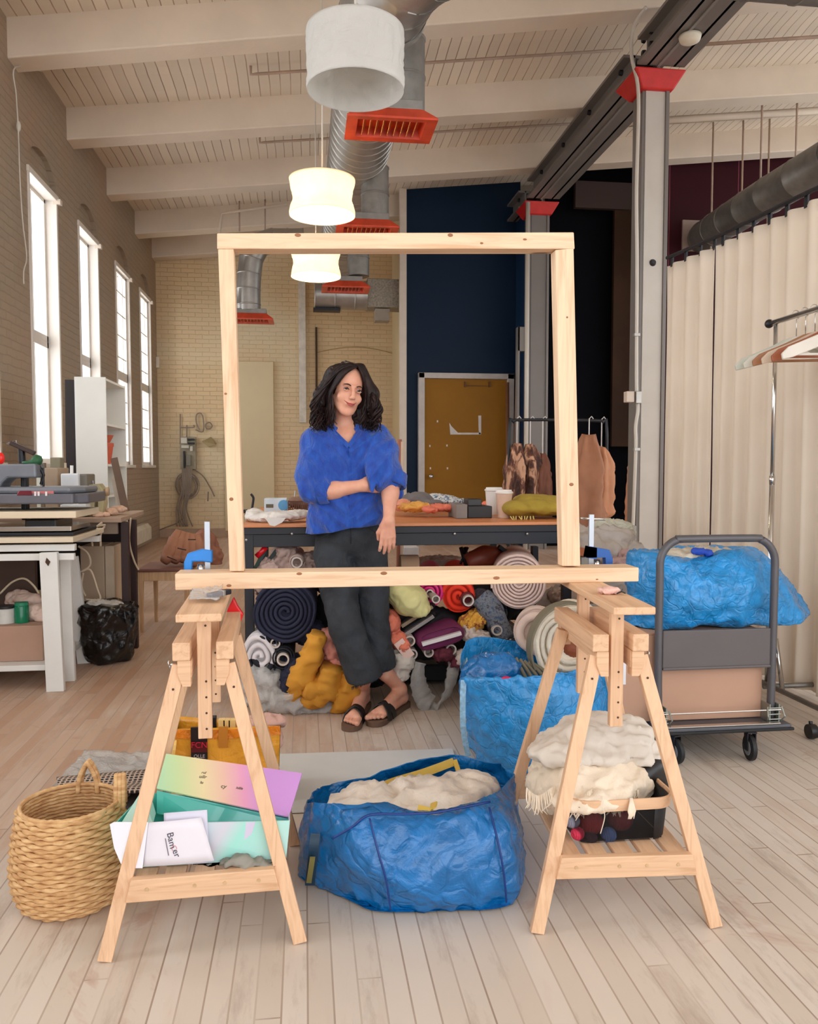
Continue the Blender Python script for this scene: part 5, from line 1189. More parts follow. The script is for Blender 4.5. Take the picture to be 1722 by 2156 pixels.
mb = MB(); mb.tube([P(1340, 1640, 2.08), P(1378, 1622, 2.10), P(1384, 1660, 2.14), P(1350, 1678, 2.1)], [.03, .035, .032, .03], 14, smoothpath=4); crumple(mb, .01, 20, 3); single('black_cloth', mb, mat('black_glossy_cloth', (16, 15, 18), .35), 'black shiny cloth lying in the tray beside the towels', 'cloth', smooth=True)
TOW = mat('cream_cotton_towel', (232, 216, 194), .9, var=.05, bump=.5, bs=120, bd=.003); LIN = mat('grey_white_linen', (216, 206, 194), .9, var=.05, weave=400)
def folded(name, layers, m, lb, cat_, seed, amp=.006, sc=11, h=.006):
    mb = MB()
    for c, r in layers:
        s = SDF(np.array(c) - np.array(r) - .03, np.array(c) + np.array(r) + .03, h); s.box(c, r, r=min(r) * .9, k=.0); st = len(mb.v); s.to(mb); crumple(mb, amp, sc, seed + st % 7, start=st) if st else crumple(mb, amp, sc, seed)
    return single(name, mb, m, lb, cat_, smooth=True)
pz = lambda x, y, Y: P(x, y, Y)
mb = blob([('e', pz(1180, 1640, 2.12), (.075, .12, .065)), ('e', pz(1250, 1640, 2.10), (.10, .13, .062)), ('e', pz(1310, 1640, 2.12), (.065, .12, .06)), ('e', pz(1240, 1600, 2.14), (.12, .11, .05)), ('e', pz(1150, 1665, 2.12), (.04, .08, .035)), ('e', pz(1240, 1682, 1.985), (.11, .05, .022))], .008, .03)
crumple(mb, .017, 10, 6); crumple(mb, .006, 24, 2); tw = single('cotton_towel', mb, TOW, 'cream fringed cotton towel heaped in the tray on right trestle', 'towel', smooth=True)
mb = MB()
for k in range(90):
    px = 1112 + 232 * k / 89; py = 1672 + 12 * math.sin(k * .2) + 22 * math.sin(PI * k / 89) * .6; Y = 1.965 + .006 * math.sin(k * .6) + .04 * abs(k / 44.5 - 1) ** 2
    p = P(px, py, Y); L_ = .028 + .012 * rnd.random(); mb.tube([p + Vector((0, .012, .012)), p + Vector((rnd.uniform(-.006, .006), 0, -L_ * .5)), p + Vector((rnd.uniform(-.012, .012), rnd.uniform(-.004, .006), -L_))], [.0028, .002, .001], 5, smoothpath=3)
o = build('fringe', mb, TOW, tw, smooth=True)
mb = MB(); p = P(1332, 1692, 1.925); 
for k in range(10): mb.tube([p + Vector((0, .01, .01)), p + Vector((rnd.uniform(-.012, .012), 0, -.02)), p + Vector((rnd.uniform(-.014, .014), -.004, -.038))], [.004, .003, .001], 5)
build('tassel', mb, TOW, tw, smooth=True)
mb = MB(); mb.tube([P(1268, 1700, 1.92), P(1273, 1720, 1.925), P(1264, 1755, 1.93)], .0012, 5, smoothpath=4); build('loose_thread', mb, TOW, tw)
mb = blob([('e', pz(1260, 1568, 2.16), (.15, .13, .032)), ('e', pz(1180, 1575, 2.14), (.09, .10, .025)), ('e', pz(1335, 1585, 2.17), (.08, .11, .03)), ('e', pz(1290, 1540, 2.18), (.11, .10, .03)), ('e', pz(1150, 1582, 2.1), (.05, .05, .016)), ('e', pz(1230, 1540, 2.18), (.09, .09, .03)), ('e', pz(1270, 1527, 2.2), (.07, .07, .022))], .008, .025)
crumple(mb, .018, 9, 12); crumple(mb, .007, 22, 2); single('linen_cloth', mb, LIN, 'grey white linen cloth folded on top of the cream towel', 'cloth', smooth=True)

# ================================================================ THINGS ON THE TRESTLE PLANKS AND CLAMPS
CLB = mat('bright_blue_clamp', (36, 128, 214), .35, .1)
def clamp(px, ytop, yblue, lb, c, Y=2.40, handle=True, sx=-1):
    p = P(px, ytop, Y); q = P(px, yblue, Y); t = thing('bar_clamp', lb, 'clamp', (p.x, Y, .83), 'bar clamps on the frame')
    mb = MB(); mb.b2((p.x - .008, Y - .004, .80), (p.x + .008, Y + .004, p.z)); build('steel_bar', mb, mat('clamp_steel', (176, 182, 190), .3, .6), t, bevel=.001)
    mb = MB(); z = q.z; mb.prism([(p.x + .014, z + .03), (p.x - sx * 0 - .014, z + .034), (p.x + sx * .055, z + .022), (p.x + sx * .066, z - .005), (p.x + sx * .066, z - .035), (p.x + sx * .045, z - .035), (p.x + sx * .042, z - .002), (p.x - .014, z - .002), (p.x + .014, z - .006)], Y - .014, Y + .014, fn=lambda a, b, c: (a, c, b)); build('clamp_jaw', mb, c, t, bevel=.004)
    if handle: mb = MB(); mb.tube([(p.x - .035, Y, p.z - .012), (p.x + .045, Y, p.z - .016)], .004, 8); build('tommy_bar', mb, CHROME, t, smooth=True)
    mb = MB(); mb.lathe([(.001, -.03), (.008, -.03), (.009, .0), (.009, .02), (.001, .02)], (p.x + sx * .02, Y, z - .03), 10); build('clamp_screw', mb, CHROME, t, smooth=True)
    mb = MB(); mb.b2((p.x - .012, Y - .012, .775), (p.x + .012 , Y + .012, .81)); build('lower_jaw', mb, c, t, bevel=.003)
    return t
clamp(436, 1098, 1180, 'bright blue bar clamp standing at left end of frame rail', CLB, 2.39, False, -1)
clamp(1245, 1083, 1172, 'darker blue bar clamp with T handle at right end of frame', mat('darker_blue_clamp', (24, 84, 160), .35, .1), 2.42, True, 1)
t = thing('utility_knife', 'grey and black utility knife lying on the left trestle plank', 'knife', (-.2, 2.18, .824))
a = G(440, 1255, .838); b = G(482, 1245, .838)
mb = MB(); mb.bar(a, a.lerp(b, .58), .018, .014, (0, 1, 0)); build('knife_body', mb, mat('grey_knife_plastic', (128, 124, 128), .4), t, bevel=.003)
mb = MB(); mb.bar(a.lerp(b, .66), b, .018, .014, (0, 1, 0)); build('knife_grip', mb, BLACKP, t, bevel=.003)
mb = MB(); mb.bar(a.lerp(b, .56), a.lerp(b, .68), .020, .016, (0, 1, 0)); build('knife_collar', mb, GALV, t, bevel=.002)
mb = MB(); A, B_, C_, D_ = G(404, 1246, .830), G(470, 1236, .830), G(462, 1268, .826), G(396, 1268, .826)
mb.grid(lambda u, v: A.lerp(B_, u).lerp(D_.lerp(C_, u), v) + Vector((0, 0, .004 + .005 * ridge(Vector((u * 2, v * 2, 3)), 2))), 16, 12); single('plastic_sleeve', mb, PLAS, 'clear plastic sleeve under the knife on left trestle plank', 'plastic', smooth=True, solid=.001)
mb = blob([('e', G(1275, 1243, .832), (.022, .022, .009)), ('e', G(1292, 1243, .832), (.018, .016, .008))], .004, .01); crumple(mb, .005, 60, 3, zmin=.8225); single('pink_scrap', mb, mat('pale_pink_scrap', (230, 186, 172), .8), 'pale pink fabric scrap on top plank of the right trestle', 'cloth', smooth=True)
mb = MB(); mb.tube([G(1298, 1250, .828), G(1308, 1246, .833), G(1316, 1249, .827)], .002, 6, smoothpath=3); mb.tube([G(1308, 1246, .833), G(1310, 1241, .829)], .002, 6); single('black_clip', mb, BLACKP, 'tiny black wire clip beside the pink scrap on right plank', 'clip')
t = thing('dustpan', 'bright red plastic dustpan piece behind the left trestle rails', 'dustpan', (P(490, 1290, 2.43).x, 2.43, .74))
mb = MB(); poly = [(P(x, y, 2.43).x, P(x, y, 2.43).z) for x, y in [(492, 1256), (501, 1275), (513, 1292), (508, 1308), (472, 1308), (480, 1280)]]; mb.prism(poly, 2.417, 2.44, fn=lambda a, b, c: (a, c, b)); build('pan', mb, mat('bright_red_plastic', (226, 14, 22), .3), t, bevel=.004)
mb = MB(); a = P(472, 1304, 2.43); b = P(508, 1304, 2.43); mb.tube([a, b], .004, 8); build('pan_lip', mb, mat('light_red_lip', (240, 90, 90), .3), t)

# ================================================================ LEFT WORK AREA
WPAINT = mat('white_table_paint', (226, 226, 222), .45, var=.04); WSH = mat('cream_board', (222, 206, 180), .5, var=.05)
t = thing('work_table', 'white wooden trestle work table carrying the grey heat press', 'table', (-1.7, 4.6, 0))
xr_ = P(152, 1140, 4.35).x
mb = MB(); z1 = P(150, 1131, 4.35).z; mb.b2((-2.36, 4.35, z1 - .028), (xr_ + .005, 5.0, z1)); build('table_top', mb, WSH, t, bevel=.004)
mb = MB(); z2 = P(150, 1147, 4.35).z; mb.b2((-2.36, 4.38, z2 - .035), (P(157, 1150, 4.38).x, 4.42, z2)); mb.b2((-2.36, 4.9, z2 - .035), (xr_, 4.95, z2)); build('table_rail', mb, WPAINT, t, bevel=.003)
mb = MB(); z3 = P(150, 1166, 4.35).z; mb.b2((-2.36, 4.37, z3 - .035), (P(85, 1170, 4.37).x, 4.4, z3)); mb.b2((P(120, 1170, 4.37).x, 4.37, z3 - .035), (P(156, 1170, 4.37).x, 4.4, z3)); build('table_rail', mb, WPAINT, t, bevel=.003)
def lg(x0, y0, x1, y1, Y, w_, nm='leg'):
    a = P(x0, y0, Y); b = G(x1, y1) if nm == 'leg' else P(x1, y1, Y); b = Vector((P(x1, y1, Y).x, Y, 0.0)); mb = MB(); mb.bar(b, a, w_, .035, (1, 0, 0)); mb.v = [(x, y, max(0, z)) for x, y, z in mb.v]; o = build('leg', mb, WPAINT, t, bevel=.003); return o
lg(103, 1163, 118, 1455, 4.345, .088)
lg(150, 1172, 178, 1400, 4.95, .075); lg(138, 1172, 148, 1430, 4.55, .055)
mb = MB(); p = P(100, 1183, 4.32); mb.prism([(p.x - .005, p.z + .02), (p.x + .012, p.z), (p.x + .002, p.z - .022), (p.x - .012, p.z - .002)], 4.322, 4.328, fn=lambda a, b, c: (a, c, b)); build('knot', mb, HOLE, t)
z4 = P(60, 1388, 4.5).z; mb = MB(); mb.b2((-2.36, 4.36, z4 - .03), (P(108, 1390, 4.36).x, 4.95, z4)); build('lower_shelf', mb, WPAINT, t, bevel=.003)
lg(-200, 1163, -190, 1455, 4.345, .088)
mb = MB(); a = P(96, 1316, 4.5); mb.b2((-2.3, 4.45, z4 + .001), (a.x, 4.9, P(50, 1314, 4.5).z)); ccb = single('cardboard_box', mb, mat('taupe_cardboard', (176, 142, 122), .8, var=.05), 'shallow brown cardboard box on lower shelf of white work table', 'box', bevel=.004)
zc_ = P(50, 1314, 4.5).z + .001
def jar(px, r, ytop, c, lb, lidc=None, cat_='jar', Y=4.55):
    x = P(px, 1300, Y).x; zt_ = P(px, ytop, Y).z; t = thing('jar', lb, cat_, (x, Y, zc_)); mb = MB(); mb.lathe([(.001, 0), (r, 0), (r * 1.02, .01), (r * 1.02, (zt_ - zc_) * .8), (r * .9, (zt_ - zc_) * .86), (.001, (zt_ - zc_) * .86)], (x, Y, zc_), 24); build('jar_body', mb, c, t, smooth=True, sang=40)
    mb = MB(); mb.lathe([(.001, (zt_ - zc_) * .86), (r * .95, (zt_ - zc_) * .86), (r * .95, zt_ - zc_), (.001, zt_ - zc_)], (x, Y, zc_), 24); build('jar_lid', mb, lidc or c, t, smooth=True, sang=40)
jar(46, .036, 1268, mat('green_glass_jar', (14, 120, 84), .15), 'green jar standing on the brown box under the white table', mat('green_jar_lid', (40, 140, 104), .4))
jar(12, .05, 1275, mat('white_tin_label', (206, 206, 200), .4), 'white and black tin beside the green jar under white table', mat('black_tin_lid', (34, 34, 36), .4), 'tin')
mb = blob([('e', P(75, 1290, 4.62), (.07, .06, .045)), ('e', P(60, 1265, 4.75), (.09, .06, .04)), ('e', P(88, 1300, 4.6), (.05, .05, .035)), ('e', P(40, 1262, 4.8), (.07, .05, .05))], .008, .02); crumple(mb, .016, 17, 3, zmin=zc_ - .0005); single('cloth_pile', mb, mat('pink_white_cloths', (222, 196, 182), .8, var=.15), 'pale pink and white cloths heaped behind green jar under table', 'cloth', smooth=True)
for k, (pl, lb) in enumerate((([(0, 1250), (25, 1226), (50, 1218), (70, 1232), (82, 1250)], 'pale cable arching over the box under the white table'),)):
    mb = MB(); mb.tube([P(x, y, 4.7) for x, y in pl], .006, 6, smoothpath=5); single('cable', mb, mat('cream_cable', (206, 190, 162), .5), lb, 'cable', smooth=True)
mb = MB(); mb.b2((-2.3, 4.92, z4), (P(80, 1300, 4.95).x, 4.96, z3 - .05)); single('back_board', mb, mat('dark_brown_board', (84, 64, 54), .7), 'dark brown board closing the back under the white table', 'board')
# heat press
HG = mat('grey_press_paint', (104, 104, 112), .35, .2); HG2 = mat('blue_grey_press_arm', (122, 126, 134), .4, .2)
t = thing('heat_press', 'grey heat press machine with red control panel on white work table', 'heat press', (-1.75, 4.6, z1))
Yp = 4.42
def pb(x0, y0, x1, y1, ya, yb, nm, m, bv=.006): a = P(x0, y0, ya); b = P(x1, y1, ya); mb = MB(); mb.b2((a.x, ya, b.z), (b.x, yb, a.z)); return build(nm, mb, m, t, bevel=bv)
a = P(155, 1128, Yp); mb = MB(); mb.b2((-2.3, Yp, z1 + .001), (a.x, 4.9, z1 + .02)); build('base_plate', mb, BLACKP, t, bevel=.004)
pb(-60, 1110, 150, 1118, Yp, 4.8, 'base_tray', CHROME, .002)
pb(52, 1094, 118, 1117, Yp + .02, 4.75, 'black_drawer', mat('black_drawer_plastic', (14, 16, 22), .3))
pb(-80, 1078, 160, 1091, Yp - .05, 4.85, 'press_board', mat('cream_press_pad', (226, 208, 180), .5, var=.04), .004)
mb = MB(); q0 = P(0, 1027, 4.42); q1 = P(150, 1027, 4.40); q2 = P(187, 1033, 4.46)
mb.prism([(-2.3, 4.40), (P(153, 1040, 4.40).x, 4.40), (P(160, 1040, 4.44).x, 4.44), (P(187, 1040, 4.48).x, 4.48), (P(187, 1040, 4.48).x, 4.85), (-2.3, 4.85)], P(0, 1062, 4.4).z, P(0, 1040, 4.4).z); build('upper_platen', mb, HG, t, bevel=.008)
mb = MB(); mb.prism([(-2.3, 4.42), (P(148, 1040, 4.42).x, 4.42), (P(180, 1040, 4.52).x, 4.52), (P(180, 1040, 4.52).x, 4.8), (-2.3, 4.8)], P(0, 1040, 4.4).z, P(0, 1026, 4.42).z); build('platen_cover', mb, HG2, t, bevel=.015)
A = P(33, 1046, 4.405); B_ = P(115, 1046, 4.405); D_ = P(42, 1032, 4.43); quad([A, B_, P(112, 1030, 4.43), D_], 'control_panel', mat('red_control_panel', (190, 110, 110), .4), t, .004)
quad([P(36, 1043, 4.398), P(68, 1043, 4.398), P(66, 1034, 4.42), P(42, 1034, 4.42)], 'panel_display', mat('dark_red_display', (100, 8, 30), .3), t, .003)
for k, x in enumerate((72, 79, 95)): a = P(x, 1044, 4.395); b = P(x + 4, 1035, 4.395); mb = MB(); mb.b2((a.x, 4.395, a.z), (b.x, 4.405, b.z)); build('panel_button', mb, mat('white_button', (230, 220, 220), .3), t)
pb(42, 985, 56, 1095, 4.60, 4.66, 'press_column', BLACKP)
mb = MB(); mb.prism([(P(x, y, 4.55).x, P(x, y, 4.55).z) for x, y in [(-90, 1030), (-90, 980), (78, 976), (80, 1006), (20, 1006), (8, 1018), (2, 1030)]], 4.52, 4.68, fn=lambda a, b, c: (a, c, b)); build('press_arm', mb, HG2, t, bevel=.01)
mb = MB(); mb.tube([P(82, 980, 4.6), P(92, 1000, 4.6), P(86, 1020, 4.6)], .008, 8); mb.tube([P(90, 985, 4.6), P(92, 1025, 4.6)], .006, 8); build('lever_linkage', mb, DARKM, t)
mb = MB(); mb.tube([P(47, 976, 4.63), P(45, 945, 4.63)], .018, 10); build('gooseneck', mb, BLACKP, t)
mb = MB(); mb.bar(P(22, 932, 4.6), P(74, 955, 4.62), .05, .022, (0, 1, 0)); build('top_head', mb, mat('dark_brown_metal', (58, 42, 38), .4, .3), t, bevel=.004)
mb = MB(); mb.tube([P(14, 934, 4.6), P(34, 928, 4.6), P(36, 938, 4.6), P(14, 934, 4.6)], .004, 6); build('wire_holder', mb, CHROME, t)
mb = MB(); mb.ell(P(2, 965, 4.4), (.018, .018, .03)); single('red_knob', mb, mat('red_knob_plastic', (230, 30, 20), .3), 'round red knob at left edge above the grey heat press', 'knob', smooth=True)  # red knob
mb = blob([('e', P(65, 974, 4.6), (.05, .03, .012)), ('e', P(78, 968, 4.6), (.028, .03, .028))], .008, .02); single('green_clamp', mb, mat('dark_green_plastic', (36, 92, 56), .5), 'dark green plastic tool behind the heat press arm', 'tool', smooth=True)

# rear desk and the things on it
DBR = mat('dark_brown_stain', (52, 28, 26), .5); zd = .86
t = thing('desk', 'dark brown desk with worn pale top behind the heat press table', 'table', (-1.6, 4.9, 0))
TL, TR, BR_, BL_ = Vector((-2.36, 5.4, zd)), G(288, 1080, zd), G(243, 1098, zd), G(60, 1098, zd); BL_.x = -2.3; BL_.y = 5.02; BR_ = Vector((-1.07, 5.02, zd)); BR_ = G(262, 1090, zd)
mb = MB(); pl = [(-2.36, 5.04), (BR_.x - .02, 5.04), (TR.x, TR.y), (TR.x - .02, 5.9), (-2.36, 5.9)]; mb.prism(pl, zd - .03, zd); build('desk_top', mb, mat('worn_pale_desk_top', (170, 144, 124), .5, var=.12, vs=9), t, bevel=.004)
mb = MB(); mb.b2((-2.3, 5.07, zd - .1), (BR_.x - .05, 5.1, zd - .03)); build('apron', mb, mat('grey_brown_apron', (140, 120, 104), .6), t)
for (px, Y) in ((265, 5.12), (281, 5.34)):
    x = P(px, 1200, Y).x; mb = MB(); mb.box((x, Y, (zd - .03) / 2), (.045, .045, zd - .03)); build('leg', mb, DBR, t, bevel=.003)
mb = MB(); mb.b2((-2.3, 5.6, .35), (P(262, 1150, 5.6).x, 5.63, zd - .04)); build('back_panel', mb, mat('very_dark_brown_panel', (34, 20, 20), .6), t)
mb = MB(); x = -1.9; mb.box((-2.25, 5.3, (zd - .03) / 2), (.045, .045, zd - .03)); build('leg', mb, DBR, t)
a = P(168, 1150, 5.3); b = P(242, 1262, 5.3)
t = thing('computer_tower', 'beige computer case standing under the brown desk', 'computer', ((a.x + b.x) / 2, 5.4, 0)); mb = MB(); mb.b2((a.x, 5.3, 0.02), (b.x - .06, 5.58, a.z)); build('case', mb, mat('beige_case', (190, 166, 140), .6, var=.05), t, bevel=.006)
mb = MB(); mb.b2((b.x - .058, 5.3, 0.02), (b.x, 5.58, a.z)); build('front_bezel', mb, mat('light_beige_bezel', (206, 186, 160), .5), t, bevel=.006)
mb = MB(); mb.b2((a.x, 5.31, 0), (b.x, 5.57, .02)); build('foot_plate', mb, DARKM, t)
CAB = mat('cream_cable2', (204, 184, 158), .5)
for pl, lb in (([(140, 1120), (160, 1112), (185, 1125), (200, 1112), (215, 1100)], 'cream cable looping under the front edge of the brown desk'), ([(195, 1150), (192, 1120), (205, 1108), (222, 1105)], 'cream cable hanging down in front of the dark desk panel'), ([(212, 1150), (212, 1125), (220, 1108)], 'second cream cable hanging before the dark desk panel'), ([(165, 1150), (185, 1165), (190, 1190), (170, 1205), (190, 1200), (205, 1240), (210, 1262), (180, 1262)], 'long cream cable looping down in front of the beige case'), ([(175, 1206), (172, 1235), (180, 1255)], 'short cream cable dangling above the black waste bag'), ([(275, 1090), (272, 1140), (282, 1180), (292, 1200)], 'thin cable running down the right desk leg')):
    mb = MB(); mb.tube([P(x, y, 5.0 if x < 270 else 5.28) for x, y in pl], .0065, 6, smoothpath=6); single('cable', mb, CAB, lb, 'cable', 'cables around the brown desk', smooth=True)
def boxthing(nm, x0, y0, x1, y1, ya, yb, m, lb, cat_, bv=.006, zfloor=None, **k):
    a = P(x0, y0, ya); b = P(x1, y1, ya); mb = MB(); mb.b2((a.x, ya, zfloor if zfloor is not None else b.z), (b.x, yb, a.z)); return single(nm, mb, m, lb, cat_, bevel=bv, **k)
BOXY = mat('beige_carton', (190, 168, 140), .7, var=.06)
boxthing('cardboard_carton', 93, 985, 122, 1030, 5.25, 5.5, mat('taupe_carton', (166, 144, 122), .7), 'tall taupe carton behind the heat press', 'box', zfloor=zd + .001)
boxthing('picture_block', 105, 963, 127, 986, 5.5, 5.6, mat('greenish_block', (128, 122, 100), .6), 'small square greenish panel on the stack behind heat press', 'panel', zfloor=zd + .001)
t = thing('sewing_machine', 'white overlock sewing machine on desk behind the heat press', 'sewing machine', (P(150, 1010, 5.15).x, 5.2, zd))
for nm, x0, y0, x1, y1, m, y_ in (('machine_body', 127, 997, 165, 1027, mat('white_machine_plastic', (224, 226, 230), .35), 5.12), ('machine_side', 163, 998, 184, 1060, mat('grey_machine_plastic', (120, 114, 104), .5), 5.16), ('machine_base', 126, 1062, 182, 1078, mat('white_machine_base', (214, 218, 220), .35), 5.1)):
    a = P(x0, y0, y_); b = P(x1, y1, y_); mb = MB(); mb.b2((a.x, y_, max(zd + .001, b.z) if nm != 'machine_side' else zd + .001), (b.x, y_ + .2, a.z)); build(nm, mb, m, t, bevel=.008)
mb = MB(); mb.tube([P(151, 998, 5.2), P(151, 980, 5.2)], .010, 8); build('thread_pin', mb, WPAINT, t)
t = thing('sewing_machine', 'old beige sewing machine at the right on the brown desk', 'sewing machine', (P(205, 1040, 5.2).x, 5.3, zd))
q = lambda x, y: P(x, y, 5.25)
mb = MB(); mb.prism([(q(x, y).x, max(q(x, y).z, zd + .001)) for x, y in [(187, 1090), (187, 1030), (192, 1020), (210, 1018), (220, 1030), (222, 1060), (218, 1090), (210, 1090), (210, 1050), (206, 1040), (203, 1040), (203, 1090)]], 5.2, 5.32, fn=lambda a, b, c: (a, c, b)); build('machine_arm', mb, mat('beige_green_enamel', (176, 166, 130), .4), t, bevel=.008)
mb = MB(); mb.lathe([(.001, 0), (.025, 0), (.028, .02), (.001, .02)], (q(214, 1035).x + .02, 5.26, q(214, 1035).z), 16, 'x'); build('hand_wheel', mb, mat('beige_wheel', (190, 160, 130), .4), t, smooth=True)
mb = MB(); mb.tube([q(196, 1020), q(195, 1012)], .005, 6); build('thread_pin', mb, CHROME, t)
mb = blob([('e', P(212, 1084, 5.15), (.05, .04, .02)), ('e', P(232, 1078, 5.3), (.05, .05, .025)), ('e', P(250, 1072, 5.4), (.05, .04, .02))], .007, .015); crumple(mb, .012, 26, 5, zmin=zd + .0005); single('fabric_scraps', mb, mat('peach_scraps', (212, 176, 152), .8, var=.2, vs=20), 'peach and beige fabric scraps on the desk by sewing machine', 'fabric', smooth=True)
# white bookcase with side to the viewer
a = P(156, 793, 6.6); b = P(222, 793, 6.6); WH2 = mat('bright_white_laminate', (228, 228, 222), .45, var=.02)
t = thing('bookcase', 'tall white open bookcase standing in front of the second window', 'bookcase', ((a.x + b.x) / 2, 6.9, 0)); Yf, Yk = 6.6, 7.3
mb = MB(); mb.b2((a.x, Yf, 0), (b.x, Yf + .02, a.z)); build('side_panel', mb, WH2, t, bevel=.002)
mb = MB(); mb.b2((a.x, Yk - .02, 0), (b.x, Yk, a.z)); build('side_panel', mb, WH2, t, bevel=.002)
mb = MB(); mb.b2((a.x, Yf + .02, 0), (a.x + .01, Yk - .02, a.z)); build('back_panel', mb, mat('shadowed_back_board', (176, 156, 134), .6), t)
for y in (793, 888, 974, 1040, 1100, 1170):
    z = P(222, y + 3, 6.6).z; mb = MB(); mb.b2((a.x + .01, Yf + .02, z - .018), (b.x, Yk - .02, z)); build('shelf', mb, WH2, t)
zs_ = P(222, 977, 6.6).z
for k, (y0, c, lb) in enumerate(((6.85, (196, 88, 60), 'small terracotta orange pot on the bookcase shelf, lower of the stack'),)):
    mb = MB(); x = b.x - .075; mb.lathe([(.001, 0), (.045, 0), (.065, .14), (.07, .14), (.07, .17), (.001, .17)], (x, y0, zs_ + .001), 22); single('flower_pot', mb, mat('terracotta', c, .6), lb, 'pot', smooth=True, sang=40)
mb = MB(); mb.lathe([(.04, 0), (.062, .04), (.07, .06), (.001, .06)], (x, 6.85, zs_ + .175), 22); single('flower_pot', mb, mat('terracotta2', (190, 96, 66), .6), 'second terracotta pot stacked on top in the white bookcase', 'pot', smooth=True, sang=40)
mb = MB(); mb.bar(P(148, 800, 6.9), Vector((P(148, 1000, 6.9).x, 6.9, 0)), .075, .04, (1, 0, 0)); single('dark_board', mb, mat('very_dark_plank', (36, 28, 28), .7), 'dark narrow plank standing left of the white bookcase', 'board')
for k, (x0, y0, x1, y1, w_, c, lb) in enumerate(((240, 965, 268, 1080, .05, (96, 74, 60), 'dark brown plank leaning on the wall behind the desk'), (238, 1005, 256, 1082, .03, (170, 156, 140), 'thin grey metal strip leaning beside the dark plank'), (246, 975, 272, 1080, .014, (150, 128, 104), 'narrow light slat leaning behind the dark plank'))):
    mb = MB(); mb.bar(Vector((P(x1, y1, 5.85).x, 5.8, zd + .001)), P(x0, y0, 6.1), w_, .012, (1, 0, 0)); single('leaning_plank', mb, mat('plank_%d' % k, c, .6), lb, 'plank', 'planks leaning behind the desk')
# clutter on the desk by the first window
for k, (px, ytop, r, c, lb, nm) in enumerate(((84, 960, .025, (222, 226, 216), 'tall pale bottle on the desk below the first window', 'bottle'), (92, 975, .03, (128, 112, 90), 'dark olive bottle between pale bottle and carton', 'bottle'), (135, 975, .03, (206, 190, 166), 'cream canister right of the greenish panel', 'canister'))):
    Y = 5.6; p = P(px, ytop, Y); H_ = p.z - zd; mb = MB(); mb.lathe([(.001, 0), (r, 0), (r, H_ * .7), (r * .5, H_ * .85), (r * .5, H_), (.001, H_)], (p.x, Y, zd + .001), 16); single(nm, mb, mat('clutter_%d' % k, c, .4), lb, nm, smooth=True, sang=50)
# waste bag
t = thing('waste_bin', 'round bin lined with a glossy black bag beside the white table', 'bin', (G(225, 1402).x, 4.98, 0))
bxc = G(228, 1400); bxx = P(228, 1350, 5.0).x; byy = 5.0
rings = []
for u, r in ((0, .115), (.05, .13), (.3, .148), (.6, .158), (.8, .162), (.93, .165), (1.0, .15)):
    rings.append([Vector((bxx + r * math.cos(a) * 1.0, byy + r * math.sin(a), .003 + u * P(228, 1272, 5.0).z)) for a in np.linspace(0, 2 * PI, 17)[:-1]])
mb = MB(); loft(mb, rings, 6, 6, cap_bot=True); crumple(mb, .022, 9, 31, zmin=.002); build('black_bag', mb, tarp('black_bin_bag', (10, 9, 11), .2, .7), t, smooth=True)
mb = blob([('e', (bxx - .06, byy, P(228, 1270, 5.0).z - .01), (.06, .05, .03)), ('e', (bxx + .03, byy, P(228, 1270, 5.0).z - .02), (.06, .05, .03))], .008, .02); crumple(mb, .02, 25, 3); single('bin_waste', mb, mat('pale_waste', (196, 190, 182), .4), 'crumpled clear plastic waste on top of the black bin', 'waste', smooth=True)
# chair with quilted bag
BW = wood('light_beech', (214, 176, 134), (190, 146, 104), 'Z', knots=False)
c0 = G(292, 1338); c1 = G(398, 1332)
t = thing('wooden_chair', 'light wooden chair with a reddish brown seat behind left trestle', 'chair', (-.98, 6.0, 0))
zs_ = P(292, 1204, 5.85).z
for x, y in ((c0.x + .0, 5.85), (c1.x - .02, 5.85), (c0.x + .03, 6.24), (c1.x - .03, 6.24)):
    mb = MB(); mb.box((x, y, zs_ / 2), (.036, .036, zs_)); 
    for i, v in enumerate(mb.v):
        if v[2] < .1: mb.v[i] = (x + (v[0] - x) * .65, y + (v[1] - y) * .65, v[2])
    build('leg', mb, BW, t, bevel=.003)
mb = MB(); mb.b2((c0.x - .005, 5.84, zs_ - .065), (c1.x + .0, 5.86, zs_)); mb.b2((c0.x, 6.23, zs_ - .06), (c1.x, 6.25, zs_)); mb.b2((c0.x - .005, 5.86, zs_ - .06), (c0.x + .015, 6.24, zs_)); mb.b2((c1.x - .02, 5.86, zs_ - .06), (c1.x, 6.24, zs_)); build('seat_rail', mb, BW, t, bevel=.002)
mb = MB(); mb.b2((c0.x - .02, 5.82, zs_), (c1.x + .02, 6.27, zs_ + .022)); build('seat', mb, mat('reddish_brown_seat', (122, 78, 68), .5), t, bevel=.008)
QB = mat('tan_quilted_fabric', (164, 112, 86), .6, var=.1)
mb = MB(); zz = zs_ + .024
lo_, hi_ = P(360, 1195, 6.0), P(400, 1112, 6.0)
for k in range(5):
    f = k / 4; a = P(345 + 20 * k, 1190, 5.95 + .02 * k); b = P(378 + 9 * k, 1118 + 2 * k, 6.05); n0 = len(mb.v)
    d = b - a
    mb.tube([a + Vector((0, 0, .02)), a + d * .25, a + d * .27, a + d * .5, a + d * .52, a + d * .75, a + d * .77, b], [.03, .052, .044, .056, .046, .054, .044, .03], 12)
mb.v = [(x, y, max(z, zz)) for x, y, z in mb.v]
t = thing('quilted_jacket', 'tan brown quilted jacket heaped on the wooden chair', 'jacket', (P(390, 1190, 6.0).x, 6.0, zz)); build('jacket_body', mb, QB, t, smooth=True)
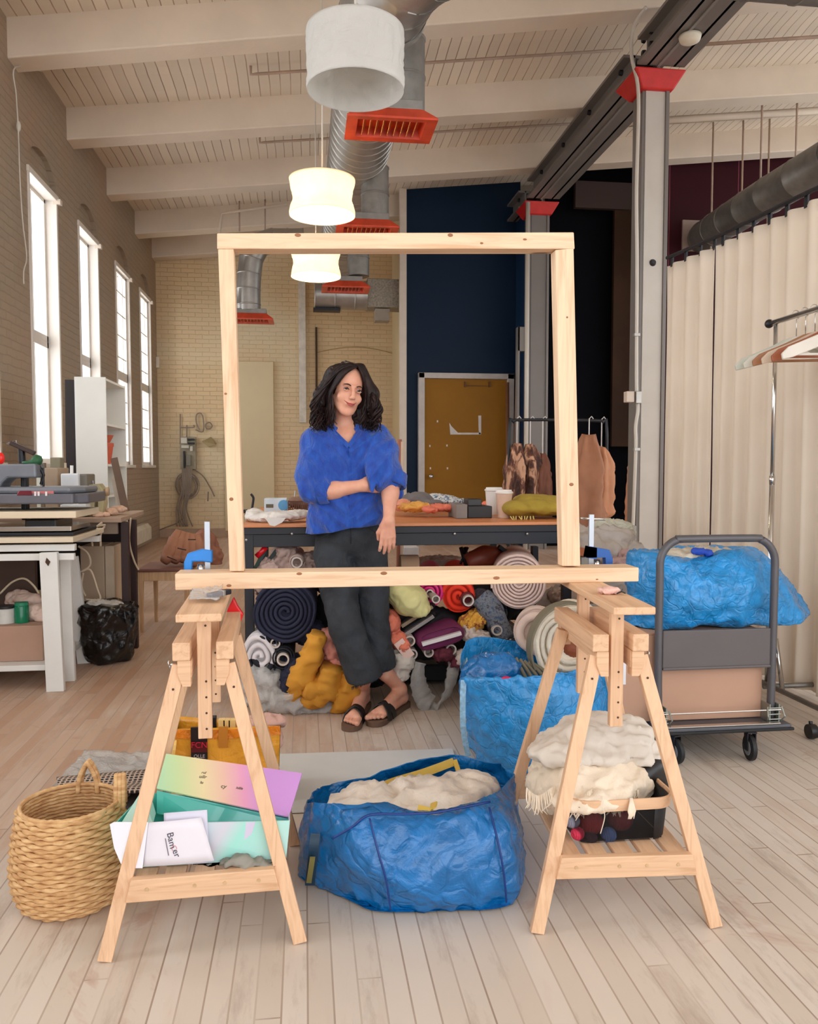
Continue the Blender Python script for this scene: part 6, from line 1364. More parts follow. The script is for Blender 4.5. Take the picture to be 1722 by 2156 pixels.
mb = blob([('e', P(430, 1150, 6.1), (.10, .08, .12)), ('e', P(452, 1175, 6.05), (.06, .06, .09)), ('e', P(415, 1185, 6.02), (.08, .08, .05))], .011, .03); crumple(mb, .018, 12, 4, zmin=zz); build('jacket_sleeve', mb, mat('rust_brown_quilt', (146, 92, 68), .6), t, smooth=True)
mb = MB()
for k in range(3): mb.tube([P(352 + 22 * k, 1172 - 18 * k, 5.9), P(372 + 20 * k, 1180 - 22 * k, 5.88)], .004, 5)
build('quilt_seam', mb, DBR, t)
mb = MB(); a = P(303, 1135, 9.5); t = thing('wall_heater', 'small cream wall heater low on the left brick wall', 'heater', (XW + .08, 9.6, .25))
w0 = WX(333, 1165, XW); w1_ = WX(300, 1165, XW)
hy = 10.0; ha = WX(332, 1134, XW + .1); zlo, zhi = .10, .34
mb.prism([(XW + .002, zlo), (XW + .14, zlo), (XW + .14, zhi - .06), (XW + .09, zhi), (XW + .002, zhi)], 9.9, 12.4, fn=lambda a, b, c: (a, c, b)); build('heater_body', mb, mat('cream_heater', (206, 196, 176), .5), t, bevel=.01)
mb = MB(); mb.b2((XW + .05, 9.893, .15), (XW + .12, 9.9, .28)); build('heater_end_slot', mb, HOLE, t)

# ================================================================ BACK WALL FITTINGS
YW = YB - .02
def wq(x, y): return P(x, y, YW)
t = thing('switchboard', 'grey electrical board with breakers fixed on the cream brick wall', 'electrical panel', (wq(396, 955).x, YW, 1.0))
a, b = wq(380, 920), wq(414, 988); mb = MB(); mb.b2((a.x, YW - .08, b.z), (b.x, YW, a.z)); build('back_board', mb, mat('grey_wood_board', (150, 140, 118), .7, var=.12, vs=14), t, bevel=.004)
PB = mat('panel_plastic', (196, 190, 176), .4)
for x0, y0, x1, y1, m in ((383, 922, 396, 934, PB), (398, 924, 411, 928, DARKM), (398, 932, 411, 936, DARKM), (384, 938, 400, 944, PB), (388, 950, 392, 985, DARKM), (402, 940, 408, 950, PB), (394, 958, 404, 980, mat('grey_relay', (120, 116, 104), .5))):
    a, b = wq(x0, y0), wq(x1, y1); mb = MB(); mb.b2((a.x, YW - .13, b.z), (b.x, YW - .08, a.z)); build('breaker', mb, m, t, bevel=.002)
CBL = mat('grey_brown_cable', (140, 124, 110), .6)
t = thing('cable_coil', 'coil of grey cables hanging on brick wall below the panel', 'cable', (wq(398, 1020).x, YW, 1.0))
for k in range(6):
    c = wq(396 + rnd.uniform(-4, 6), 1020 + rnd.uniform(-3, 5)); r = .17 + rnd.uniform(-.03, .05); mb = MB(); mb.tube([(c.x + r * math.cos(a) * .85, YW - .05 - .008 * k, c.z + r * math.sin(a)) for a in np.linspace(0, 2 * PI, 28)], .007, 6); build('cable_loop', mb, CBL, t, smooth=True)
for k in range(9):
    x = 380 + k * 2.4; mb = MB(); mb.tube([wq(x + 6, 985) - Vector((0, .09, 0)), wq(x + 4, 1030) - Vector((0, .09, 0)), wq(x - 4 + rnd.uniform(-3, 3), 1070) - Vector((0, .06, 0)), wq(x + rnd.uniform(-8, 8), 1108) - Vector((0, .06, 0))], .011, 6, smoothpath=5); build('cable_strand', mb, CBL, t, smooth=True)
for pl, lb in (([(380, 872), (380, 935)], 'thin vertical pipe above the electrical panel'), ([(380, 900), (408, 900), (408, 895)], 'thin bent pipe crossing above the electrical panel'), ([(394, 895), (394, 920)], 'short pipe dropping into the electrical panel'), ([(412, 905), (428, 908), (428, 880), (422, 870), (414, 874), (414, 890), (420, 905)], 'thin wire loop drawn on the brick wall above the panel'), ([(443, 890), (447, 897), (442, 903), (435, 902), (433, 895), (438, 890), (443, 890)], 'small ring of wire on brick wall right of the loop'), ([(400, 985), (415, 992), (430, 1005), (445, 1030), (452, 1045)], 'thin black cable trailing right from the electrical panel'), ([(439, 1035), (438, 1055)], 'short dark plug hanging on the cream brick wall'), ([(330, 1118), (350, 1110), (375, 1100), (392, 1085)], 'cable running along the foot of the brick wall')):
    mb = MB(); mb.tube([wq(x, y) - Vector((0, .03, 0)) for x, y in pl], .011, 6, smoothpath=5); single('wall_cable', mb, CBL, lb, 'cable', 'thin pipes and wires on the brick wall', smooth=True)
mb = MB(); n = mb.addv([wq(427, 930), wq(446, 921), wq(456, 934), wq(440, 941), wq(427, 930) - Vector((0, .12, 0)), wq(446, 921) - Vector((0, .2, 0)), wq(456, 934) - Vector((0, .12, .02)), wq(440, 941) - Vector((0, .1, 0))]); mb.addf([(0, 1, 2, 3), (4, 7, 6, 5), (0, 4, 5, 1), (1, 5, 6, 2), (2, 6, 7, 3), (3, 7, 4, 0)], n); single('wall_shelf', mb, mat('olive_tan_board', (170, 152, 110), .6), 'small wedge shaped shelf on brick wall right of the panel', 'shelf')
a, b = WX(325, 752, XW + .02), 0; mb = MB(); q_ = P(330, 752, YW); q2 = P(336, 775, YW); q3 = P(325, 775, YW); mb.b2((q3.x, YW - .06, q2.z), (q2.x, YW + .0, q_.z)); single('wall_sensor', mb, mat('white_sensor', (232, 222, 206), .4), 'small white sensor box high in the far left corner', 'sensor', bevel=.01)
# hanging cord at the upper left with a small plug
mb = MB(); mb.tube([WX(88, 150, XW + .05)] + [WX(x, y, XW + .05) for x, y in ((32, 142), (34, 200), (38, 265), (42, 380), (48, 470), (56, 540), (50, 570), (50, 598))], .006, 6, smoothpath=6); t = thing('power_cable', 'thin white cord with plug hanging down the left wall by first window', 'cord', (XW + .05, 7.4, 2)); build('cord', mb, PVC, t, smooth=True)
p = WX(39, 266, XW + .05); mb = MB(); mb.ell(p, (.02, .02, .045)); build('inline_switch', mb, PVC, t, smooth=True)
# ================================================================ WORK BENCH AND ITS THINGS
TF = 3.92; zt = .89
OAK = wood('orange_brown_table_top', (202, 130, 82), (184, 112, 66), 'X', 6, .4, False)
TBK = mat('black_bench_steel', (30, 31, 38), .45, .2, var=.05)
tx0 = P(513, 1110, TF).x; tx1 = P(1206, 1110, TF).x
t = thing('work_bench', 'long black steel work bench with orange brown wooden top behind the woman', 'table', ((tx0 + tx1) / 2, TF + .7, 0))
mb = MB(); mb.b2((tx0 - .01, TF - .01, zt - .016), (tx1 + .01, 5.6, zt)); build('bench_top', mb, OAK, t, bevel=.003)
mb = MB(); mb.b2((tx0, TF, zt - .05), (tx1, TF + .03, zt - .016)); build('edge_angle', mb, BLACKP, t, bevel=.002)
mb = MB(); mb.b2((tx0, TF + .012, P(600, 1152, TF).z), (tx1, TF + .04, zt - .05)); build('apron', mb, TBK, t, bevel=.002); mb = MB(); mb.b2((tx0, 5.55, .77), (tx1, 5.58, zt - .017)); build('apron', mb, TBK, t, bevel=.002)
for x in (tx0 + .022, tx1 - .022):
    for y in (TF + .03, 5.56):
        mb = MB(); mb.b2((x - .022, y - .022, 0), (x + .022, y + .022, zt - .017)); build('leg', mb, TBK, t, bevel=.002)
    mb = MB(); mb.b2((x - .015, TF + .05, .12), (x + .015, 5.54, .16)); build('stretcher', mb, TBK, t)
for px in (518, 615, 957, 1110):
    p = P(px, 1124, TF); mb = MB(); mb.ell((p.x, TF + .01 if px < 600 else TF - .001, p.z - (.03 if px < 600 else .0)), (.007, .004, .007), 10, 6); build('bolt', mb, GALV, t, smooth=True)
mb = MB(); mb.bar(P(1050, 1150, 4.3), P(1115, 1200, 4.3), .04, .02, (0, 1, 0)); mb.bar(P(1125, 1150, 4.3), P(1125, 1210, 4.3), .05, .03, (0, 1, 0)); build('diagonal_brace', mb, TBK, t)
mb = MB(); mb.b2((P(830, 1400, 4.25).x, 4.2, 0.02), (tx1 - .06, 5.0, P(900, 1400, 4.2).z)); single('filler_box', mb, mat('black_void_filler', (20, 18, 20), .6), 'black crate added to darken the void under right half of bench', 'filler', bevel=.01)  # black box added so the void under the bench stays dark
mb = MB(); mb.b2((tx0 + .06, 4.3, 0.02), (P(820, 1400, 4.3).x, 5.0, P(600, 1440, 4.3).z)); single('filler_box', mb, mat('dark_void_filler', (36, 28, 34), .6), 'dark crate added to darken the void under left half of bench', 'filler', bevel=.01)  # second dark box, put in to darken the left void

NAVY = mat('dark_navy_cloth', (38, 40, 62), .9, bump=.4, bs=80)
P_ = P
roll('fabric_roll', P(600, 1290, 3.84), (.02, 1, 0), .150, 1.0, .021, NAVY, 'biggest dark navy fabric roll, spiral end facing left of the woman', seed=1, wob=.06)
SPOT = NT('white_cloth_black_spots'); v = SPOT.obj(); vo = SPOT.add('ShaderNodeTexVoronoi'); vo.inputs['Scale'].default_value = 9; SPOT.link(v, vo.inputs['Vector'])
SPOT.color(SPOT.mix(SPOT.math('LESS_THAN', vo.outputs['Distance'], .32), lin((218, 212, 214)), lin((26, 26, 36)))); SPOT.rough(.8); SPOT = SPOT.m
roll('fabric_roll', P(545, 1385, 3.85), (.15, 1, .05), .095, .7, .03, SPOT, 'white fabric roll with black spots below the navy roll', seed=2, wob=.15, sq=1.15)
roll('fabric_roll', P(596, 1386, 3.83), (0, 1, 0), .055, .8, .012, mat('black_cloth_roll', (22, 22, 30), .8), 'black fabric roll on pale tube beside the spotted roll', core=.030, seed=3)
roll('fabric_roll', P(580, 1352, 3.87), (0, 1, 0), .035, .8, .01, mat('charcoal_cloth', (40, 38, 42), .8), 'small charcoal roll between the navy and spotted rolls', core=.024, seed=4)
roll('fabric_roll', P(688, 1412, 3.80), (-.1, 1, .25), .040, .5, .012, mat('coral_cloth', (222, 138, 118), .8), 'coral pink fabric roll with small tube above mustard cloth', core=.018, seed=5, sq=1.0, wob=.2)
roll('fabric_roll', P(905, 1248, 3.92), (.15, 1, 0), .070, .8, .02, mat('magenta_satin', (206, 24, 110), .45), 'bright magenta fabric roll under the frame rail', seed=6, core=.02)
roll('fabric_roll', P(966, 1256, 3.90), (.17, 1, 0), .082, .9, .03, mat('orange_red_felt', (226, 52, 22), .8), 'orange red fabric roll right of the magenta one', seed=7)
roll('fabric_roll', P(985, 1263, 3.86), (.1, 1, 0), .036, .3, .01, mat('maroon_cloth', (110, 30, 34), .8), 'small maroon roll on pale tube in front of the orange roll', core=.028, seed=8)
DEN = NT('blue_grey_patterned_denim'); v = DEN.obj(); DEN.color(DEN.ramp(DEN.noise(v, 38, 5, .7), [(.4, lin((70, 84, 106))), (.5, lin((120, 124, 132))), (.62, lin((60, 56, 66)))])); DEN.rough(.9); DEN = DEN.m
roll('fabric_roll', P(1040, 1290, 3.95), (-.2, 1, .1), .075, .7, .016, DEN, 'blue grey patterned fabric roll left of the pink beige roll', seed=9, wob=.2, sq=1.2)
mb = MB(); mb.tube([P(1010, 1255, 3.86), P(1035, 1290, 3.84), P(1062, 1345, 3.82)], [.05, .06, .045], 14, smoothpath=5); crumple(mb, .014, 22, 3); single('denim_cloth', mb, DEN, 'blue grey patterned cloth slung over the rolls beside pink beige roll', 'cloth', smooth=True)
roll('fabric_roll', P(1044, 1325, 3.80), (0, 1, 0), .030, .3, .01, mat('black_floral', (30, 30, 38), .8), 'slim black roll with wide pale tube below patterned denim', core=.026, seed=10)
roll('fabric_roll', P(1092, 1226, 3.82), (.24, 1, -.04), .134, .8, .016, mat('pink_beige_cloth', (220, 194, 184), .9, bump=.4, bs=80), 'large pink beige fabric roll, spiral end seen behind the frame rail', seed=11, wob=.05)
FLO = NT('mustard_floral'); v = FLO.obj(); FLO.color(FLO.ramp(FLO.noise(v, 30, 4, .7), [(.42, lin((206, 148, 50))), (.52, lin((226, 172, 70))), (.6, lin((150, 74, 40)))])); FLO.rough(.8); FLO = FLO.m
BWF = NT('black_white_floral'); v = BWF.obj(); vo = BWF.add('ShaderNodeTexVoronoi'); vo.inputs['Scale'].default_value = 60; BWF.link(v, vo.inputs['Vector']); BWF.color(BWF.mix(BWF.math('LESS_THAN', vo.outputs['Distance'], .34), lin((24, 22, 28)), lin((206, 200, 196)))); BWF.rough(.8); BWF = BWF.m
def cloth(nm, parts, m, lb, cat_='cloth', amp=.014, sc=18, seed=3, h=.008, k=.02, zmin=None):
    mb = blob([('e', P(x, y, Y), r) for x, y, Y, r in parts], h, k); crumple(mb, amp, sc, seed); crumple(mb, amp * .55, sc * 2.1, seed + 1, zmin=zmin); return single(nm, mb, m, lb, cat_, smooth=True)
cloth('floral_cloth', [(1005, 1302, 3.88, (.045, .08, .05)), (985, 1312, 3.88, (.04, .08, .04))], FLO, 'mustard floral cloth below the orange red roll')
cloth('floral_cloth', [(1080, 1352, 3.80, (.06, .08, .035)), (1060, 1360, 3.78, (.06, .08, .03))], BWF, 'black and white floral cloth above the rear blue bag')
cloth('yellow_cloth', [(860, 1262, 3.86, (.09, .12, .075)), (835, 1240, 3.88, (.07, .12, .07)), (880, 1280, 3.86, (.06, .1, .04))], mat('pale_yellow_green_cloth', (206, 198, 138), .85, bump=.3), 'pale yellow green fabric bolster right of the woman knees', amp=.008, sc=9)
cloth('coral_cloth', [(820, 1310, 3.86, (.045, .08, .06)), (835, 1345, 3.83, (.045, .06, .035)), (850, 1360, 3.80, (.03, .04, .03))], mat('coral_cloth2', (216, 118, 92), .8), 'coral orange cloth just right of the woman legs', seed=5)
cloth('white_cloth', [(845, 1390, 3.84, (.06, .08, .07)), (838, 1415, 3.84, (.05, .07, .04))], mat('off_white_cloth', (206, 196, 184), .85), 'off white fabric bundle low behind the woman right leg', seed=6)
cloth('white_cloth', [(1010, 1345, 3.84, (.06, .08, .04)), (975, 1385, 3.84, (.05, .08, .04)), (990, 1330, 3.86, (.05, .08, .04))], mat('pinkish_white_cloth', (212, 196, 186), .85), 'pinkish white cloth between purple bolt and rear blue bag', seed=7)
cloth('burgundy_cloth', [(930, 1375, 3.84, (.05, .08, .035)), (960, 1395, 3.84, (.04, .06, .03))], mat('wine_cloth', (106, 40, 56), .85), 'wine red cloth hanging below the purple bolt', seed=8)
# flat bolts
def bolt(x0, y0, x1, y1, Y, th_, c, lb, board=None, dep=.5):
    a, b = P(x0, y0, Y), P(x1, y1, Y); t = thing('fabric_bolt', lb, 'fabric bolt', (a + b) / 2, 'flat fabric bolts in the pile'); d = (b - a); mb = MB(); u = d.normalized(); n = Vector((-u.z, 0, u.x)); c0 = (a + b) / 2; hl = d.length / 2
    ring = []
    for k in range(32):
        an = 2 * PI * k / 32; ex = math.copysign(abs(math.cos(an)) ** .45, math.cos(an)); ey = math.copysign(abs(math.sin(an)) ** .9, math.sin(an)); ring.append(u * (hl * ex) + n * (th_ * ey))
    rr = [[c0 + v * f + Vector((0, dd, 0)) for v in ring] for f, dd in ((.02, .012), (.82, .012), (.9, 0), (1, .012), (1.02, dep * .5), (1, dep), (.02, dep))]
    mb.rings(rr, cap=False); build('folded_cloth', mb, c, t, smooth=True, sang=60)
    if board: mb = MB(); mb.bar(a.lerp(b, .08) + Vector((0, -.004, 0)), a.lerp(b, .92) + Vector((0, -.004, 0)), .03, .018, (0, 1, 0)); build('board_core', mb, board, t, bevel=.002)
WB = mat('white_bolt_board', (222, 216, 214), .5)
bolt(880, 1358, 978, 1330, 3.78, .045, mat('purple_cloth', (110, 36, 78), .8, bump=.3), 'purple fabric bolt on a white board, right of the woman', WB)
bolt(842, 1342, 918, 1292, 3.86, .022, mat('black_bolt_cloth', (20, 18, 22), .7), 'black fabric bolt with grey board above the purple bolt', mat('grey_bolt_board', (140, 132, 128), .5))
bolt(838, 1322, 916, 1272, 3.90, .02, mat('black_bolt_cloth2', (28, 24, 26), .7), 'black fabric bolt with beige edge, top of the two black bolts', mat('beige_bolt_edge', (150, 128, 100), .5))
def tube_only(x, y, Y, r, lb, dx=0, dz=0):
    p = P(x, y, Y); mb = MB(); n = 20; L_ = .5
    def ring(rr, d): return [p + Vector((rr * math.cos(2 * PI * k / n) + dx * d, d, rr * math.sin(2 * PI * k / n) + dz * d)) for k in range(n)]
    mb.rings([ring(r * .72, .3), ring(r * .72, 0), ring(r, 0), ring(r, L_)], cap=False); mb.rings([ring(r * .73, .06), ring(.0005, .061)], cap=False); single('cardboard_tube', mb, TUBE, lb, 'tube', 'bare cardboard tubes in the pile', smooth=True, sang=40)
for x, y, r, lb in ((863, 1350, .026, 'pale tube end left of the purple bolt'), (868, 1378, .026, 'lower pale tube end left of the purple bolt'), (903, 1374, .024, 'pale tube end under the purple bolt'), (950, 1368, .026, 'pale tube end under the right end of purple bolt'), (918, 1262, .020, 'pale tube end in front of the magenta roll')):
    tube_only(x, y, 3.80, r, lb)
mb = MB(); a, b = P(843, 1362, 3.76), P(868, 1392, 3.76); mb.bar(P(838, 1350, 3.77), P(864, 1384, 3.77), .05, .004, (.8, 0, .5)); single('pattern_card', mb, mat('pink_white_card', (226, 190, 176), .6), 'pale pink card tag sticking out beside the woman right leg', 'card')
# mustard cloth on the left
MUS = mat('mustard_linen', (206, 144, 46), .85, bump=.3, bs=60)
mb = MB()
for pl, r in (([(668, 1335), (655, 1380), (632, 1430), (612, 1470)], [.035, .05, .055, .03]), ([(700, 1405), (690, 1440), (668, 1470), (640, 1478)], [.05, .06, .05, .03]), ([(735, 1415), (735, 1450), (715, 1480), (712, 1500)], [.04, .05, .045, .02]), ([(640, 1450), (680, 1455), (730, 1455)], [.03, .045, .03])):
    n0 = len(mb.v); mb.tube([P(x, y, 3.74 + .02 * i) for i, (x, y) in enumerate(pl)], r, 18, smoothpath=7)
crumple(mb, .02, 11, 3); crumple(mb, .011, 22, 6, zmin=.003); single('mustard_cloth', mb, MUS, 'mustard yellow cloth tumbling to the floor left of the woman', 'cloth', smooth=True)
cloth('pink_cloth', [(700, 1365, 3.86, (.05, .1, .07)), (690, 1345, 3.88, (.05, .1, .05)), (712, 1390, 3.84, (.05, .08, .04))], mat('coral_pink_cloth', (226, 150, 134), .85), 'coral pink cloth above the small coral roll', seed=2)
cloth('navy_cloth', [(618, 1410, 3.85, (.05, .08, .07)), (605, 1440, 3.84, (.035, .06, .05)), (650, 1330, 3.95, (.08, .1, .06))], NAVY, 'dark navy cloth hanging beside the mustard cloth', seed=9)
cloth('dark_filler', [(740, 1300, 4.15, (.22, .12, .16)), (750, 1400, 4.15, (.22, .12, .12)), (740, 1220, 4.2, (.22, .12, .08))], mat('charcoal_filler', (34, 32, 36), .85), 'charcoal filler heap added to darken behind the woman legs', amp=.02, sc=9, h=.012)  # dark heap added where the gaps under the bench should be dark
cloth('dark_filler', [(900, 1330, 4.05, (.2, .1, .14)), (980, 1350, 4.1, (.2, .1, .16)), (1050, 1260, 4.15, (.2, .1, .12))], mat('black_brown_filler', (26, 22, 24), .85), 'blackish filler added to darken the gaps behind the purple bolt', amp=.02, sc=9, h=.012, seed=5)  # more filler added, its dark colour stands for shade in the pile
# plastic on the floor
mb = MB()
for x, y, r in ((560, 1455, .11), (610, 1475, .11), (660, 1490, .10), (700, 1495, .075), (540, 1430, .09), (580, 1500, .06)):
    p = P(x, y, 3.86); mb.ell((p.x, p.y, max(p.z, r * .6)), (r, r * .8, r * .8), 22, 14)
mb2 = blob([('e', P(560, 1450, 3.88), (.10, .1, .10)), ('e', P(610, 1470, 3.86), (.12, .1, .09)), ('e', P(665, 1487, 3.86), (.10, .08, .06)), ('e', P(540, 1425, 3.9), (.07, .08, .1)), ('e', P(710, 1497, 3.85), (.07, .07, .035))], .012, .03); crumple(mb2, .035, 11, 7, zmin=.002)
single('plastic_bag', mb2, PLAS, 'clear crumpled plastic wrap heaped on floor left of the woman', 'plastic', smooth=True)
PL2 = NT('cloudy_plastic_bag'); v = PL2.obj(); PL2.rough(.3); PL2.color(lin((200, 196, 192))); PL2.b.inputs['Alpha'].default_value = .5; PL2.bump(PL2.noise(v, 14, 5, .6, 2), .8, .02); PL2 = PL2.m
mb = MB(); strap(mb, [P(885, 1395, 3.80), P(880, 1430, 3.78), P(892, 1470, 3.78), P(912, 1488, 3.78), P(935, 1470, 3.78), P(950, 1430, 3.79), P(955, 1395, 3.82)], (.07, .03, .06), .006, 10); crumple(mb, .008, 26, 3); single('plastic_bag', mb, PL2, 'cloudy plastic bag hanging in a U shape below the purple bolt', 'plastic', smooth=True)
# upper left of the pile
BP_ = mat('taupe_pink_cloth', (184, 158, 148), .85, var=.12)
cloth('taupe_cloth', [(600, 1168, 4.05, (.06, .1, .05)), (575, 1195, 4.02, (.07, .1, .05)), (630, 1200, 4.02, (.08, .1, .05)), (650, 1185, 4.05, (.05, .1, .05)), (560, 1225, 4.1, (.08, .1, .06))], BP_, 'taupe pink cloth heaped under bench left of the woman', amp=.02, sc=17)
roll('fabric_roll', P(625, 1183, 3.93), (0, 1, 0), .036, .4, .01, BP_, 'taupe roll with wide dark tube under the bench edge', core=.028, seed=12)
mb = MB(); mb.tube([P(540, 1172, 3.97), P(560, 1152, 3.97)], .014, 10); single('red_tube', mb, mat('shiny_red_plastic', (206, 20, 34), .25), 'short shiny red tube leaning beside the left bench leg', 'tube', smooth=True)
for k, (x0, x1, c) in enumerate(((533, 550, (50, 70, 60)), (548, 575, (34, 44, 42)))):
    mb = MB(); mb.bar(P(x0, 1205, 4.0), P(x1 + 8, 1158, 4.0), .012, .02, (0, 1, 0)); single('green_board', mb, mat('dark_green_board_%d' % k, c, .6), ['slim grey green board behind the left bench leg', 'dark green board leaning beside the taupe cloth'][k], 'board')
LEA = mat('rust_brown_leather', (132, 60, 42), .45, var=.15, bump=.3, bs=30)
mb = MB(); mb.tube([P(985, 1186, 4.3), P(1020, 1172, 4.3), P(1052, 1174, 4.4)], [.05, .062, .055], 18, smoothpath=5); crumple(mb, .012, 16, 3); single('leather_roll', mb, LEA, 'rust brown leather roll behind the pink beige roll', 'leather', smooth=True)
mb = MB(); mb.tube([P(842, 1190, 4.2), P(880, 1190, 4.2)], .055, 18); single('tan_roll', mb, mat('tan_roll_paper', (176, 142, 112), .8), 'tan paper roll lying right of the woman hand', 'roll', smooth=True, sang=50)
mb = MB(); mb.tube([P(985, 1152, 4.6), P(962, 1204, 4.6)], .008, 8); mb.tube([P(970, 1152, 4.6), P(985, 1204, 4.6)], .012, 8); mb.tube([P(978, 1152, 4.62), P(994, 1204, 4.62)], .01, 8); single('folding_leg', mb, DARKM, 'thin black crossed legs seen under the far side of bench', 'stand', smooth=True)
mb = MB(); mb.b2((P(850, 1155, 6.5).x, 6.5, 0), (P(882, 1155, 6.5).x, 6.8, P(865, 1152, 6.5).z)); single('white_cabinet', mb, mat('white_cabinet', (196, 194, 196), .5), 'small white cabinet beyond the bench under the door side', 'cabinet', bevel=.005)
cloth('paper_heap', [(930, 1190, 5.0, (.22, .2, .05)), (1000, 1196, 5.0, (.2, .2, .05))], mat('greyish_paper', (190, 178, 168), .7, var=.15, vs=20), 'grey white paper heap beyond the bench', 'paper', amp=.02, sc=12, h=.014)

# -------------------------------- on the bench top
zz = zt + .001
def oncloth(nm, parts, m, lb, **k): return cloth(nm, parts, m, lb, zmin=zz, **k)
WC = mat('white_cotton', (226, 220, 212), .85, var=.04, bump=.3)
mb = blob([('e', P(560, 1090, 4.1), (.09, .09, .022)), ('e', P(600, 1086, 4.05), (.1, .07, .02)), ('e', P(535, 1085, 4.15), (.05, .06, .03)), ('e', P(632, 1082, 4.1), (.05, .05, .016))], .007, .02); crumple(mb, .012, 18, 4, zmin=zz)
cw = single('white_cloth', mb, WC, 'white cotton cloth on left end of the bench, corner hanging down', 'cloth', smooth=True)
mb = MB(); mb.prism([(P(x, y, TF - .014).x, P(x, y, TF - .014).z) for x, y in [(556, 1090), (602, 1090), (594, 1100), (578, 1108), (568, 1106), (562, 1096)]], TF - .018, TF - .013, fn=lambda a, b, c: (a, c, b)); build('hanging_corner', mb, WC, cw)
t = thing('cardboard_box', 'small white and blue printed carton on left end of bench', 'box', (P(583, 1060, 4.6).x, 4.6, zz))
a, b = P(556, 1050, 4.5), P(604, 1072, 4.5); mb = MB(); mb.b2((a.x, 4.5, zz), (b.x, 4.64, a.z)); build('box_body', mb, mat('pale_blue_carton', (206, 220, 230), .4), t, bevel=.003)
mb = MB(); c_ = P(597, 1060, 4.5); mb.lathe([(.001, -.001), (.028, -.001), (.03, .001)], (c_.x, 4.499, c_.z - .01), 20, 'y'); build('blue_print', mb, mat('sky_blue_print', (90, 160, 210), .4), t)
mb = MB(); mb.b2((a.x + .01, 4.4985, a.z - .05), (a.x + .05, 4.5, a.z - .03)); build('text_block', mb, INK, t)
mb = MB(); mb.b2((P(520, 1078, 4.4).x, 4.5, zz), (P(553, 1078, 4.4).x, 4.7, zz + .012)); single('notebook', mb, mat('tan_notebook', (190, 160, 130), .6), 'thin tan notebook behind the white cloth on bench', 'book')
t = thing('tape_dispenser', 'small dark hook shaped stand at the left end of bench', 'stand', (P(528, 1065, 4.9).x, 4.9, zz))
q = lambda x, y: P(x, y, 4.9)
mb = MB(); b0_ = q(529, 1066); mb.tube([Vector((b0_.x, 4.9, zz)), q(533, 1055), q(533, 1047), q(528, 1040)], .007, 8, smoothpath=4); build('stand_arm', mb, DARKM, t, smooth=True)
mb = MB(); mb.box((b0_.x, 4.9, zz + .01), (.10, .05, .02)); build('stand_base', mb, DARKM, t, bevel=.006)
t = thing('wire_basket', 'small brown wire basket of tools behind the woman left elbow', 'basket', (P(635, 1065, 4.5).x, 4.5, zz)); a, b = P(607, 1056, 4.4), P(655, 1080, 4.4)
mb = MB()
for k in range(12): x = a.x + (b.x - a.x) * k / 11; mb.tube([(x, 4.4, zz), (x, 4.4, a.z)], .003, 5)
for z in np.linspace(zz + .004, a.z, 5): mb.tube([(a.x, 4.4, z), (b.x, 4.4, z), (b.x, 4.6, z), (a.x, 4.6, z), (a.x, 4.4, z)], .003, 5)
build('wire_cage', mb, mat('brown_wire', (96, 66, 52), .5, .3), t)
mb = blob([('e', P(628, 1058, 4.5), (.06, .06, .03)), ('e', P(645, 1066, 4.5), (.04, .06, .03))], .008, .02); crumple(mb, .01, 25, 3); build('basket_filling', mb, mat('brown_filling', (130, 96, 80), .6), t, smooth=True)
mb = MB()
for dx in (0, .03, .055): p = P(618, 1052, 4.5); mb.tube([(p.x + dx, 4.5, zz + .05), (p.x + dx + .01, 4.5, p.z + .05)], .005, 6)
build('tool_handles', mb, GALV, t)
PINKH = mat('peach_cloth', (226, 150, 120), .8)
oncloth('peach_cloth', [(845, 1062, 4.5, (.05, .08, .03))], PINKH, 'peach cloth end right beside the woman elbow on the bench', seed=3)
GCAP = mat('grey_felt_cap', (112, 106, 106), .85)
oncloth('grey_felt_cap', [(878, 1050, 4.7, (.09, .09, .04)), (905, 1058, 4.65, (.07, .07, .018)), (860, 1056, 4.7, (.05, .07, .02))], GCAP, 'soft grey felt cap at the left of bench clutter', amp=.006, seed=4)  # soft grey cap lying on the bench
oncloth('yellow_cloth', [(868, 1068, 4.4, (.06, .06, .02)), (885, 1066, 4.4, (.05, .06, .016)), (850, 1066, 4.45, (.03, .05, .014))], mat('amber_cloth', (220, 160, 76), .8), 'amber yellow crumpled cloth on bench front of grey felt', seed=5)
oncloth('coral_cloth', [(925, 1068, 4.4, (.07, .05, .014)), (955, 1068, 4.4, (.06, .05, .014)), (905, 1072, 4.3, (.04, .04, .012)), (1035, 1062, 4.6, (.06, .05, .018))], mat('salmon_cloth', (226, 122, 96), .8), 'salmon cloth lying along the middle of the bench', seed=6)
IK = NT('blue_white_ikat'); v = IK.obj(); IK.color(IK.ramp(IK.noise(v, 34, 4, .7), [(.44, lin((70, 96, 126))), (.52, lin((206, 208, 206)))])); IK.rough(.8); IK = IK.m
oncloth('patterned_cloth', [(930, 1052, 4.9, (.09, .08, .03)), (960, 1056, 4.85, (.08, .08, .022)), (915, 1048, 4.95, (.05, .08, .028))], IK, 'blue and white patterned folded cloth on the bench', amp=.006, seed=7)
t = thing('black_box', 'flat black box stack in the middle of the bench', 'box', (P(1000, 1070, 4.3).x, 4.3, zz)); 
mb = MB(); a, b = P(985, 1066, 4.25), P(1036, 1076, 4.25); mb.b2((a.x, 4.25, zz), (b.x, 4.45, a.z)); build('lower_box', mb, mat('black_matte_box', (24, 20, 22), .5), t, bevel=.003)
mb = MB(); a2, b2_ = P(985, 1051, 4.3), P(1014, 1064, 4.3); mb.b2((a2.x, 4.3, a.z), (b2_.x, 4.42, a2.z)); build('upper_box', mb, mat('black_matte_box2', (34, 26, 26), .4), t, bevel=.003)
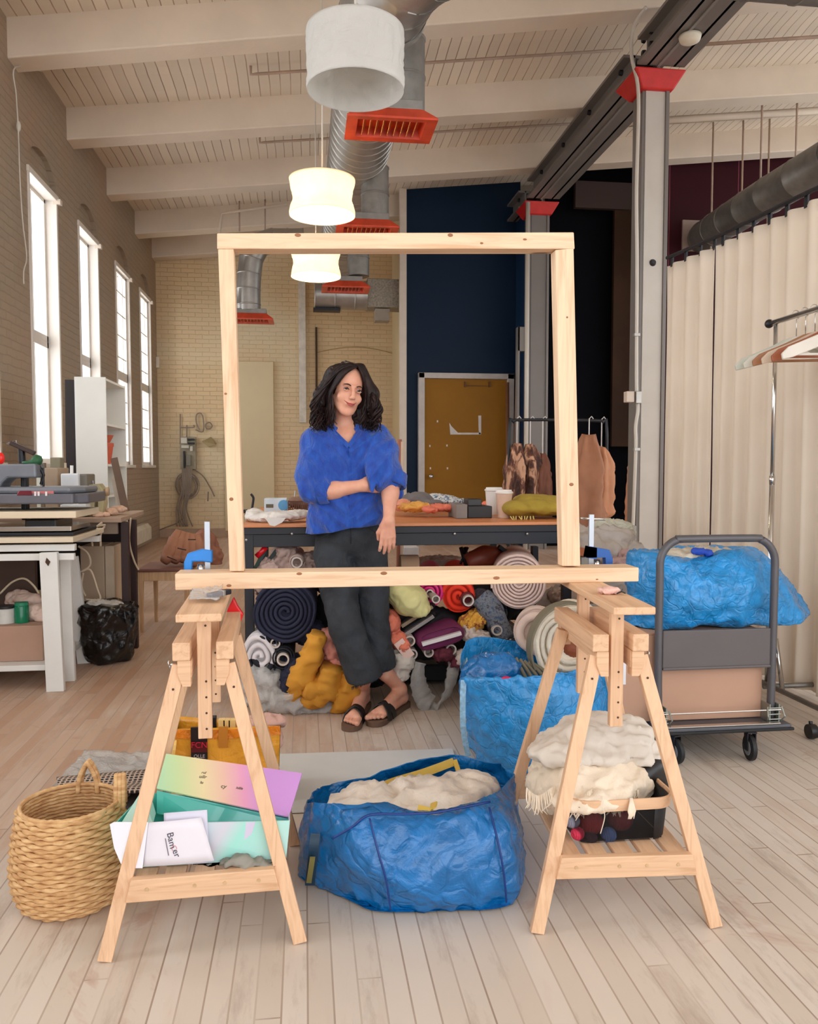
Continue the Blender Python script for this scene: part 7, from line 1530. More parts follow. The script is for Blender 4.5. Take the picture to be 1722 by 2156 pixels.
mb = MB(); a, b = P(961, 1062, 4.2), P(984, 1076, 4.2); mb.b2((a.x, 4.2, zz), (b.x, 4.45, a.z)); single('grey_box', mb, mat('grey_board_box', (122, 114, 108), .6), 'small grey box left of the flat black boxes', 'box', bevel=.003)
# cups
PCUP = mat('white_paper_cup', (226, 220, 214), .45, var=.02)
def cup(px, ytop, Y, r, lb, sleeve):
    p = P(px, ytop, Y); H_ = p.z - zz; t = thing('paper_cup', lb, 'cup', (p.x, Y, zz), 'paper cups on the bench'); mb = MB(); mb.lathe([(.001, 0), (r * .75, 0), (r * .97, H_ - .018), (.001, H_ - .018)], (p.x, Y, zz), 28); build('cup_body', mb, sleeve, t, smooth=True, sang=40)
    mb = MB(); mb.lathe([(r * .98, H_ - .022), (r * 1.05, H_ - .02), (r * 1.05, H_ - .012), (r * .92, H_ - .008), (r * .88, H_), (.001, H_ - .002)], (p.x, Y, zz), 28); build('cup_lid', mb, PCUP, t, smooth=True, sang=40)
cup(1061, 1031, 4.25, .046, 'paper coffee cup with beige sleeve in front of olive cloth', mat('beige_cup_sleeve', (206, 172, 150), .6))
cup(1040, 1026, 4.55, .052, 'all white paper cup just behind the sleeved coffee cup', PCUP)
OLV = mat('olive_mustard_linen', (162, 138, 48), .85, var=.08, bump=.3, bs=80)
mb = blob([('e', P(1090, 1070, 4.2), (.08, .13, .042)), ('e', P(1130, 1068, 4.2), (.09, .13, .045)), ('e', P(1170, 1068, 4.2), (.09, .13, .042)), ('e', P(1115, 1052, 4.3), (.09, .12, .03)), ('e', P(1160, 1056, 4.3), (.09, .12, .03))], .009, .03); crumple(mb, .009, 9, 6, zmin=zz); oc = single('folded_fabric', mb, OLV, 'thick folded olive mustard fabric on the right end of bench', 'fabric', smooth=True)
mb = MB()
for k in range(9): x = P(1075 + k * 6, 1087, 4.06).x; mb.tube([(x, 4.065, zz + .018), (x + rnd.uniform(-.01, .01), 4.05, zz + .002)], .003, 5)
build('frayed_edge', mb, mat('pale_fringe', (206, 186, 110), .8), oc)

# ================================================================ GARMENT RACK AND HEAPS BEHIND
t = thing('garment_rack', 'black metal garment rack with brown coats behind the frame post', 'clothes rack', (P(1175, 1000, 6.6).x, 6.6, 0))
Y = 6.6; q = lambda x, y: P(x, y, Y)
l0, r0 = q(1072, 900), q(1278, 900); ztp = q(1100, 884).z
mb = MB(); mb.tube([(l0.x, Y, .0), (l0.x, Y, ztp - .12), (l0.x + .04, Y, ztp - .02), (l0.x + .12, Y, ztp), (r0.x - .12, Y, ztp), (r0.x - .04, Y, ztp - .02), (r0.x, Y, ztp - .12), (r0.x, Y, 0)], .013, 8, smoothpath=3); build('rack_rail', mb, BLACKP, t, smooth=True)
def garment(px, w_, ytop, ybot, c, lb, seed, Yg=6.6, n=5):
    p = P(px, ytop, Yg); zb2 = P(px, ybot, Yg).z; t = thing('hanging_garment', lb, 'garment', (p.x, Yg, zb2), 'garments on the black rack'); H_ = p.z - zb2
    mb = MB(); rings = []
    for j in range(24):
        u = j / 23; z = p.z - u * H_; ring = []
        for k in range(40):
            a = 2 * PI * k / 40; r = w_ * (.35 + .65 * min(1, u * 3.2)) * (1 + .18 * math.sin(a * n + seed + u * 2) + .15 * mnoise.noise(Vector((math.cos(a) * 2, math.sin(a) * 2, u * 3 + seed))))
            ring.append(Vector((p.x + r * math.cos(a), Yg + r * 1.1 * math.sin(a), z + .02 * math.sin(a * 3 + seed) * u)))
        rings.append(ring)
    mb.rings(rings); crumple(mb, .014, 9, int(seed)); build('garment_cloth', mb, c, t, smooth=True)
    mb = MB(); mb.tube([(p.x, Yg, p.z - .02), (p.x, Yg, ztp + .01), (p.x + .02, Yg, ztp + .03), (p.x + .035, Yg, ztp + .01)], .005, 6); build('hanger_hook', mb, mat('clear_white_hanger', (196, 190, 186), .3), t)
STRP = NT('brown_cream_fur'); v = STRP.obj(); STRP.color(STRP.ramp(STRP.noise(STRP.scale(v, (1, 1, .22)), 16, 4, .6, .8), [(.42, lin((50, 26, 22))), (.52, lin((104, 62, 46))), (.62, lin((196, 150, 120)))])); STRP.rough(.8); STRP = STRP.m
TANB = mat('tan_brown_coat', (156, 104, 74), .7, var=.12); BRB = mat('brown_coat_cloth', (112, 66, 46), .7, var=.15)
garment(1088, .10, 935, 1090, STRP, 'dark brown and cream streaked garment, leftmost on the black rack', 1); garment(1116, .10, 935, 1095, STRP, 'streaked brown garment hanging second on the black rack', 3); garment(1142, .08, 955, 1090, BRB, 'slim dark brown garment hanging close to the frame post', 5)
garment(1240, .14, 915, 1140, TANB, 'long tan brown coat hanging right of the frame post', 7, 6.55); garment(1266, .10, 940, 1085, mat('caramel_coat', (186, 128, 92), .7), 'caramel coloured coat, rightmost on the black rack', 9, 6.6)
garment(1350, .13, 935, 1100, mat('peach_brown_cloth', (196, 134, 100), .7), 'peach brown garment peeking out left of the near column', 4, 8.3)
t = thing('garment_rack', 'black rack mostly hidden behind the near grey column', 'clothes rack', (P(1350, 900, 8.3).x, 8.3, 0))
mb = MB(); x_ = P(1350, 900, 8.3).x; mb.tube([(x_ - .0, 8.3, ztp), (x_ + .6, 8.3, ztp), (x_ + .6, 8.3, 0)], .013, 8); build('rack_rail', mb, BLACKP, t)
HP = mat('grey_clear_bag', (190, 182, 176), .4, var=.08, bump=.4, bs=12, bd=.02)
mb = blob([('e', P(1230, 1130, 4.9), (.14, .2, .07)), ('e', P(1280, 1125, 4.9), (.14, .2, .06)), ('e', P(1250, 1160, 4.8), (.2, .2, .09)), ('e', P(1320, 1160, 4.9), (.1, .2, .08)), ('e', P(1290, 1240, 4.85), (.24, .24, .18)), ('e', P(1290, 1330, 4.85), (.26, .26, .22)), ('c', (1.62, 4.85, .22), (1.9, 4.85, .22), .2)], .016, .05); crumple(mb, .035, 8, 3, zmin=.003); single('plastic_bag', mb, HP, 'big heap of grey clear plastic bags right of the bench', 'plastic', smooth=True)
cloth('white_cloth', [(1295, 1110, 4.95, (.10, .12, .045)), (1275, 1106, 4.95, (.06, .1, .04)), (1310, 1122, 4.95, (.08, .1, .06))], mat('greenish_white_cloth', (206, 206, 190), .8), 'white cloth on top of the bag heap beside the conduit', seed=3)
mb = MB(); a, b = P(1314, 1107, 5.6), P(1340, 1180, 5.6); mb.b2((a.x, 5.6, .02), (b.x, 5.9, a.z)); single('plastic_tub', mb, mat('cloudy_grey_tub', (150, 144, 136), .4), 'cloudy grey plastic tub standing behind the column', 'tub', bevel=.01)
for x, y, c, lb in ((1229, 1162, (190, 110, 70), 'small orange brown box right of the frame post'), (1232, 1180, (170, 170, 164), 'small grey box under the orange brown one')):
    a = P(x - 8, y - 6, 4.55); b = P(x + 8, y + 8, 4.55); mb = MB(); mb.b2((a.x, 4.55, b.z), (b.x, 4.65, a.z)); single('small_box', mb, mat('c%d' % y, c, .6), lb, 'box')
cloth('pink_cloth', [(1318, 1172, 4.6, (.05, .08, .04)), (1300, 1184, 4.5, (.07, .08, .03))], mat('mauve_pink_cloth', (190, 160, 160), .8), 'mauve pink cloth beside the right blue clamp', seed=4)
cloth('brown_fabric', [(1205, 1290, 4.4, (.1, .2, .08)), (1220, 1245, 4.5, (.1, .2, .06)), (1190, 1260, 4.3, (.08, .2, .05))], mat('taupe_folded', (176, 156, 142), .8), 'taupe folded fabrics stacked behind the right trestle posts', 'fabric', amp=.012, seed=9)
# sticks leaning in the corners
for k, (x0, y0, x1, y1, Y, c, lb) in enumerate(((841, 925, 838, 1010, 6.3, (150, 96, 80), 'brown stick leaning left of the white wall trim'), (846, 930, 844, 1010, 6.3, (196, 176, 160), 'pale stick leaning beside the white wall trim'), (1090, 770, 1080, 1010, 11.8, (130, 104, 92), 'brown pole standing right of the ochre door'), (1068, 805, 1070, 1025, 11.8, (120, 76, 50), 'thin brown pole against the right door frame'))):
    a = P(x0, y0, Y); b = P(x1, y1, Y); b.z = 0; b.x = a.x + (P(x1, y1, Y).x - a.x); mb = MB(); mb.tube([b, a], .018 if Y < 8 else .028, 8); single('wooden_stick', mb, mat('stick_%d' % k, c, .6), lb, 'stick', 'sticks leaning in the corners', smooth=True)
# ================================================================ THE WOMAN
SKIN = NT('fair_skin'); v = SKIN.obj(); SKIN.color(SKIN.ramp(SKIN.noise(v, 14, 4), [(.35, lin((214, 150, 124))), (.65, lin((224, 168, 142)))])); SKIN.rough(.5); SKIN.b.inputs['Subsurface Weight'].default_value = .12; SKIN.b.inputs['Subsurface Radius'].default_value = (.01, .004, .002); SKIN = SKIN.m
V = lambda x, y, Y: np.array(P(x, y, Y))
person = thing('person', 'woman in royal blue linen blouse, black cropped jeans and sandals leaning on bench', 'person', (.22, 3.62, 0))
HR = Matrix.Rotation(math.radians(9), 3, 'Y') @ Matrix.Rotation(math.radians(17), 3, 'Z') @ Matrix.Rotation(math.radians(3), 3, 'X')
HRn = np.array(HR); HC = V(729, 823, 3.665)
def hl(x, y, z): return HC + HRn @ np.array([x, y, z])
sd = SDF((-.16, 3.36, -.01), (.62, 3.92, 1.68), .0033)
K = .012
# torso (under the clothes)
sd.cap(V(728, 925, 3.735), V(735, 1060, 3.745), .10, .095, k=.03, sq=(1.25, .8, 1)); sd.ell(V(738, 1135, 3.79), (.125, .07, .09), k=.03)
shR, shL = V(657, 925, 3.73), V(799, 918, 3.74)
sd.cap(shR, V(728, 918, 3.735), .034, .05, k=.03); sd.cap(shL, V(728, 918, 3.735), .034, .05, k=.03)
# neck, chest
sd.cap(hl(0, .030, -.06), V(727, 914, 3.72), .041, .050, k=.02); sd.ell(V(728, 928, 3.70), (.085, .062, .055), k=.03)
# head
sd.ell(hl(0, .012, .035), (.073, .09, .085), k=K, rot=HRn); sd.ell(hl(0, -.028, -.034), (.0535, .058, .074), k=.016, rot=HRn)
sd.ell(hl(0, -.064, -.096), (.020, .019, .017), k=.020, rot=HRn)
for s in (-1, 1):
    sd.ell(hl(s * .036, -.058, -.030), (.021, .018, .020), k=.014, rot=HRn)
    sd.cap(hl(s * .010, -.083, .022), hl(s * .040, -.071, .022), .0055, .004, k=.012)
    sd.cap(hl(s * .050, .0, -.042), hl(s * .022, -.052, -.090), .012, .011, k=.018)
    sd.ell(hl(s * .030, -.094, .003), (.0160, .011, .0066), k=.008, rot=HRn, sub=True)
    sd.ell(hl(s * .074, .004, -.012), (.007, .016, .028), k=.006, rot=HRn)
    sd.ell(hl(s * .0095, -.096, -.032), (.0065, .008, .0055), k=.006, rot=HRn)
sd.cap(hl(0, -.082, .016), hl(0, -.104, -.024), .0065, .0085, k=.010); sd.ell(hl(0, -.104, -.028), (.0085, .008, .007), k=.006, rot=HRn)
sd.ell(hl(0, -.080, -.056), (.022, .012, .012), k=.012, rot=HRn)
# arms: her right arm (left in the picture) folded across, her left arm hanging
elR, wrR = V(657, 1040, 3.665), V(764, 1022, 3.60)
elL, wrL = V(824, 1006, 3.65), V(818, 1096, 3.565)
sd.cap(shR, elR, .034, .036, k=.02); sd.cap(elR, elR + (wrR - elR) * .45, .040, .037, k=.02); sd.cap(elR + (wrR - elR) * .4, wrR, .038, .0255, k=.02)
sd.cap(shL, elL, .034, .036, k=.02); sd.cap(elL, elL + (wrL - elL) * .4, .038, .036, k=.02); sd.cap(elL + (wrL - elL) * .35, wrL, .036, .0235, k=.02, sq=(1, .85, 1))
def hand(W, d, n, lens, curl, thumb, spread=.12, pl=.078, pw=.062):
    """W wrist, d direction of the fingers, n across (towards the thumb), curl vector"""
    d = np.array(d, float); d /= np.linalg.norm(d); n = np.array(n, float); n -= d * (n @ d); n /= np.linalg.norm(n); c = np.array(curl, float); c -= d * (c @ d); c -= n * (c @ n); c /= np.linalg.norm(c)
    for k in range(4):
        o = (1.5 - k) / 3 * pw * .86; kn = W + d * (pl - abs(k - 1.2) * .004) + n * o + c * abs(k - 1.5) * .002
        sd.cap(W + n * o * .55, kn, .0125, .0105, k=.012)
        fd = d + n * (1.5 - k) * spread * .5; fd /= np.linalg.norm(fd); L = lens[k]; p = kn; ang = .12
        for s_, r0, r1 in ((.45, .0098, .0088), (.31, .0088, .0080), (.24, .0080, .0066)):
            q = p + (fd * math.cos(ang) + c * math.sin(ang)) * L * s_; sd.cap(p, q, r0, r1, k=.0025); p = q; ang += .26
    b = W + d * .022 + n * pw * .36 + c * .006; m_ = b + d * .034 + n * .018 + c * .014; e = m_ + d * .030 + n * thumb + c * .010
    sd.cap(W + d * .008 + n * .012, b, .014, .0135, k=.012); sd.cap(b, m_, .0135, .0105, k=.008); sd.cap(m_, e, .0100, .0075, k=.003)
hand(wrL, (-.035, -.02, -1), (-1, -.15, 0), (.068, .076, .071, .056), (0, 1, 0), -.004, .10)
hand(wrR, (1, .62, .02), (0, .1, 1), (.066, .074, .07, .055), (0, 1, 0), .0, .05)
# legs and feet
hemA, hemB = V(768, 1425, 3.655), V(812, 1418, 3.745)
sd.cap(V(702, 1175, 3.775), V(722, 1305, 3.68), .055, .045, k=.02); sd.cap(V(722, 1305, 3.68), hemA, .045, .034, k=.02)
sd.cap(V(776, 1175, 3.78), V(788, 1305, 3.76), .055, .042, k=.02); sd.cap(V(788, 1305, 3.76), hemB, .042, .032, k=.02)
SOLE = .024
def foot(hem, H, T, inner):
    H = np.array([H.x, H.y, 0]); T = np.array([T.x, T.y, 0]); d = (T - H) / np.linalg.norm(T - H); n = np.array([-d[1], d[0], 0]) * inner; L = np.linalg.norm(T - H); z = np.array([0, 0, 1.0])
    an = H + d * .055 + z * (SOLE + .078)
    sd.cap(hem, an, .036, .029, k=.015); sd.ell(an - z * .004 + n * .014, (.017, .017, .017), k=.012); sd.ell(an - z * .008 - n * .016, (.016, .016, .016), k=.012)
    sd.ell(H + d * .032 + z * (SOLE + .028), (.030, .030, .028), k=.02); sd.cap(an, H + d * .04 + z * (SOLE + .03), .027, .028, k=.02)
    sd.cap(an + d * .012 - z * .012, H + d * (L - .085) + z * (SOLE + .024), .029, .021, k=.02)
    sd.cap(H + d * .05 - n * .008 + z * (SOLE + .02), H + d * (L - .075) - n * .022 + z * (SOLE + .014), .021, .015, k=.015)
    sd.cap(H + d * .06 + n * .004 + z * (SOLE + .024), H + d * (L - .065) + n * .02 + z * (SOLE + .017), .022, .018, k=.015)
    for k in range(5):
        o = .031 - k * .0150; b = H + d * (L - .062 - k * .004) + n * o + z * (SOLE + .013); ln = (.052, .050, .045, .039, .032)[k]; r = (.0125, .0092, .0088, .0084, .008)[k]
        sd.cap(b, b + d * ln + z * (-.003), r * 1.02, r, k=.003)
    return H, d, n, L
FA = foot(hemA, G(768, 1487), G(736, 1540), 1); FB = foot(hemB, G(852, 1486), G(784, 1530), -1)
mb = sd.to(MB()); body = build('body', mb, SKIN, person, smooth=True)

# face details
def onface(pts_, r, name, m, n=6, **k):
    mb = MB(); mb.tube([Vector(hl(*p)) for p in pts_], r, n, smoothpath=5); return build(name, mb, m, person, smooth=True)
LIP = mat('rose_lips', (186, 84, 78), .4, var=.05); BROW = mat('dark_brown_brow', (62, 34, 26), .8); EYEW = mat('eye_white', (214, 200, 192), .25, var=.02); IRIS = mat('dark_brown_iris', (44, 26, 18), .2)
onface([(-.025, -.080, -.0485), (-.012, -.0905, -.0555), (0, -.0935, -.0560), (.012, -.0905, -.0555), (.025, -.080, -.0485)], [.0012, .0034, .0040, .0034, .0012], 'lips', LIP)
onface([(-.020, -.084, -.0540), (-.010, -.0905, -.0605), (0, -.0925, -.0620), (.010, -.0905, -.0605), (.020, -.084, -.0540)], [.0012, .0040, .0050, .0040, .0012], 'lips', LIP)
onface([(-.029, -.077, -.0465), (-.014, -.0920, -.0565), (0, -.0955, -.0582), (.014, -.0920, -.0565), (.029, -.077, -.0465)], [.0008, .0012, .0012, .0012, .0008], 'mouth_line', mat('mouth_shadow_line', (110, 40, 40), .6))
for s in (-1, 1):
    onface([(s * .014, -.0915, .0205), (s * .028, -.0885, .0255), (s * .044, -.0760, .0225)], [.0026, .0034, .0014], 'eyebrow', BROW)
    mb = MB(); c = Vector(hl(s * .030, -.0795, .004)); mb.ell(c, (.0115, .0106, .0086), 20, 14); e = build('eye', mb, EYEW, person, smooth=True)
    mb = MB(); c2 = Vector(hl(s * .030 - .001, -.0835, .0035)); mb.ell(c2, (.0074, .0086, .0072), 16, 10); build('iris', mb, IRIS, e, smooth=True)
    onface([(s * .0185, -.0880, .0035), (s * .030, -.0925, .0090), (s * .043, -.0825, .0045)], [.0014, .0030, .0016], 'eyelid', mat('lash_line', (58, 30, 26), .7))
    onface([(s * .020, -.0880, .0015), (s * .030, -.0915, -.0020), (s * .042, -.0820, .0020)], [.0014, .0032, .0014], 'eyelid', SKIN)

# hair
HAIR = NT('dark_brown_wavy_hair'); v = HAIR.obj(); HAIR.color(HAIR.ramp(HAIR.noise(HAIR.scale(v, (1, 1, .25)), 60, 4), [(.35, lin((18, 9, 10))), (.6, lin((38, 20, 18))), (.78, lin((74, 42, 32)))])); HAIR.rough(.5); HAIR.b.inputs['Specular IOR Level'].default_value = .3; HAIR.bump(HAIR.noise(HAIR.scale(v, (1, 1, .12)), 220, 3), .6, .003); HAIR = HAIR.m
hs = SDF((.02, 3.48, 1.25), (.42, 3.92, 1.72), .004)
hs.ell(hl(0, .026, .038), (.085, .093, .092), k=.02, rot=HRn)
for a, b, r0, r1 in (((703, 785, 3.66), (676, 835, 3.67), .024, .030), ((676, 835, 3.67), (668, 882, 3.67), .032, .026), ((690, 850, 3.72), (684, 900, 3.70), .04, .028), ((757, 778, 3.67), (780, 830, 3.68), .030, .036), ((780, 830, 3.68), (782, 885, 3.68), .038, .034), ((765, 850, 3.72), (764, 900, 3.70), .044, .028), ((727, 830, 3.76), (727, 890, 3.78), .07, .055), ((748, 868, 3.70), (752, 900, 3.69), .026, .02)):
    hs.cap(V(*a), V(*b), r0, r1, k=.022)
hs.ell(hl(0.000, -.115, -.030), (.0545, .062, .077), k=.008, rot=HRn, sub=True); hs.cap(V(724, 880, 3.62), V(728, 915, 3.62), .05, .045, k=.01, sub=True)
hs.cap(hl(-.03, -.09, -.04), V(712, 900, 3.62), .042, .035, k=.01, sub=True)
mb = hs.to(MB()); crumple(mb, .011, 19, 4, fn=lambda p: min(1, max(0, (float((HRn.T @ (np.array(p) - HC))[1]) + .02) / .05)) if p[2] > HC[2] - .07 else 1)
hair = build('hair', mb, HAIR, person, smooth=True)
rh = random.Random(11); mb = MB()
for i in range(330):
    side = -1 if i % 2 else 1; f = rh.random(); g = rh.random()
    sx = .012 + side * (.004 + .012 * rh.random()); sy = -.036 + .11 * f; zt2 = .122 - .9 * (sy - .02) ** 2 * 3
    p0 = hl(sx, sy, min(.126, .126 - 3.2 * (sy - .02) ** 2)); p1 = hl(side * (.056 + .018 * f), -.040 + .10 * f, .098 - .03 * rh.random()); p2 = hl(side * (.088 + .010 * rh.random()), -.028 + .09 * f, .035 - .02 * rh.random())
    if side < 0: e = V(656 + 42 * f + 10 * g, 868 + 42 * rh.random(), 3.60 + .15 * f); m = V(662 + 24 * f + 6 * g, 838 + 10 * g, 3.62 + .12 * f)
    else: e = V(800 - 40 * f - 8 * g, 866 + 44 * rh.random(), 3.60 + .15 * f); m = V(793 - 22 * f - 6 * g, 836 + 12 * g, 3.62 + .12 * f)
    m2 = m * .45 + e * .55 + np.array([side * .012 * rh.random(), 0, 0])
    path = catmull([Vector(q) for q in (p0, p1, p2, m, m2, e)], 6); ph = rh.random() * 6; L = len(path)
    pts2 = [p + Vector((math.sin(j * .56 + ph), math.cos(j * .56 + ph), 0)) * .0140 * max(0, (j / L - .30)) * 1.6 for j, p in enumerate(path)]
    r = .0036 + .0032 * rh.random(); mb.tube(pts2, [r * .7, r, r, r * 1.1, r * .9, .0015], 6)
for i in range(44):
    side = -1 if i % 2 else 1; f = rh.random(); g = rh.random()
    p0 = hl(.012 + side * .004, -.066 + .03 * f, .108 + .010 * f); p1 = hl(side * (.040 + .006 * f), -.076 + .026 * f, .083 - .012 * g); p2 = hl(side * (.066 + .006 * f), -.060 + .03 * f, .036 - .02 * g); p3 = hl(side * (.080 + .004 * g), -.045 + .04 * f, -.03)
    e = V(706 - 22 * f, 892 + 16 * g, 3.62 + .04 * f) if side < 0 else V(760 + 22 * f, 890 + 18 * g, 3.62 + .04 * f)
    path = catmull([Vector(q) for q in (p0, p1, p2, p3, p3 * .4 + e * .6, e)], 7); ph = rh.random() * 6; L = len(path)
    mb.tube([p + Vector((math.sin(j * .5 + ph), math.cos(j * .5 + ph), 0)) * .012 * max(0, (j / L - .42)) * 1.6 for j, p in enumerate(path)], [.003, .0058, .006, .006, .004, .001], 6)
build('hair_locks', mb, HAIR, hair, smooth=True)

# blouse
LB = NT('royal_blue_linen'); v = LB.obj(); n1 = LB.noise(LB.scale(v, (1, 1, .4)), 30, 5, .6); LB.color(LB.ramp(n1, [(.3, lin((10, 54, 150))), (.7, lin((26, 88, 186)))])); LB.rough(.75); LB.b.inputs['Sheen Weight'].default_value = .3
n2 = LB.noise(LB.scale(v, (1.6, 1.6, .5)), 17, 4, .6, 1.2); LB.bump(LB.math('ADD', n2, LB.math('MULTIPLY', LB.noise(v, 170, 3), .15)), .75, .014); LB = LB.m
bs = SDF((-.16, 3.42, .70), (.62, 3.92, 1.46), .0048)
bs.cap(V(727, 935, 3.725), V(727, 1085, 3.735), .118, .128, k=.03, sq=(1.32, .88, 1)); bs.ell(V(728, 925, 3.73), (.135, .078, .045), k=.03)
bs.cap(shR + np.array([.008, 0, -.010]), V(728, 918, 3.735), .056, .060, k=.03); bs.cap(shL + np.array([-.008, 0, -.010]), V(728, 918, 3.735), .056, .060, k=.03)
bs.cap(V(722, 1060, 3.735), V(706, 1128, 3.75), .10, .112, k=.03, sq=(1.25, .9, 1)); bs.ell(V(764, 1085, 3.735), (.095, .098, .075), k=.03)
bs.cap(shR + np.array([.012, 0, -.01]), V(655, 1000, 3.69), .060, .070, k=.025); bs.cap(V(655, 1000, 3.69), V(657, 1032, 3.665), .070, .062, k=.02); bs.cap(V(657, 1028, 3.665), V(676, 1030, 3.64), .058, .050, k=.015)
bs.cap(shL + np.array([-.008, -.008, -.01]), V(804, 950, 3.685), .062, .070, k=.03); bs.cap(V(804, 950, 3.685), V(808, 985, 3.66), .070, .073, k=.03); bs.cap(V(808, 985, 3.66), V(811, 1005, 3.64), .072, .070, k=.015)
bs.cap(V(784, 995, 3.60), V(783, 1032, 3.575), .030, .012, k=.02); bs.cap(V(798, 975, 3.635), V(826, 1006, 3.66), .055, .052, k=.04); bs.cap(V(832, 1000, 3.74), V(838, 1040, 3.76), .032, .024, k=.02)
# neck opening in a V, hem, cuffs
for x, y, rx, rz_ in ((727, 893, .062, .030), (728, 908, .050, .024), (729, 918, .036, .020), (731, 927, .022, .016), (732, 934, .010, .012)):
    bs.ell(V(x, y, 3.62), (rx, .075, rz_), k=.003, sub=True)
bs.ell(V(727, 890, 3.715), (.064, .070, .040), k=.004, sub=True)
zh = P(720, 1118, 3.64).z; RB = np.array(Matrix.Rotation(math.radians(-8), 3, 'Y'))
bs.box(np.array([.18, 3.7, zh - .148]), (.5, .4, .15), r=.002, k=.004, rot=RB, sub=True)
bs.cap(elR + (wrR - elR) * .42 + np.array([0, -.02, 0]), V(745, 1024, 3.56), .030, .03, k=.004, sub=True)
bs.cap(V(822, 1035, 3.66), V(818, 1120, 3.58), .045, .045, k=.004, sub=True)
mb = bs.to(MB())
def folds(p): return 1.0
crumple(mb, .005, 9, 5)
for i, q in enumerate(mb.v):  # long folds falling from the shoulders
    x, y, z = q; d = 1.55 * (.0055 * (1 - abs(math.sin(x * 34 + (z - 1.2) * (14 if x < .2 else -16) + 1.6 * mnoise.noise(Vector((x * 5, 1, z * 4))))) * 1.6) + .004 * (1 - 2 * abs(math.sin((x * (.9 if x < .2 else -.8) + z) * 42 + 1.5 * mnoise.noise(Vector((x * 7, 5, z * 6))))))) * (1 if y < 3.72 else .3); mb.v[i] = (x, y - d, z)
build('blouse', mb, LB, person, smooth=True)
mb = MB(); strap(mb, [V(700, 905, 3.655), V(712, 918, 3.632), V(724, 930, 3.618), V(734, 940, 3.612)], (.014, -.004, .012), .0022, 6); strap(mb, [V(757, 903, 3.66), V(750, 916, 3.632), V(742, 929, 3.618), V(734, 940, 3.612)], (.014, .004, -.012), .0022, 6); build('collar', mb, LB, person)
mb = MB()
cr = []; c = Vector(elR + (wrR - elR) * .26); ax = Vector(wrR - elR).normalized(); u = ax.cross(Vector((0, 1, 0))).normalized(); w_ = ax.cross(u)
rr = [[c + ax * dd + (u * math.cos(a) + w_ * math.sin(a)) * r_ * (1 + .05 * math.sin(3 * a)) for a in np.linspace(0, 2 * PI, 29)[:-1]] for dd, r_ in ((-.03, .052), (-.004, .054), (.012, .0535), (.014, .047), (-.02, .044))]
mb.rings(rr, cap=False); build('sleeve_cuff', mb, LB, person, smooth=True)
c = Vector(elL + (wrL - elL) * .10); ax = Vector(wrL - elL).normalized(); u = ax.cross(Vector((0, 1, 0))).normalized(); w_ = ax.cross(u); mb = MB()
rr = [[c + ax * (dd + .018 * math.cos(a - .4)) + (u * math.cos(a) + w_ * math.sin(a)) * r_ * (1 + .05 * math.sin(3 * a)) for a in np.linspace(0, 2 * PI, 29)[:-1]] for dd, r_ in ((-.05, .070), (-.012, .070), (.010, .068), (.014, .060), (-.03, .052))]
mb.rings(rr, cap=False); build('sleeve_cuff', mb, LB, person, smooth=True)
# jeans
DJ = NT('washed_black_denim'); v = DJ.obj(); DJ.color(DJ.ramp(DJ.noise(v, 9, 5), [(.35, lin((30, 33, 38))), (.65, lin((50, 54, 60)))])); DJ.rough(.8); DJ.bump(DJ.math('ADD', DJ.noise(DJ.scale(v, (1, 1, .6)), 13, 4, .6, 1), DJ.math('MULTIPLY', DJ.noise(v, 240, 2), .12)), .7, .014); DJ = DJ.m
js = SDF((-.12, 3.42, .18), (.56, 3.92, .96), .0048)
js.ell(V(738, 1138, 3.78), (.160, .108, .10), k=.02); js.cap(V(737, 1108, 3.765), V(737, 1125, 3.77), .085, .09, k=.03, sq=(1.5, 1, 1))
js.cap(V(701, 1165, 3.772), V(712, 1235, 3.72), .090, .085, k=.02); js.cap(V(712, 1235, 3.72), V(728, 1320, 3.665), .083, .074, k=.02); js.cap(V(728, 1320, 3.665), V(773, 1440, 3.645), .074, .082, k=.02)
js.cap(V(776, 1165, 3.778), V(784, 1240, 3.765), .088, .078, k=.015); js.cap(V(784, 1240, 3.765), V(788, 1320, 3.76), .076, .070, k=.012); js.cap(V(788, 1320, 3.76), V(808, 1435, 3.745), .070, .072, k=.012)
RJ = np.array(Matrix.Rotation(math.radians(-13), 3, 'Y')); zj = P(775, 1434, 3.6).z
js.box(np.array([P(780, 1434, 3.65).x, 3.7, zj - .152]), (.5, .45, .15), r=.002, k=.003, rot=RJ, sub=True)
for hm, rr_ in ((hemA, .058), (hemB, .052)): js.cap(hm + np.array([.004, 0, .01]), hm + np.array([.01, 0, -.12]), rr_, rr_, k=.003, sub=True)
js.box(np.array([.2, 3.92 + .025, .6]), (.5, .03, .5), r=.001, k=.01, sub=True)
mb = js.to(MB()); crumple(mb, .006, 10, 8); jn = build('jeans', mb, DJ, person, smooth=True)
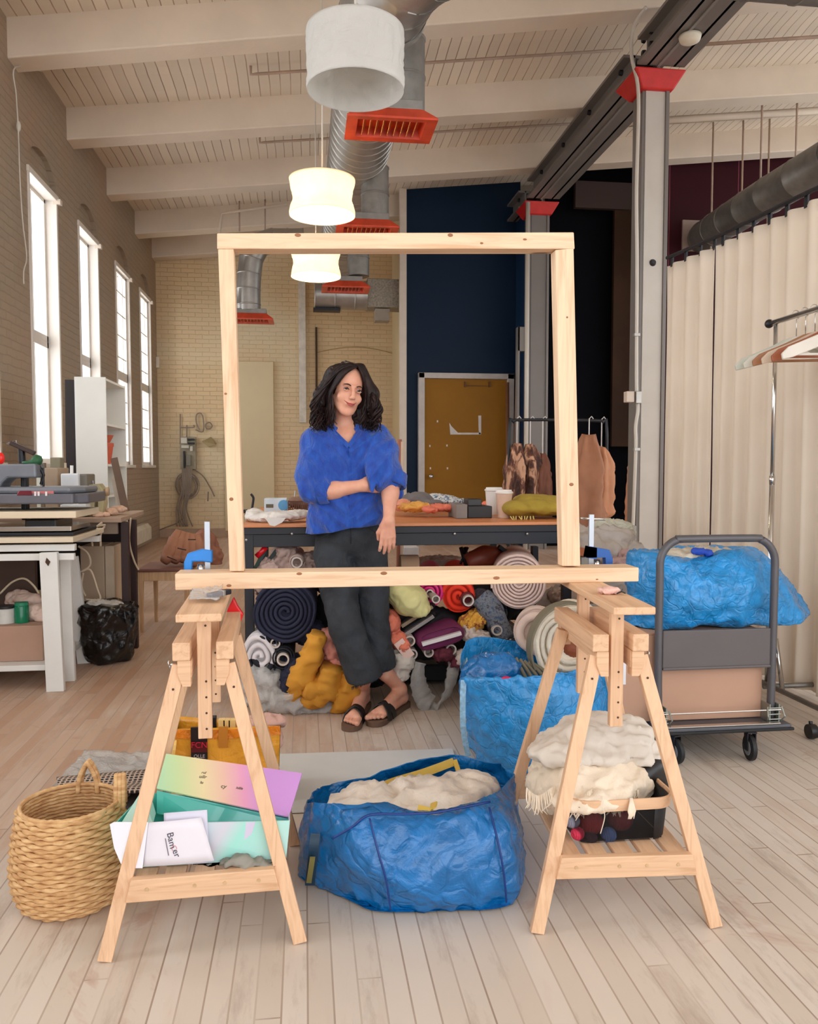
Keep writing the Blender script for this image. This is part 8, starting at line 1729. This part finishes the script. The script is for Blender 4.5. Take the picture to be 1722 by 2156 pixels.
mb = MB(); mb.tube([V(738, 1112, 3.655), V(739, 1135, 3.662), V(738, 1160, 3.685)], .0022, 6); mb.tube([V(668, 1138, 3.675), V(690, 1126, 3.655), V(705, 1114, 3.655)], .0018, 6, smoothpath=4); mb.tube([V(808, 1132, 3.70), V(792, 1122, 3.675), V(776, 1112, 3.665)], .0018, 6, smoothpath=4); build('denim_seam', mb, mat('dark_denim_seam', (20, 22, 26), .8), jn, smooth=True)
mb = MB(); rj = random.Random(3)
for k in range(46):
    a = k / 45 * .68; x = 741 + 82 * a; y = 1448 - 30 * a; p = V(x, y - 2, 3.585 + .02 * a + .02 * (2 * a - 1) ** 2); mb.tube([p, p + np.array([rj.uniform(-.004, .004), 0, -.012 - .006 * rj.random()])], [.0016, .0006], 4)
build('frayed_hem', mb, DJ, jn)
# sandals
def sandal(F_, name):
    H, d, n, L = F_; t2 = name; W_ = [(-.016, .004), (-.008, .026), (.02, .035), (.09, .034), (L - .10, .042), (L - .05, .046), (L - .012, .038), (L + .006, .022), (L + .012, .004)]
    left = [H + d * s + n * w_ for s, w_ in W_]; right = [H + d * s - n * w_ for s, w_ in W_][::-1]; o = [Vector(q) for q in catmull(left + right, 4, True)]
    mb = MB(); mb.rings([[q + Vector((0, 0, z)) for q in o] for z in (.001, .004, .018, .023)]); so = build(t2, mb, mat('brown_cork_sole', (104, 78, 62), .7), person, smooth=True, sang=45)
    mb = MB(); z = lambda k: np.array([0, 0, k]); s0, s1 = L - .145, L - .082
    for a, b, sg in ((s0, s1, 1), (s1, s0 + .005, 1)):
        strap(mb, [H + d * a + n * .043 * sg + z(.010), H + d * (a * .8 + b * .2) + n * .034 * sg + z(.058), H + d * (a + b) / 2 + z(.082 if a < b else .078), H + d * (a * .2 + b * .8) - n * .036 * sg + z(.052), H + d * b - n * .046 * sg + z(.010)], tuple(d * .040), .002, 8)
    build('strap', mb, mat('black_leather_strap', (24, 22, 24), .45), so, smooth=False)
sandal(FA, 'sandal'); sandal(FB, 'sandal')
